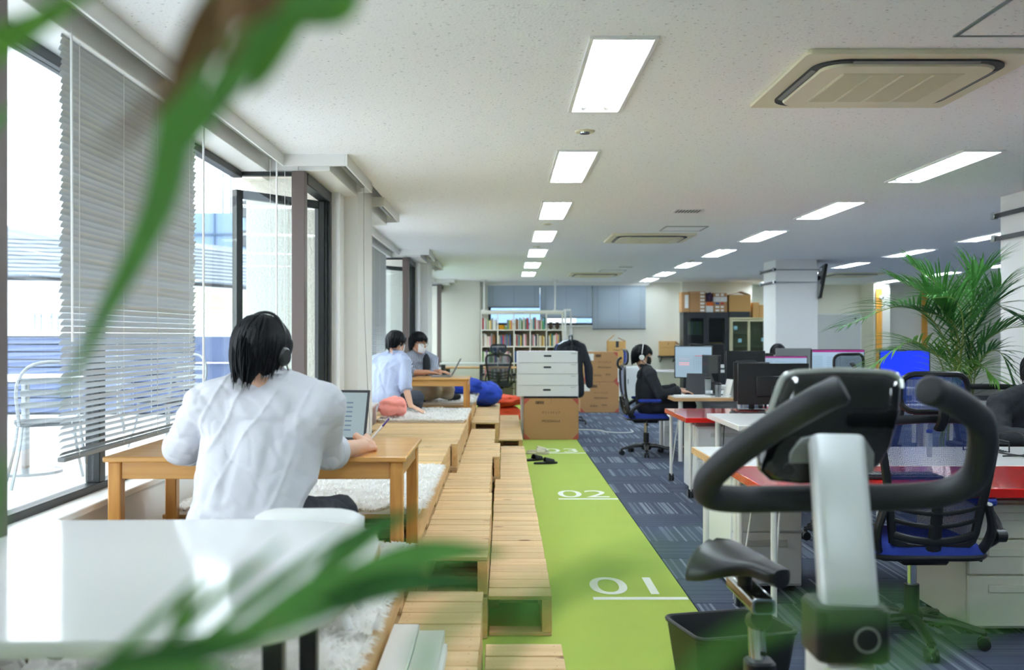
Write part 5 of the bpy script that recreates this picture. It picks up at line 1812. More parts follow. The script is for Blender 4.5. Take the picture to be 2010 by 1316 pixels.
def laptop(label, c, rz, open_=R(105), w_=.31, d=.215, m='laptop_grey', scr='screen_off', marks=False):
    """hinge at local +y; the user sits at local -y"""
    t = thing('laptop', label, 'laptop', c, rz)
    MB().box((0, 0, .008), (w_, d, .015), None, .004).build('base', m, t)
    kb = MB()
    for j in range(5):
        for i in range(13):
            kb.box((-w_ / 2 + .02 + (w_ - .04) * (i + .5) / 13, -.01 + .1 * (j + .5) / 5, .0163), ((w_ - .04) / 13 * .84, .016, .002))
    kb.build('key', 'laptop_dark', t)['kind'] = 'stuff'
    a = open_ - PI / 2
    rot = Matrix.Rotation(-a, 3, 'X')
    b_ = V((0, d / 2, .014))
    lid = MB().box(b_ + rot @ V((0, .003, d / 2)), (w_, .006, d), rot, .003).build('lid', m, t)
    sc_ = MB().box(b_ + rot @ V((0, -.0012, d / 2)), (w_ - .02, .002, d - .024), rot).build('screen', scr, lid)
    if marks:
        k = MB()
        for i in range(7):
            k.box(b_ + rot @ V((-.02, -.0028, d * (.2 + .09 * i))), (w_ * .7, .001, .006), rot)
        k.build('screen_image', 'screen_line', sc_)['kind'] = 'stuff'
    return t
laptop('open laptop in front of the white-shirted person on the pine table', (-.74, 4.02, .885), R(-10), R(108), scr='screen_dim', marks=True, m='laptop_dark')
laptop('open grey laptop at which the person in the striped shirt types', (-.68, 11.02, .88), R(-90), R(118))
laptop('dark laptop between the two people at the far pine table', (-1.16, 10.98, .88), R(150), R(100), m='laptop_dark')
laptop('closed slim grey laptop on the near white desk', (2.98, 5.3, .68), 0, R(2), m='laptop_grey')
t = thing('phone_rack', 'black wire desk tray on the white desk by the person in black', 'desk tray', (2.62, 5.55, .68))
for z in (.004, .05):
    for i in range(5):
        MB().cyl((0, .03 * i, z), (.2, .03 * i, z), .003, n=6).build('wire', 'black_plastic', t)
for x in (0, .2):
    MB().tube([(x, 0, 0), (x, 0, .06), (x, .12, .06), (x, .12, 0)], .004, 6).build('frame_wire', 'black_plastic', t)
# ------------------------------------------------------------------ bookcase with books
mat('book_white', (232, 230, 224), .6); mat('book_red', (196, 60, 58), .6); mat('book_pink', (226, 150, 160), .6)
mat('book_blue', (46, 92, 164), .6); mat('book_teal', (54, 138, 140), .6); mat('book_green', (110, 164, 92), .6)
mat('book_yellow', (232, 190, 60), .6); mat('book_navy', (38, 48, 76), .6); mat('book_brown', (146, 96, 56), .6)
mat('book_grey', (130, 134, 136), .6); mat('book_cream', (226, 210, 178), .6); mat('book_purple', (120, 90, 150), .6)
mat('shelf_white', (236, 234, 222), .5); mat('shelf_back', (170, 164, 140), .7)
BX, BY, BZ0 = -.445, 20.2, .10
CWd, RH = .331, .338
t = thing('bookcase', 'tall white open bookcase with five columns full of books at the rear', 'bookcase', (BX, BY, 0))
for i in range(6):
    MB().span((CWd * i - .011, 0, 0), (CWd * i + .011, .30, BZ0 + 5 * RH + .011), .002).build('upright', 'shelf_white', t)
for j in range(6):
    for i in range(5):
        MB().span((CWd * i + .011, 0, BZ0 + RH * j - .011), (CWd * (i + 1) - .011, .30, BZ0 + RH * j + .011), .001).build('shelf', 'shelf_white', t)
for j in range(4):
    MB().span((.0, .300, BZ0 + RH * j), (CWd * 5, .308, BZ0 + RH * (j + 1)), 0).build('back_panel', 'shelf_back', t)
MB().span((-.011, -.02, BZ0 + 5 * RH + .012), (CWd * 5 + .011, .32, BZ0 + 5 * RH + .06), .003).build('top_board', 'shelf_white', t)
MB().span((-.011, .01, 0), (CWd * 5, .03, BZ0 - .012), 0).build('plinth', 'shelf_white', t)
t = thing('tension_pole', 'white tension pole from the bookcase top to the ceiling', 'pole', (1.06, 20.35, 1.865), 0)
MB().cyl((0, 0, 0), (0, 0, .6), .018, n=12).build('pole', 'white_metal', t); MB().lathe([(.05, .597), (.07, .613)], 16).build('ceiling_pad', 'white_metal', t); MB().lathe([(.05, -.012), (.05, .002)], 16).build('foot', 'white_metal', t)
t2 = copy_tree(t, None, (-.39, 20.35, 1.865), 0, 'white tension pole between the bookcase end and the ceiling by the white wall')
for x, y in ((1.23, 20.0), (1.36, 20.3)):
    o = tag(MB().span((0, 0, 0), (.035, .035, 1.84), .003).build('rack_post', 'white_metal'), 'white rack post at the bookcase end, ' + ('front one' if y < 20.2 else 'rear one'), 'post'); o.location = (x, y, 0)
o = tag(MB().span((0, 0, 0), (.13, .33, .03), .003).build('rack_bar', 'white_metal'), 'white bar capping the rack posts at the bookcase end', 'bar'); o.location = (1.23, 20.0, 1.842)
cn = ['next to the white wall', 'second from the white wall', 'in the middle column', 'second from the clothes rail', 'at the clothes rail end']
rnm = ['top', 'second', 'third', 'fourth', 'bottom']
cols = ['white', 'white', 'white', 'cream', 'white', 'grey', 'white', 'cream', 'red', 'pink', 'blue', 'teal', 'green', 'yellow', 'navy', 'brown', 'grey', 'white', 'purple', 'cream', 'grey']
unit = {}
for c_ in set(cols):
    b_ = MB().box((0, 0, .5), (1, 1, 1), None, .03)
    unit[c_] = b_.mesh('book', 'book_' + c_)
rb = random.Random(5)
def book(x, y, z, w_, h_, c_, lean=0.0, row=0, col=0):
    o = obj('book', unit[c_], None, None, (x, y, z))
    o.scale = (w_ * .94, .17, h_); o.rotation_euler = (0, lean, 0)
    sz = 'thick' if w_ > .032 else ('slim' if w_ < .02 else 'mid-sized')
    tag(o, '%s %s book on the %s shelf of the bookcase, compartment %s' % (sz, c_, rnm[row], cn[col]), 'book', 'books on the %s shelf' % rnm[row])
for row in range(4):
    zb = BZ0 + RH * (4 - row) + .0115
    for col in range(5):
        x0 = BX + CWd * col + .014; x1 = BX + CWd * (col + 1) - .016
        if row == 0 and col == 4: continue
        if row == 3 and col > 1: continue
        if row == 0 and col == 1:
            x0 += .17
        if row == 1 and col == 4: x0 += .03
        x = x0
        end = x1 - (rb.uniform(0, .05) if row else .0)
        if row == 2 and col > 1: end = x0 + (x1 - x0) * .75
        prev = None
        while True:
            w_ = rb.choice((.016, .02, .024, .028, .034))
            if x + w_ > end: break
            c_ = rb.choice(cols)
            h_ = rb.uniform(.19, .26) if row else rb.uniform(.18, .25)
            book(x + w_ / 2, BY + .12, zb, w_, h_, c_, 0, row, col)
            x += w_ + .0008
# leaning books in the fourth compartment of the top shelf, things in the second and fifth
mat('basket_yellow', (236, 170, 20), .7, bump=.5, bscale=60); mat('bowl_green', (150, 196, 70), .4); mat('plush_brown', (84, 66, 56), .95)
zb = BZ0 + RH * 4 + .0115
t = thing('basket', 'small yellow woven basket on the top shelf of the bookcase', 'basket', (BX + CWd + .075, BY + .11, zb))
MB().lathe([(.05, 0), (.06, .01), (.064, .09), (.058, .09), (.05, .015)], 20).build('basket_body', 'basket_yellow', t)
for i in range(4):
    MB().tube([(.064 * math.cos(a), .064 * math.sin(a), .015 + .022 * i) for a in [2 * PI * k / 20 for k in range(20)]], .004, 5, closed=True).build('weave_band', 'basket_yellow', t)
t = thing('bowl', 'small lime green bowl next to the yellow basket on the top shelf', 'bowl', (BX + CWd + .165, BY + .10, zb))
MB().lathe([(.018, 0), (.022, .004), (.036, .05), (.034, .05), (.02, .01)], 20).build('bowl_body', 'bowl_green', t)
MB().lathe([(.0365, .049), (.0365, .052), (.033, .052)], 20).build('rim', 'bowl_green', t)
for k, x in enumerate((.09, .22)):
    t = thing('plush_toy', 'small dark plush figure on the top bookcase shelf, ' + ('left' if 0 else ('beside the book column' if k == 0 else 'beside the rack posts')), 'plush toy', (BX + CWd * 4 + x, BY + .12, zb))
    MB().ell((0, 0, .05), (.035, .03, .05), None, 12, 8).build('body', 'plush_brown', t)
    MB().ell((0, -.005, .12), (.03, .027, .03), None, 12, 8).build('head', 'plush_brown', t)
    for sx in (-1, 1):
        MB().ell((sx * .022, 0, .145), (.01, .008, .012), None, 8, 6).build('ear', 'plush_brown', t)
        MB().ell((sx * .035, -.015, .06), (.012, .014, .026), None, 8, 6).build('arm', 'plush_brown', t)
    
# ------------------------------------------------------------------ cartons
mat('carton_brown', (178, 136, 92), .85, var=.05, vscale=30)
mat('carton_tan', (204, 160, 98), .85, var=.05, vscale=20)
mat('carton_white', (226, 228, 228), .7)
mat('carton_red', (178, 84, 72), .8)
mat('ink', (44, 40, 38), .8); mat('tape_dark', (34, 42, 50), .4); mat('tape_tan', (196, 158, 110), .3); mat('dark_void', (18, 20, 22), .9)
mat('orange_print', (230, 110, 40), .6)
def carton(label, x, y, z, w_, d, h_, m='carton_brown', corners=False, rz=0, group=None, tape=True, name='cardboard_box'):
    t = thing(name, label, 'box', (x, y, z), rz, group)
    MB().span((0, 0, 0), (w_, d, h_), .004).build('box_body', m, t)
    if tape:
        MB().span((w_ / 2 - .001, -.0005, h_ * .9), (w_ / 2 + .001, d, h_ + .0006)).build('flap_seam', 'ink', t)
    if corners:
        s = min(w_, h_) * .155
        for cx_, cz_, sx, sz in ((.004, .004, 1, 1), (w_ - .004, .004, -1, 1), (.004, h_ - .004, 1, -1), (w_ - .004, h_ - .004, -1, -1)):
            pts = [(cx_, cz_), (cx_ + sx * s, cz_), (cx_, cz_ + sz * s)]
            if sx * sz < 0: pts = pts[::-1]
            MB().prism(pts, -.0018, -.0002, XZ).build('corner_mark', 'carton_red', t)
    return t
def front_text(t, s, size, x, z, m='ink', sx=1.0):
    return text(s, size, m, t, (x, -.002, z), (PI / 2, 0, 0), 'lettering', sx=sx)
def code_block(t, x, z, w_, h_):
    b_ = MB(); rr = random.Random(3)
    xx = x
    while xx < x + w_:
        q = rr.choice((.004, .007, .010))
        b_.span((xx, -.0019, z), (min(xx + q, x + w_), -.0004, z + h_)); xx += q + rr.choice((.004, .006))
    b_.build('barcode', 'ink', t)['kind'] = 'stuff'
t = carton('brown carton lettered PP030304AAA standing in front of the white boxes', .262, 12.78, 0, .705, .12, .53, 'carton_brown', True)
front_text(t, 'オフィスチェア', .034, .35, .345); front_text(t, 'PP030304AAA', .046, .35, .235, sx=.86)
code_block(t, .15, .455, .11, .04)
MB().span((.0, .0, .531), (.70, .10, .55)).build('dark_flap', 'dark_void', t)
t = carton('large white carton at the bottom of the white drawer boxes', .232, 12.92, 0, .745, .56, .545, 'carton_white')
for i in range(4):
    t = thing('white_drawer_box', ['lowest flat white carton of the stack, with a dark hand hole', 'flat white carton with a closed hand hole in the stack', 'flat white carton right below the top one of the stack', 'topmost flat white carton of the stack, printed sheet on it'][i], 'box', (.175 + .003 * i, 12.80, .552 + i * .1455), 0, 'white flat cartons')
    MB().span((0, 0, 0), (.79 - .006 * i, .55, .142), .004).build('box_body', 'carton_white', t)
    MB().span((-.002, -.002, .134), (.792 - .006 * i, .552, .1425), .001).build('lid_edge', 'carton_white', t)
    hm = 'tape_dark' if i != 1 else 'carton_white'
    MB().prism(rrect(.10, .024, .01, 4, .385, .085), -.003, .0, XZ).build('hand_hole', hm, t)
    MB().span((.69, -.0012, .118), (.76, 0, .121)).build('print_line', 'mid_grey', t)
    MB().span((.69, -.0012, .110), (.75, 0, .112)).build('print_line', 'mid_grey', t)
    if i == 3:
        mat('label_pink', (216, 190, 206), .5)
        MB().span((.05, .1, .1427), (.46, .5, .1437)).build('printed_sheet', 'label_pink', t)
for k, (x, z, w_) in enumerate(((1.335, 0, .675), (1.40, .533, .59))):
    t = carton('brown office chair carton lettered PP030304AAA, ' + ('lower of two by the hanging jackets' if k == 0 else 'upper of two by the hanging jackets'), x, 17.3, z, w_, .5, .53 if k == 0 else .52, 'carton_brown', True)
    front_text(t, 'オフィスチェア', .034, .36, .34); front_text(t, 'PP030304AAA', .046, .36, .25, sx=.86)
    front_text(t, '新本社', .044, .24, .11); front_text(t, '4F0A', .044, .42, .125); front_text(t, '______', .03, .44, .10)
    code_block(t, .20, .43, .10, .05)
    MB().span((.06, -.0015, .37), (.17, 0, .49)).build('shipping_label', 'paper', t)
# parcels with a smile arrow on the low cabinet
t = thing('low_cabinet', 'low white cabinet against the rear wall under the parcels', 'cabinet', (2.05, 20.55, 0))
MB().span((0, 0, .0), (1.0, .42, .70), .004).build('body', 'white_steel', t)
for i in range(2):
    d_ = MB().span((.01 + .495 * i, -.014, .03), (.49 + .495 * i, -.001, .68), .003).build('door', 'white_steel', t)
    MB().span((.45 + .06 * i, -.024, .34), (.47 + .06 * i, -.015, .44)).build('handle', 'mid_grey', d_)
for k, (x, z, w_, h_) in enumerate(((2.10, .702, .40, .19), (2.16, .894, .37, .33))):
    t = carton('brown parcel with a black smile arrow on the low cabinet, ' + ('lower one' if k == 0 else 'upper one with open flaps'), x, 20.55, z, w_, .3, h_, 'carton_tan', tape=False)
    cx_ = w_ * .52; zz = h_ * (.42 if k else .38)
    MB().tube([(cx_ + w_ * .26 * u, -.003, zz + .022 * u * u) for u in [-1, -.6, -.2, .2, .6, 1]], [.001, .005, .007, .007, .005, .003], 6).build('smile_mark', 'tape_dark', t)
    MB().span((cx_ - .03, -.0025, h_ - (.13 if k else .1)), (cx_ + .03, 0, h_)).build('black_tape', 'tape_dark', t)
    MB().bar((cx_ + w_ * .26, -.003, zz + .04), (cx_ + w_ * .30, -.003, zz + .014), .004, .006).build('arrow_tip', 'tape_dark', t)
    if k:
        for s in (-1, 1):
            MB().bar((w_ / 2 + s * w_ * .5, .15, h_), (w_ / 2 + s * w_ * .1, .15, h_ + .10 - .03 * s), .29, .004).build('flap', 'carton_tan', t)
o = tag(MB().box((0, 0, .13), (.34, .3, .26), None, .02).box((.0, .0, .28), (.3, .24, .04), None, .01).build('small_printer', 'white_plastic'), 'small white printer behind the upper brown carton', 'printer'); o.location = (1.72, 20.8, .74)
o = tag(MB().span((0, 0, 0), (.85, .5, .735), .005).build('side_table', 'white_steel'), 'white stand under the small printer by the rear wall', 'stand'); o.location = (1.15, 20.56, 0)
# carton on a little black wall shelf
t = thing('wall_shelf', 'little black wall shelf under a carton on the rear wall', 'shelf', (3.30, 21.0, .88))
MB().span((0, 0, 0), (.38, .29, .03), .003).build('board', 'black_matte', t)
for x in (.05, .33): MB().bar((x, .28, -.10), (x, .06, -.002), .02, .012).build('bracket', 'black_matte', t)
t = carton('tan carton on the little black wall shelf', 3.32, 21.0, .911, .32, .28, .31, 'carton_tan')
MB().bar((.32, .14, .31), (.40, .14, .24), .26, .004).build('flap', 'carton_tan', t)
MB().span((.15, -.001, .24), (.17, 0, .26)).build('dot_mark', 'ink', t)
MB().span((.0, -.001, .175), (.32, 0, .178)).build('fold_line', 'ink', t)

# ------------------------------------------------------------------ cabinets on the rear right
mat('cab_black', (34, 40, 44), .4); mat('cab_cream', (212, 206, 168), .45); glassmat('cab_glass', (214, 224, 222), .08)
mat('note_blue', (150, 206, 214), .7); mat('binder_green', (110, 140, 96), .6); mat('binder_blue', (120, 140, 160), .6)
t = thing('filing_cabinet', 'tall black cabinet with two glazed doors by the rear wall', 'cabinet', (3.70, 20.45, 0))
b_ = MB().span((0, .42, 0), (.93, .44, 1.82)).span((0, 0, 0), (.03, .44, 1.82)).span((.90, 0, 0), (.93, .44, 1.82)).span((0.03, 0, 1.78), (.90, .44, 1.82)).span((.03, 0, 0), (.9, .44, .06)).span((.03, .05, .9), (.9, .42, .92)).span((.03, .05, 1.33), (.9, .42, 1.35))
b_.build('carcass', 'cab_black', t)
for i in range(2):
    x = .03 + .437 * i
    d_ = MB().span((x, -.02, .06), (x + .05, 0, 1.78)).span((x + .383, -.02, .06), (x + .433, 0, 1.78)).span((x + .05, -.02, 1.70), (x + .383, 0, 1.78)).span((x + .05, -.02, .06), (x + .383, 0, .95)).build('door', 'cab_black', t)
    MB().span((x + .05, -.012, .95), (x + .383, -.008, 1.70)).build('pane', 'cab_glass', d_)
    MB().span((x + (.40 if i == 0 else .02), -.03, 1.0), (x + (.415 if i == 0 else .035), -.02, 1.1)).build('handle', 'steel', d_)
for i in range(9):
    o = tag(MB().box((0, 0, .14), (.032, .25, .28), None, .003).build('ring_binder', 'binder_green' if i % 3 else 'binder_blue'), 'ring binder standing behind glass in the black cabinet, ' + ('green' if i % 3 else 'grey-blue'), 'binder', 'binders in the black cabinet'); o.location = (3.80 + .036 * i, 20.7, 1.352)
o = tag(MB().box((0, 0, .14), (.24, .2, .28), None, .004).build('kraft_box', 'carton_tan'), 'kraft box behind the glass of the black cabinet', 'box'); o.location = (4.42, 20.7, .922)
t = thing('display_cabinet', 'cream steel cabinet with two sliding glass doors beside the black cabinet', 'cabinet', (4.65, 20.45, 0))
b_ = MB().span((0, .42, 0), (.78, .44, 1.71)).span((0, 0, 0), (.025, .42, 1.71)).span((.755, 0, 0), (.78, .42, 1.71)).span((.025, 0, 1.68), (.755, .42, 1.71)).span((.025, 0, .0), (.755, .42, .85)).span((.025, .04, 1.1), (.755, .42, 1.12)).span((.025, .04, 1.38), (.755, .42, 1.40))
b_.build('carcass', 'cab_cream', t)
for i in range(2):
    x = .03 + .35 * i; yy = -.02 if i else -.0
    d_ = MB().span((x, yy - .018, .86), (x + .03, yy, 1.67)).span((x + .335, yy - .018, .86), (x + .365, yy, 1.67)).span((x + .03, yy - .018, 1.63), (x + .335, yy, 1.67)).span((x + .03, yy - .018, .86), (x + .335, yy, .9)).build('sliding_door', 'cab_cream', t)
    MB().span((x + .03, yy - .011, .9), (x + .335, yy - .007, 1.63)).build('pane', 'cab_glass', d_)
    for (nx, nz) in (((.05, 1.46), (.14, 1.2)) if i == 0 else ((.26, 1.22),)):
        MB().span((x + nx, yy - .0145, nz), (x + nx + .075, yy - .0125, nz + .075)).build('sticky_note', 'note_blue', d_)
# boxes on top of the cabinets
def topbox(label, px0, px1, py0, py1, Y, m, group=None, d=.3, lab=None, ztop=None):
    a = at(px0, py1, Y); b_ = at(px1, py0, Y)
    z = a.z if ztop is None else ztop
    t = carton(label, a.x, Y, z, b_.x - a.x, d, b_.z - a.z, m, tape=False, group=group)
    if lab:
        w_ = b_.x - a.x; h_ = b_.z - a.z
        MB().span((w_ * lab[0], -.0015, h_ * .2), (w_ * lab[1], 0, h_ * .85)).build('paper_label', lab[2], t)
    return t
Yc = 20.5
z0 = 1.822
o = topbox('brown carton standing on end at the black cabinet corner', 1338, 1353, 573.5, 613.2, Yc, 'carton_brown', ztop=z0, lab=(.4, .9, 'paper'))
hh = .07
for i in range(6):
    a = at(1353.6, 0, Yc).x; b_ = at(1385, 0, Yc).x
    t = carton('flat brown labelled carton, %s from the bottom of the stack on the black cabinet' % NTH[i], a, Yc, z0 + i * (hh + .0015), b_ - a, .3, hh, 'carton_brown', tape=False, group='flat labelled cartons on the black cabinet')
    MB().span((.22, -.0015, .015), (.31, 0, .055)).build('paper_label', 'paper', t)
t = topbox('orange and white box standing beside the flat brown cartons', 1386, 1400, 593, 613.2, Yc, 'carton_white', ztop=z0)
MB().span((0, -.0015, .13), (.146, 0, .21)).build('orange_panel', 'orange_print', t)
mat('bag_purple', (86, 64, 92), .6)
bag('plastic_bag', 'crumpled purple bag on top of the orange and white box', 'bag', (at(1393, 0, Yc).x, Yc + .15, z0 + .212), (.085, .12, .10), 'bag_purple', 33)
for i in range(5):
    a = at(1401.5, 0, Yc).x; b_ = at(1427, 0, Yc).x
    hh2 = (.07, .07, .07, .10, .08)[i]; zz = z0 + sum((.0715, .0715, .0715, .1015, .08)[:i])
    t = carton(['flat brown carton at the bottom of the mixed stack on the black cabinet', 'second flat carton in the mixed stack on the black cabinet', 'flat carton with blue and red stickers in the mixed stack', 'white box in the mixed stack on the black cabinet', 'brown carton with big white labels topping the mixed stack'][i], a, Yc, zz, b_ - a, .3, hh2, 'carton_white' if i == 3 else 'carton_brown', tape=False)
    MB().span((.03, -.0015, .015), (.11, 0, hh2 - .015)).build('paper_label', 'paper' if i != 2 else 'book_blue', t)
    MB().span((.14, -.0015, .015), (.2, 0, hh2 - .012)).build('paper_label', 'paper' if i != 2 else 'book_red', t)
t = carton('black tray under the big tan carton on the cream cabinet', 4.66, Yc, 1.712, .42, .34, .12, 'cab_black', tape=False)
t = carton('big tan carton with open flaps on the cream cabinet', 4.655, Yc, 1.833, .44, .34, .345, 'carton_tan', tape=False)
for s in (-1, 1):
    MB().bar((.22 + s * .22, .17, .345), (.22 + s * .02, .17, .405 + .01 * s), .33, .005).build('flap', 'carton_brown', t)
t = carton('upright tan carton beside the big one on the cream cabinet', 5.14, Yc, 1.712, .13, .3, .31, 'carton_tan', tape=False)
t = carton('smaller upright tan carton at the cream cabinet end', 5.28, Yc, 1.712, .12, .3, .26, 'carton_tan', tape=False)
# whiteboard, poster strips, camera
t = thing('whiteboard', 'grey-white standing whiteboard beside the pillar', 'whiteboard', (6.45, 20.9, 0))
MB().span((0, 0, .75), (1.05, .03, 1.78), .004).build('board', 'desk_grey', t)
for a, b_ in (((-.02, -.005, .73), (1.07, .035, .75)), ((-.02, -.005, 1.78), (1.07, .035, 1.80)), ((-.02, -.005, .75), (0, .035, 1.78)), ((1.05, -.005, .75), (1.07, .035, 1.78))):
    MB().span(a, b_).build('frame_bar', 'white_metal', t)
MB().lathe([(.02, -.006), (.02, .006)], 12, (.94, -.006, 1.7), (0, 1, 0)).build('magnet', 'black_plastic', t)
for x in (.0, 1.05):
    MB().span((x - .02, .0, .03), (x + .02, .035, .73)).build('leg', 'white_metal', t); MB().span((x - .02, -.25, .0), (x + .02, .3, .03)).build('foot', 'white_metal', t)
for k, (x, y) in enumerate(((8.03, 21.44), (9.35, 22.24))):
    o = tag(MB().span((0, 0, 0), (.13, .02, 1.75), .003).build('wood_strip', 'orange_wood' if 'orange_wood' in MATS else wood('orange_wood', (228, 168, 70), (208, 140, 50), (180, 120, 40), 'Z', .5, knots=False)), ['orange wood strip on the corner wall carrying a small camera', 'orange wood strip on the wall showing between the palm fronds'][k], 'wall strip'); o.location = (x, y, .6)
t = thing('wall_camera', 'small white dome camera on the orange wood strip', 'camera', (8.13, 21.40, 2.16))
MB().ell((0, 0, 0), (.05, .045, .045), None, 12, 8).build('dome', 'white_plastic', t); MB().ell((.02, -.035, -.005), (.022, .015, .022), None, 10, 6).build('lens', 'black_plastic', t)

# ------------------------------------------------------------------ clothes rail with jackets
t = thing('clothes_rail', 'black garment rail on castors behind the white cartons', 'clothes rail', (1.03, 15.2, 0))
for y in (-.30, .35):
    MB().tube(spline([(-.2, y, .06), (0, y, .08), (.2, y, .06)], 4), .014, 8).build('foot_bar', 'black_plastic', t)
    MB().cyl((0, y, .07), (0, y, 1.34), .013, n=10).build('upright', 'black_plastic', t)
    for x in (-.2, .2):
        MB().lathe([(.008, -.012), (.03, -.01), (.03, .01), (.008, .012)], 14, (x, y, .03), (1, 0, 0)).build('caster', 'black_plastic', t)
MB().cyl((0, -.32, 1.34), (0, .37, 1.34), .013, n=10).build('rail', 'steel', t)
MB().cyl((0, -.30, .12), (0, .35, .12), .012, n=10).build('base_bar', 'black_plastic', t)
def jacket(label, y, m, seed, w_=.45, drop=.78):
    t = thing('jacket', label, 'jacket', (1.03, 15.2 + y, 1.20))
    b_ = MB()
    for s in (-1, 1):
        b_.cone((s * .04, 0, .035), (s * (w_ / 2 - .05), 0, -.03), .04, .045)
        b_.cone((s * .09, 0, -.10), (s * .115, 0, -drop + .05), .072, .075)
        b_.cone((s * (w_ / 2 - .05), 0, -.04), (s * (w_ / 2 + .035), -.01, -.34), .05, .05)
        b_.cone((s * (w_ / 2 + .035), -.01, -.34), (s * (w_ / 2 + .05), -.015, -.62), .05, .044)
    b_.cone((0, 0, -.08), (0, 0, -drop + .05), .07, .08)
    me = setm(fuse(b_, .012, 4), m)
    crumple(me, .012, lambda p: noise.noise(V((p.x * 12, p.y * 8, p.z * 3 + seed))) + .6 * noise.noise(V((p.x * 24, seed, p.z * 4))))
    obj('cloth', me, t)
    MB().tube(spline([(-.2, 0, .0), (0, 0, .075), (.2, 0, .0)], 4), .008, 7).build('hanger', 'steel', t)
    MB().tube(spline([(0, 0, .075), (0, 0, .11), (.018, 0, .135), (0, 0, .155), (-.018, 0, .135)], 4), .004, 6).build('hook', 'chrome', t)
    MB().bar((-.05, -.078, -.03), (0, -.085, -.22), .03, .006).build('lapel', m, t); MB().bar((.05, -.078, -.03), (0, -.085, -.22), .03, .006).build('lapel', m, t)
    MB().span((-.04, -.078, -.10), (.04, -.074, -.094)).build('label_tape', 'mid_grey', t)
mat('jacket_blue', (28, 60, 120), .8)
jacket('black suit jacket hanging foremost on the clothes rail', -.2, 'suit_dark', 1)
jacket('bright blue jacket hanging between two dark ones on the rail', .02, 'jacket_blue', 4)
jacket('black jacket hanging at the rear of the clothes rail', .24, 'suit_dark', 9, .48, .82)

# ------------------------------------------------------------------ slippers and white flat boxes
def slipper(label, x, y, rz, m, sole='dark_grey'):
    t = thing('slipper', label, 'slipper', (x, y, 0), rz)
    pts = [(.045 * math.cos(a) * (1 + .12 * math.sin(a)), .13 * math.sin(a)) for a in [2 * PI * i / 24 for i in range(24)]]
    MB().prism(pts, 0, .02, None, .004).build('sole', sole, t)
    vs = []; fs = []
    for j in range(7):
        y_ = -.01 + .10 * j / 6
        for i in range(11):
            a = PI * i / 10
            r_ = .047 * (1 - .35 * (j / 6) ** 2)
            vs.append((math.cos(a) * r_, y_, .016 + math.sin(a) * (.052 - .026 * j / 6)))
    for j in range(6):
        for i in range(10):
            q = j * 11 + i; fs.append((q, q + 1, q + 12, q + 11))
    o = MB().add(vs, fs).build('upper', m, t, True, 180)
    sd = o.modifiers.new('t', 'SOLIDIFY'); sd.thickness = .004
slipper('black slipper lying nearer the distance mark on the green track', .44, 10.35, R(-75), 'black_matte', 'black_matte')
slipper('black slipper lying against the pallet step on the green track', .33, 10.62, R(-60), 'black_matte', 'black_matte')
mat('slipper_beige', (206, 200, 176), .8)
slipper('beige slipper behind the black ones on the green track', .385, 11.2, R(-100), 'slipper_beige', 'slipper_beige')
slipper('beige slipper tucked by the pallet step next to another', .40, 11.42, R(-80), 'slipper_beige', 'slipper_beige')
for k, (x0, x1, y1, z1) in enumerate(((-.348, -.266, 3.16, .055), (-.264, -.182, 3.11, .05))):
    t = thing('flat_white_box', ['longer white flat box lying on the middle pallet step', 'shorter white flat box lying on the middle pallet step'][k], 'box', (x0, 2.5, .361))
    MB().span((0, 0, 0), (x1 - x0, y1 - 2.5, z1), .003).build('box_body', 'white_plastic', t)
    MB().span((-.003 if k == 0 else x1 - x0 - .006, 0, 0), (.006 if k == 0 else x1 - x0 + .012, y1 - 2.58, z1 - .018), .002).build('side_rail', 'white_plastic', t)
# ------------------------------------------------------------------ near white table and chair
t = thing('white_table', 'glossy white table with rounded end and dark legs in the foreground', 'table', (0, 0, .586))
pts = []
for i in range(13):
    a = R(-90 + 180 * i / 12)
    ex = .62
    cx_, cy_ = -.62, 1.955
    pts.append((cx_ + .36 * abs(math.cos(a)) ** ex, cy_ + .49 * math.copysign(abs(math.sin(a)) ** ex, math.sin(a))))
pts += [(-1.12, 2.43), (-1.12, 1.46)]
MB().prism(pts, .268, .294, None, .004).build('table_top', 'white_gloss', t)
for x, y in ((-.41, 2.1), (-.41, 1.78), (-1.03, 2.3), (-1.03, 1.6)):
    MB().span((x - .018, y - .018, 0), (x + .018, y + .018, .267), .003).build('leg', 'black_plastic', t)
for y in (1.78, 2.1):
    MB().span((-1.0, y - .012, .235), (-.42, y + .012, .267)).build('apron', 'black_plastic', t)
t = thing('white_chair', 'white moulded seat showing above the far edge of the white table', 'chair', (-.53, 2.62, .586), 0)
vs = []; fs = []; n, k = 10, 8
for j in range(k + 1):
    for i in range(n + 1):
        u = -1 + 2 * i / n; v_ = j / k
        vs.append((u * (.17 - .02 * v_), -.10 + .16 * v_ ** 1.5 + .05 * u * u, .08 + .20 * v_ - .03 * (u ** 4) * v_))
for j in range(k):
    for i in range(n):
        a = j * (n + 1) + i; fs.append((a, a + 1, a + n + 2, a + n + 1))
o = MB().add(vs, fs).build('backrest', 'white_plastic', t, True, 180); sd = o.modifiers.new('t', 'SOLIDIFY'); sd.thickness = .01
MB().prism(rrect(.32, .26, .07, 5), .07, .09, Matrix.Translation((0, -.0, 0)), .005).build('seat', 'white_plastic', t)
for sx in (-1, 1):
    for sy in (-1, 1):
        MB().cyl((sx * .14, sy * .1, 0), (sx * .11, sy * .08, .07), .012, n=8).build('leg', 'white_plastic', t)

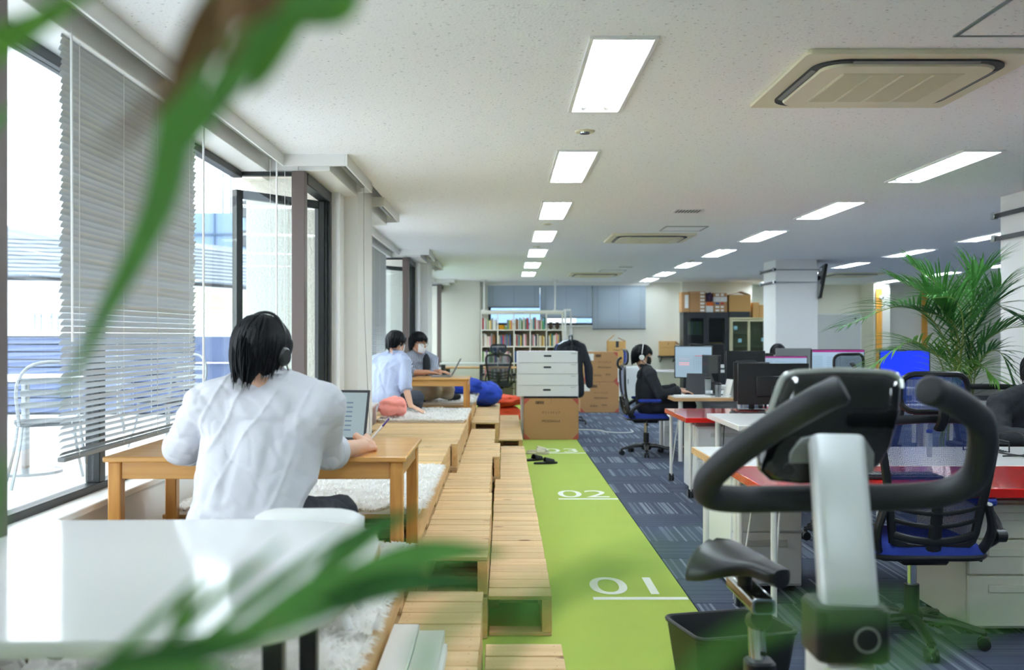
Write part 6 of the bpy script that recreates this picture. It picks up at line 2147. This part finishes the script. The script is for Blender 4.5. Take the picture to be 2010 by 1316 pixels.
# ------------------------------------------------------------------ exercise bike facing the camera
mat('bike_silver', (214, 217, 219), .38, metal=.1)
mat('saddle_black', (22, 25, 27), .4)
mat('bike_grip', (34, 38, 42), .55)
mat('bike_gloss', (14, 16, 18), .08, coat=.6)
mat('bike_rim', (188, 192, 188), .22, metal=.6)
bk = thing('exercise_bike', 'upright exercise bike with silver post, black console and looped handlebar', 'exercise bike', (.69, 2.05, 0))
bo = -V((.69, 2.05, 0))
def B(px, py, Y): return at(px, py, Y) + bo
pt, pb = B(1641, 868, 2.0), B(1665, 1190, 1.86)
d = (pb - pt).normalized()
mb = MB(); mb.M = Matrix.Translation(pt) @ d.to_track_quat('Z', 'Y').to_matrix().to_4x4()
L_ = (pb - pt).length
mb.prism(rrect(.104, .07, .018, 5), -.005, L_ + .02, None, .004)
mb.build('post', 'bike_silver', bk)
plate = [(1548, 922), (1556, 890), (1580, 862), (1620, 855), (1680, 855), (1706, 866), (1722, 892), (1722, 930), (1600, 946)]
mb = MB(); mb.prism([(B(x, y, 2.03).x, B(x, y, 2.03).z) for x, y in plate][::-1], 2.045 + bo.y, 2.065 + bo.y, XZ, .003); mb.build('console_bracket', 'mid_grey', bk)
for x, y in ((1600, 862), (1692, 862)):
    MB().lathe([(.004, -.003), (.006, .003)], 10, B(x, y, 2.04), (0, 1, 0)).build('screw', 'steel', bk)
con = [(1530, 790), (1551, 745), (1575, 735), (1660, 731), (1755, 735), (1780, 746), (1783, 765), (1775, 815), (1752, 880), (1728, 915), (1690, 938), (1640, 948), (1570, 950), (1513, 944), (1493, 925), (1492, 900), (1505, 850)]
def loop(k, Y, dz=0): 
    cx_, cy_ = 1640, 840
    return [(B(cx_ + (x - cx_) * k, cy_ + (y - cy_) * k, 2.06).x, Y + bo.y, B(cx_ + (x - cx_) * k, cy_ + (y - cy_) * k, 2.06).z + dz) for x, y in con]
loops = [loop(.80, 2.062), loop(.93, 2.066), loop(1.0, 2.085), loop(1.0, 2.105), loop(.96, 2.125), loop(.9, 2.13)]
for l_ in loops:      # the console leans: its top lies farther back
    for i, p in enumerate(l_):
        l_[i] = (p[0], p[1] + (p[2] - (CZ - .184)) * .22, p[2])
n = len(con); vs = [p for l_ in loops for p in l_]; fs = []
for j in range(len(loops) - 1):
    for i in range(n):
        i2 = (i + 1) % n; fs.append((j * n + i, (j + 1) * n + i, (j + 1) * n + i2, j * n + i2))
fs.append(tuple(range(n))); fs.append(tuple((len(loops) - 1) * n + i for i in range(n))[::-1])
MB().add(vs, fs).build('console', 'bike_gloss', bk, True, 50)
rim = [loops[2][i] for i in (0, 1, 2, 3, 4, 5, 6)]
MB().tube(spline([loops[2][i] for i in (16, 0, 1, 2)], 4), .0085, 8).build('console_rim', 'bike_rim', bk)
MB().tube(spline([loops[2][i] for i in (2, 3, 4, 5, 6)], 5), .0085, 8).build('console_rim', 'bike_rim', bk)
MB().lathe([(.012, -.003), (.014, .003)], 14, V(loops[1][13]) + V((.022, -.002, .018)), (0, 1, 0)).build('button', 'black_plastic', bk)
hb = [(1645, 768, 1.88), (1600, 790, 1.90), (1520, 838, 1.96), (1440, 895, 2.02), (1393, 940, 2.07), (1390, 970, 2.10), (1430, 980, 2.12), (1520, 980, 2.13), (1650, 978, 2.13), (1780, 976, 2.13), (1860, 966, 2.12), (1912, 935, 2.10), (1928, 880, 2.06), (1925, 830, 2.02), (1897, 803, 1.97), (1860, 780, 1.92), (1828, 768, 1.88)]
pth = spline([B(*q) for q in hb], 6)
MB().tube(pth, .0288, 16).build('handlebar', 'bike_grip', bk)
for e, q in ((pth[0], pth[0] - pth[2]), (pth[-1], pth[-1] - pth[-3])):
    MB().lathe([(.0296, -.012), (.0296, .004), (.024, .012), (.008, .014)], 16, e, q).build('grip_cap', 'bike_grip', bk)
# lower shroud, drive housing and feet
sp_ = B(1658, 1185, 1.86)
MB().prism(rrect(.135, .12, .02, 5), .735, CZ - (1180 - CY) * 1.86 / F + .0, Matrix.Translation((sp_.x, sp_.y, 0)), .006).build('post_collar', 'black_plastic', bk)
MB().tube([(sp_.x + .02 + .022 * math.cos(a), sp_.y - .0625, .78 + .022 * math.sin(a)) for a in [2 * PI * i / 20 for i in range(20)]], .002, 5, closed=True).build('logo_ring', 'mid_grey', bk)
MB().prism(rrect(.10, .16, .04, 5), .42, .735, Matrix.Translation((sp_.x + .0, sp_.y + .03, 0)), .015).build('upper_housing', 'white_plastic', bk)
hs_ = MB(); 
pts = [(.30 * math.cos(a) * (1.15 if math.cos(a) > 0 else 1), .24 + .21 * math.sin(a)) for a in [2 * PI * i / 28 for i in range(28)]]
hs_.prism(pts, -.075, .075, Matrix.Translation((sp_.x, .08, .04)) @ Matrix(((0, 0, 1, 0), (1, 0, 0, 0), (0, 1, 0, 0), (0, 0, 0, 1))), .012)
hs_.build('drive_housing', 'black_plastic', bk)
for s in (-1, 1):
    c_ = MB().cyl((sp_.x + s * .07, .12, .30), (sp_.x + s * .11, .12, .30), .02, n=12).bar((sp_.x + s * .105, .12, .30), (sp_.x + s * .105, .12 + s * .12, .30 - s * .11), .02, .03, .004).build('crank', 'steel', bk)
    MB().box((sp_.x + s * .165, .12 + s * .12, .30 - s * .11), (.10, .09, .03), None, .006).build('pedal', 'black_plastic', c_)
for y in (-.22, .72):
    MB().cyl((sp_.x - .24, y, .035), (sp_.x + .24, y, .035), .032, n=14).build('stabiliser', 'black_plastic', bk)
MB().bar((sp_.x, -.22, .06), (sp_.x - .03, .72, .06), .07, .05, .008).build('base_beam', 'black_plastic', bk)
# seat tube, post, slider and saddle
s0, s1 = B(1491, 1318, 2.58), B(1483, 1210, 2.62)
MB().bar((sp_.x - .0, .30, .35), (s0.x, s0.y, s0.z - .02), .075, .07, .012).build('seat_tube', 'black_plastic', bk)
MB().prism(rrect(.075, .075, .02), -.03, .03, Matrix.Translation(s0 + V((0, 0, .0))), .006).build('seat_clamp', 'black_plastic', bk)
MB().cyl(s0 - V((0, 0, .04)), s1, .0225, n=20).build('seat_post', 'chrome', bk)
for i in range(2):
    MB().lathe([(.006, -.002), (.006, .0015)], 10, s0 + (s1 - s0) * (.35 + .45 * i) + V((.010, -.0215, 0)), (.35, -1, 0)).build('pin_hole', 'dark_void', bk)
a, b_ = B(1447, 1140, 2.72), B(1499, 1192, 2.5)
mb = MB(); mb.M = Matrix.Translation(a) @ (b_ - a).to_track_quat('Z', 'Y').to_matrix().to_4x4()
LL = (b_ - a).length
mb.prism(rrect(.062, .042, .012), 0, LL, None, .002); mb.build('seat_slider', 'chrome', bk)
mb = MB(); mb.M = Matrix.Translation(a) @ (b_ - a).to_track_quat('Z', 'Y').to_matrix().to_4x4()
mb.prism(rrect(.046, .028, .008), LL - .001, LL + .0025); mb.build('slider_bore', 'dark_void', bk)
MB().tube([b_ + V((0, .02, -.035)), s1 + V((0, 0, -.01)), s1 + V((0, 0, .02))], .028, 12).build('slider_bracket', 'black_plastic', bk)
sc = B(1462, 1108, 2.62)
MB().cyl(sc + V((0, 0, -.075)), sc + V((0, 0, -.02)), .02, n=12).build('saddle_clamp', 'black_plastic', bk)
vs = []; fs = []; n, k = 24, 16
rot = Matrix.Rotation(R(212), 3, 'Z')             # local +y is the nose
for j in range(k + 1):
    u = j / k; y = -.135 + .28 * u
    w_ = .140 * (.30 + .70 * (1 / (1 + math.exp((u - .52) * 11)))) * min(1, (.25 + u / .10)) * (1 if u < .94 else .75)
    top = .034 - .020 * u + .008 * math.cos(u * 5)
    for i in range(n):
        a = 2 * PI * i / n
        cs_, sn = math.cos(a), math.sin(a)
        x = math.copysign(abs(cs_) ** .6, cs_) * w_
        z = (top * abs(sn) ** .7 if sn > 0 else -.030 * abs(sn) ** .8) - 2.6 * x * x * (1 - .5 * u) - .05 * max(0, u - .7)
        z -= .010 * math.exp(-(x / .014) ** 2) * (1 if sn > 0 else 0) * (1 - u)
        vs.append(sc + rot @ V((x * .92, y * .88, z + .01)))
for j in range(k):
    for i in range(n):
        i2 = (i + 1) % n; fs.append((j * n + i, j * n + i2, (j + 1) * n + i2, (j + 1) * n + i))
fs.append(tuple(range(n))[::-1]); fs.append(tuple(k * n + i for i in range(n)))
MB().add(vs, fs).build('saddle', 'saddle_black', bk, True, 60)
# waste bin behind the seat post
t = thing('waste_basket', 'black rectangular waste basket on the carpet behind the bike seat', 'bin', (.765, 3.36, 0), R(14))
out = []; 
vs = []; fs = []
prof = [(.27, .20, 0), (.355, .285, .345), (.365, .295, .35), (.365, .295, .36), (.345, .275, .36), (.335, .265, .34), (.255, .185, .012)]
for a, b_, z in prof:
    vs += [(x, y, z) for x, y in rrect(a, b_, .035, 5)]
m_ = 24
for j in range(len(prof) - 1):
    for i in range(m_):
        i2 = (i + 1) % m_; fs.append((j * m_ + i, j * m_ + i2, (j + 1) * m_ + i2, (j + 1) * m_ + i))
fs.append(tuple(range(m_))[::-1]); fs.append(tuple(6 * m_ + i for i in range(m_)))
MB().add(vs, fs).build('basket_body', 'bin_black', t)
MB().tube([(x, y, .358) for x, y in rrect(.36, .29, .036, 5)], .006, 6, closed=True).build('rim', 'bin_black', t)
MB().box((-.166, -.02, .27), (.004, .09, .025), Matrix.Rotation(R(-6), 3, 'Y')).build('hand_slot', 'mid_grey', t)

# ------------------------------------------------------------------ palms
mat('leaf', (66, 124, 54), .45, var=.16, vscale=6)
mat('leaf_light', (92, 142, 52), .45, var=.14, vscale=6)
mat('leaf_dark', (46, 92, 48), .5, var=.15, vscale=6)
mat('leaf_near', (92, 148, 72), .5, var=.14, vscale=6)
mat('leaf_near_dark', (62, 112, 58), .5, var=.14, vscale=6)
mat('leaf_dry', (120, 88, 56), .8, var=.15, vscale=10)
mat('stem_palm', (128, 144, 66), .5, var=.12, vscale=9)
mat('soil', (62, 48, 40), .95, bump=.6, bscale=40)
mat('pot_white', (226, 226, 222), .4)
def translucent(name):
    m = MATS[name]; b_ = m.node_tree.nodes['Principled BSDF']
    b_.inputs['Transmission Weight'].default_value = 0.0
    nt = m.node_tree; o = [q for q in nt.nodes if q.type == 'OUTPUT_MATERIAL'][0]
    tr = nt.nodes.new('ShaderNodeBsdfTranslucent'); mx = nt.nodes.new('ShaderNodeMixShader'); mx.inputs[0].default_value = .35
    src = b_.inputs['Base Color'].links[0].from_socket
    nt.links.new(src, tr.inputs[0]); nt.links.new(b_.outputs[0], mx.inputs[1]); nt.links.new(tr.outputs[0], mx.inputs[2]); nt.links.new(mx.outputs[0], o.inputs[0])
for q in ('leaf', 'leaf_light', 'leaf_dark', 'leaf_near', 'leaf_near_dark'): translucent(q)
def frond(root, pts, n=26, ll=.32, wd=.012, m='leaf', start=.3, droop=.35, r=.006, seed=0, spread=1.0, nrm=(0, 0, 1)):
    """arching rachis with a double row of folded, drooping leaflets"""
    rr = random.Random(seed)
    P_ = spline(pts, 8); k = len(P_)
    st = MB().tube(P_, [r * (1 - .75 * i / (k - 1)) for i in range(k)], 6).build('frond_stem', 'stem_palm', root)
    b_ = MB()
    for i in range(n):
        u = start + (1 - start) * (i + rr.uniform(-.2, .2)) / (n - 1)
        u = min(max(u, 0), .995)
        f_ = u * (k - 1); i0 = int(f_); p = P_[i0].lerp(P_[min(i0 + 1, k - 1)], f_ - i0)
        tg = (P_[min(i0 + 1, k - 1)] - P_[max(i0 - 1, 0)]).normalized()
        side0 = tg.cross(V(nrm)); side0 = side0.normalized() if side0.length > .05 else tg.orthogonal().normalized()
        w0 = (u - start) / (1 - start)
        ln = ll * (.45 + 1.1 * math.sin(PI * (.12 + .8 * w0)) ** .8 * .6) * rr.uniform(.85, 1.1)
        for s in (-1, 1):
            ang = (1.05 - .65 * w0) * spread + rr.uniform(-.08, .08)
            dr = (tg * math.cos(ang) + side0 * s * math.sin(ang) + side0.cross(tg) * .18).normalized()
            pr = []; q = V(p); dd = V(dr)
            for j in range(5):
                pr.append(V(q)); q = q + dd * ln / 4; dd = (dd + V((0, 0, -droop * .5 * (j + .6) / 2))).normalized()
            ws = [wd * .35, wd, wd * .95, wd * .6, .0006]
            vs = []; fs = []
            for j in range(5):
                t_ = (pr[min(j + 1, 4)] - pr[max(j - 1, 0)]).normalized()
                sd_ = t_.cross(V((0, 0, 1))); sd_ = sd_.normalized() if sd_.length > .05 else side0
                up_ = sd_.cross(t_)
                vs += [pr[j] - sd_ * ws[j] + up_ * ws[j] * .35, pr[j], pr[j] + sd_ * ws[j] + up_ * ws[j] * .35]
            for j in range(4):
                a = j * 3
                fs += [(a, a + 1, a + 4, a + 3), (a + 1, a + 2, a + 5, a + 4)]
            b_.add(vs, fs)
    b_.build('leaflet', m, st, True, 180)['kind'] = 'stuff'
    return st
def pot(root, r, h_, m='pot_white', x=0, y=0):
    q = MB().lathe([(r * .72, 0), (r * .75, .005), (r, h_), (r * .93, h_), (r * .90, h_ - .03)], 28, (x, y, 0)).build('pot', m, root)
    MB().lathe([(r * .90, h_ - .045), (r * .91, h_ - .035)], 24, (x, y, 0)).build('soil', 'soil', root)
pl_ = thing('potted_palm', 'tall leafy green palm growing behind the desks before the right pillar', 'plant', (3.29, 7.2, 0))
po = -V((3.29, 7.2, 0))
pot(pl_, .20, .36)
def W(px, py, Y): return at(px, py, Y + .45) + po
base = lambda i: V((.07 * math.cos(i * 2.4), .07 * math.sin(i * 2.4), .34))
FR = [ # mid control, tip
    ((1845, 650, 6.75), (1770, 602, 6.65), (1662, 640, 6.5), 'leaf', .34, 30),
    ((1850, 720, 6.65), (1790, 672, 6.45), (1700, 725, 6.3), 'leaf_light', .30, 26),
    ((1870, 640, 6.8), (1850, 570, 6.8), (1792, 522, 6.8), 'leaf', .30, 26),
    ((1868, 660, 6.85), (1835, 590, 6.9), (1758, 548, 6.95), 'leaf', .28, 24),
    ((1900, 640, 6.8), (1915, 560, 6.8), (1930, 535, 6.85), 'leaf', .36, 30),
    ((1905, 680, 6.7), (1945, 600, 6.7), (1975, 610, 6.65), 'leaf_dark', .32, 26),
    ((1890, 660, 6.6), (1875, 590, 6.5), (1830, 585, 6.35), 'leaf', .34, 28),
    ((1885, 690, 6.75), (1862, 630, 6.7), (1800, 610, 6.6), 'leaf_dark', .30, 26),
    ((1920, 700, 6.75), (1965, 650, 6.7), (2030, 640, 6.6), 'leaf', .30, 24),
    ((1915, 720, 6.6), (1960, 690, 6.5), (1995, 760, 6.4), 'leaf_dark', .22, 22),
    ((1895, 700, 6.95), (1900, 620, 7.0), (1890, 560, 7.1), 'leaf', .34, 28),
    ((1880, 740, 6.55), (1885, 715, 6.4), (1870, 745, 6.25), 'leaf_light', .22, 20),
    ((1870, 730, 6.9), (1820, 690, 6.95), (1760, 690, 7.0), 'leaf', .28, 24),
    ((1900, 750, 6.6), (1925, 720, 6.45), (1955, 745, 6.3), 'leaf_light', .24, 20),
    ((1880, 670, 6.7), (1850, 610, 6.65), (1815, 570, 6.6), 'leaf', .3, 26),
    ((1912, 660, 6.9), (1945, 590, 6.95), (1965, 560, 7.0), 'leaf', .32, 26),
]
for i, (m1, m2, tp, mm, ll, n) in enumerate(FR):
    frond(pl_, [base(i), V((base(i).x * 1.6, base(i).y * 1.6, .62)), W(*m1), W(*m2), W(*tp)], n, ll, .0078, mm, .42, .34, .008, i)

# foreground greenery, very near the lens
fg = thing('foreground_palm', 'out-of-focus potted palm right in front of the viewer, fronds low down', 'plant', (-.45, .42, 0))
fo = -V((-.45, .42, 0))
def G(px, py, Y): return at(px, py, Y * .78) + fo
pot(fg, .17, .34)
fb = lambda i: V((.04 * math.cos(i * 2.1), .04 * math.sin(i * 2.1), .30))
def blade(root, pts, w_, m, seed=0, nrm=(0, -1, 0)):
    """one long strap leaf"""
    P_ = spline(pts, 8); k = len(P_); vs = []; fs = []
    for i, p in enumerate(P_):
        t_ = (P_[min(i + 1, k - 1)] - P_[max(i - 1, 0)]).normalized()
        s = t_.cross(V(nrm)).normalized(); u = i / (k - 1)
        ww = w_ * (min(1, .35 + u * 2.2) if u < .5 else 1) * (1 - max(0, (u - .45) / .55) ** 1.8) + .0004
        vs += [p - s * ww + V(nrm) * ww * .3, p, p + s * ww + V(nrm) * ww * .3]
    for i in range(k - 1):
        a = i * 3; fs += [(a, a + 1, a + 4, a + 3), (a + 1, a + 2, a + 5, a + 4)]
    return MB().add(vs, fs).build('leaf', m, root, True, 180)
R0 = [fb(0), V((.02, .05, .7)), G(-120, 1560, .62), G(60, 1385, .64), G(250, 1305, .66), G(430, 1255, .69), G(600, 1205, .73)]
st = MB().tube(spline(R0, 6), .0045, 7).build('frond_stem', 'stem_palm', fg)
LF = [([(190, 1318, .65), (300, 1225, .63), (405, 1120, .60)], .0036, 'leaf_near'), ([(290, 1292, .66), (420, 1180, .64), (560, 1062, .61)], .0040, 'leaf_near'),
      ([(380, 1270, .68), (540, 1150, .66), (690, 1040, .63)], .0045, 'leaf_near'), ([(460, 1248, .69), (640, 1125, .68), (790, 1020, .66)], .0045, 'leaf_near'),
      ([(520, 1228, .71), (700, 1142, .72), (840, 1088, .72), (1000, 1085, .70)], .012, 'leaf_near'), ([(590, 1208, .72), (760, 1150, .70), (960, 1140, .66)], .010, 'leaf_near_dark'),
      ([(250, 1308, .66), (420, 1262, .62), (650, 1210, .58)], .007, 'leaf_near'), ([(120, 1345, .64), (300, 1300, .62), (520, 1262, .60)], .009, 'leaf_near_dark'),
      ([(60, 1385, .64), (250, 1350, .60), (480, 1312, .58)], .012, 'leaf_near'), ([(560, 1215, .72), (700, 1060, .74), (830, 1000, .74)], .007, 'leaf_near_dark'),
      ([(330, 1285, .67), (360, 1200, .65), (420, 1140, .64)], .004, 'leaf_light')]
for i, (q, w_, m) in enumerate(LF):
    blade(fg, [G(*c) for c in q], w_ * .74, m, i, (0, -1, .35))
ST = [[fb(1), V((.2, -.05, .8)), G(800, 1750, .36), G(960, 1330, .35), G(1150, 1130, .33), G(1400, 1060, .32)],
      [fb(2), V((.24, -.1, .8)), G(700, 1700, .33), G(840, 1260, .33), G(1100, 1150, .32), G(1390, 1140, .31)],
      [fb(3), V((.34, -.12, .8)), G(1100, 1800, .34), G(1320, 1370, .33), G(1560, 1210, .32), G(1900, 1190, .31)],
      [fb(4), V((.40, -.14, .8)), G(1300, 1900, .34), G(1560, 1480, .33), G(1780, 1290, .32), G(2060, 1170, .31)]]
for i, q in enumerate(ST):
    blade(fg, q, .0021 if i < 2 else .0026, 'leaf_near', i)
dr = thing('strap_leaf_plant', 'out-of-focus tall strap-leaved plant hanging into the upper left view', 'plant', (-.86, .62, 0))
do = -V((-.86, .62, 0))
def H(px, py, Y): return at(px - (40 if py < 330 else 10), py, Y * .85) + do
pot(dr, .16, .34)
MB().tube(spline([(0, 0, .3), (.02, 0, .8), (.08, -.03, 1.3), (.36, -.10, 1.74), (.64, -.09, 1.80)], 5), .012, 8).build('trunk', 'stem_palm', dr)
top = V((.64, -.09, 1.80))
blade(dr, [top, H(600, -210, .52), H(490, -20, .53), H(405, 180, .55), H(335, 370, .57), H(290, 480, .59), H(205, 640, .61), H(120, 800, .63)], .0085, 'leaf_near', 1)
blade(dr, [top, H(690, -160, .5), H(585, 20, .5), H(500, 150, .51), H(430, 250, .52), H(395, 310, .53)], .0075, 'leaf_near', 2)
blade(dr, [top, H(560, -160, .45), H(455, 30, .46), H(395, 140, .47), H(362, 215, .48)], .007, 'leaf_dry', 3)
blade(dr, [top, H(700, -120, .52), H(615, 40, .52), H(560, 140, .52), H(525, 190, .52)], .006, 'leaf_light', 4)
blade(dr, [V((.20, -.06, 1.52)), H(-220, 240, .5), H(-40, 130, .5), H(110, 50, .5), H(270, -50, .5)], .0085, 'leaf_light', 5)
blade(dr, [V((.08, -.03, 1.3)), H(-300, 420, .6), H(-60, 330, .6), H(25, 250, .6), H(72, 203, .6)], .005, 'leaf_near', 6)
blade(dr, [V((.06, -.02, 1.1)), H(-420, 1300, .5), H(-120, 1160, .48), H(-14, 1040, .47), H(14, 860, .46)], .009, 'leaf_near', 7)
blade(dr, [top, H(480, -110, .36), H(400, 120, .36), H(300, 250, .36), H(225, 300, .36)], .0022, 'leaf_dry', 8)
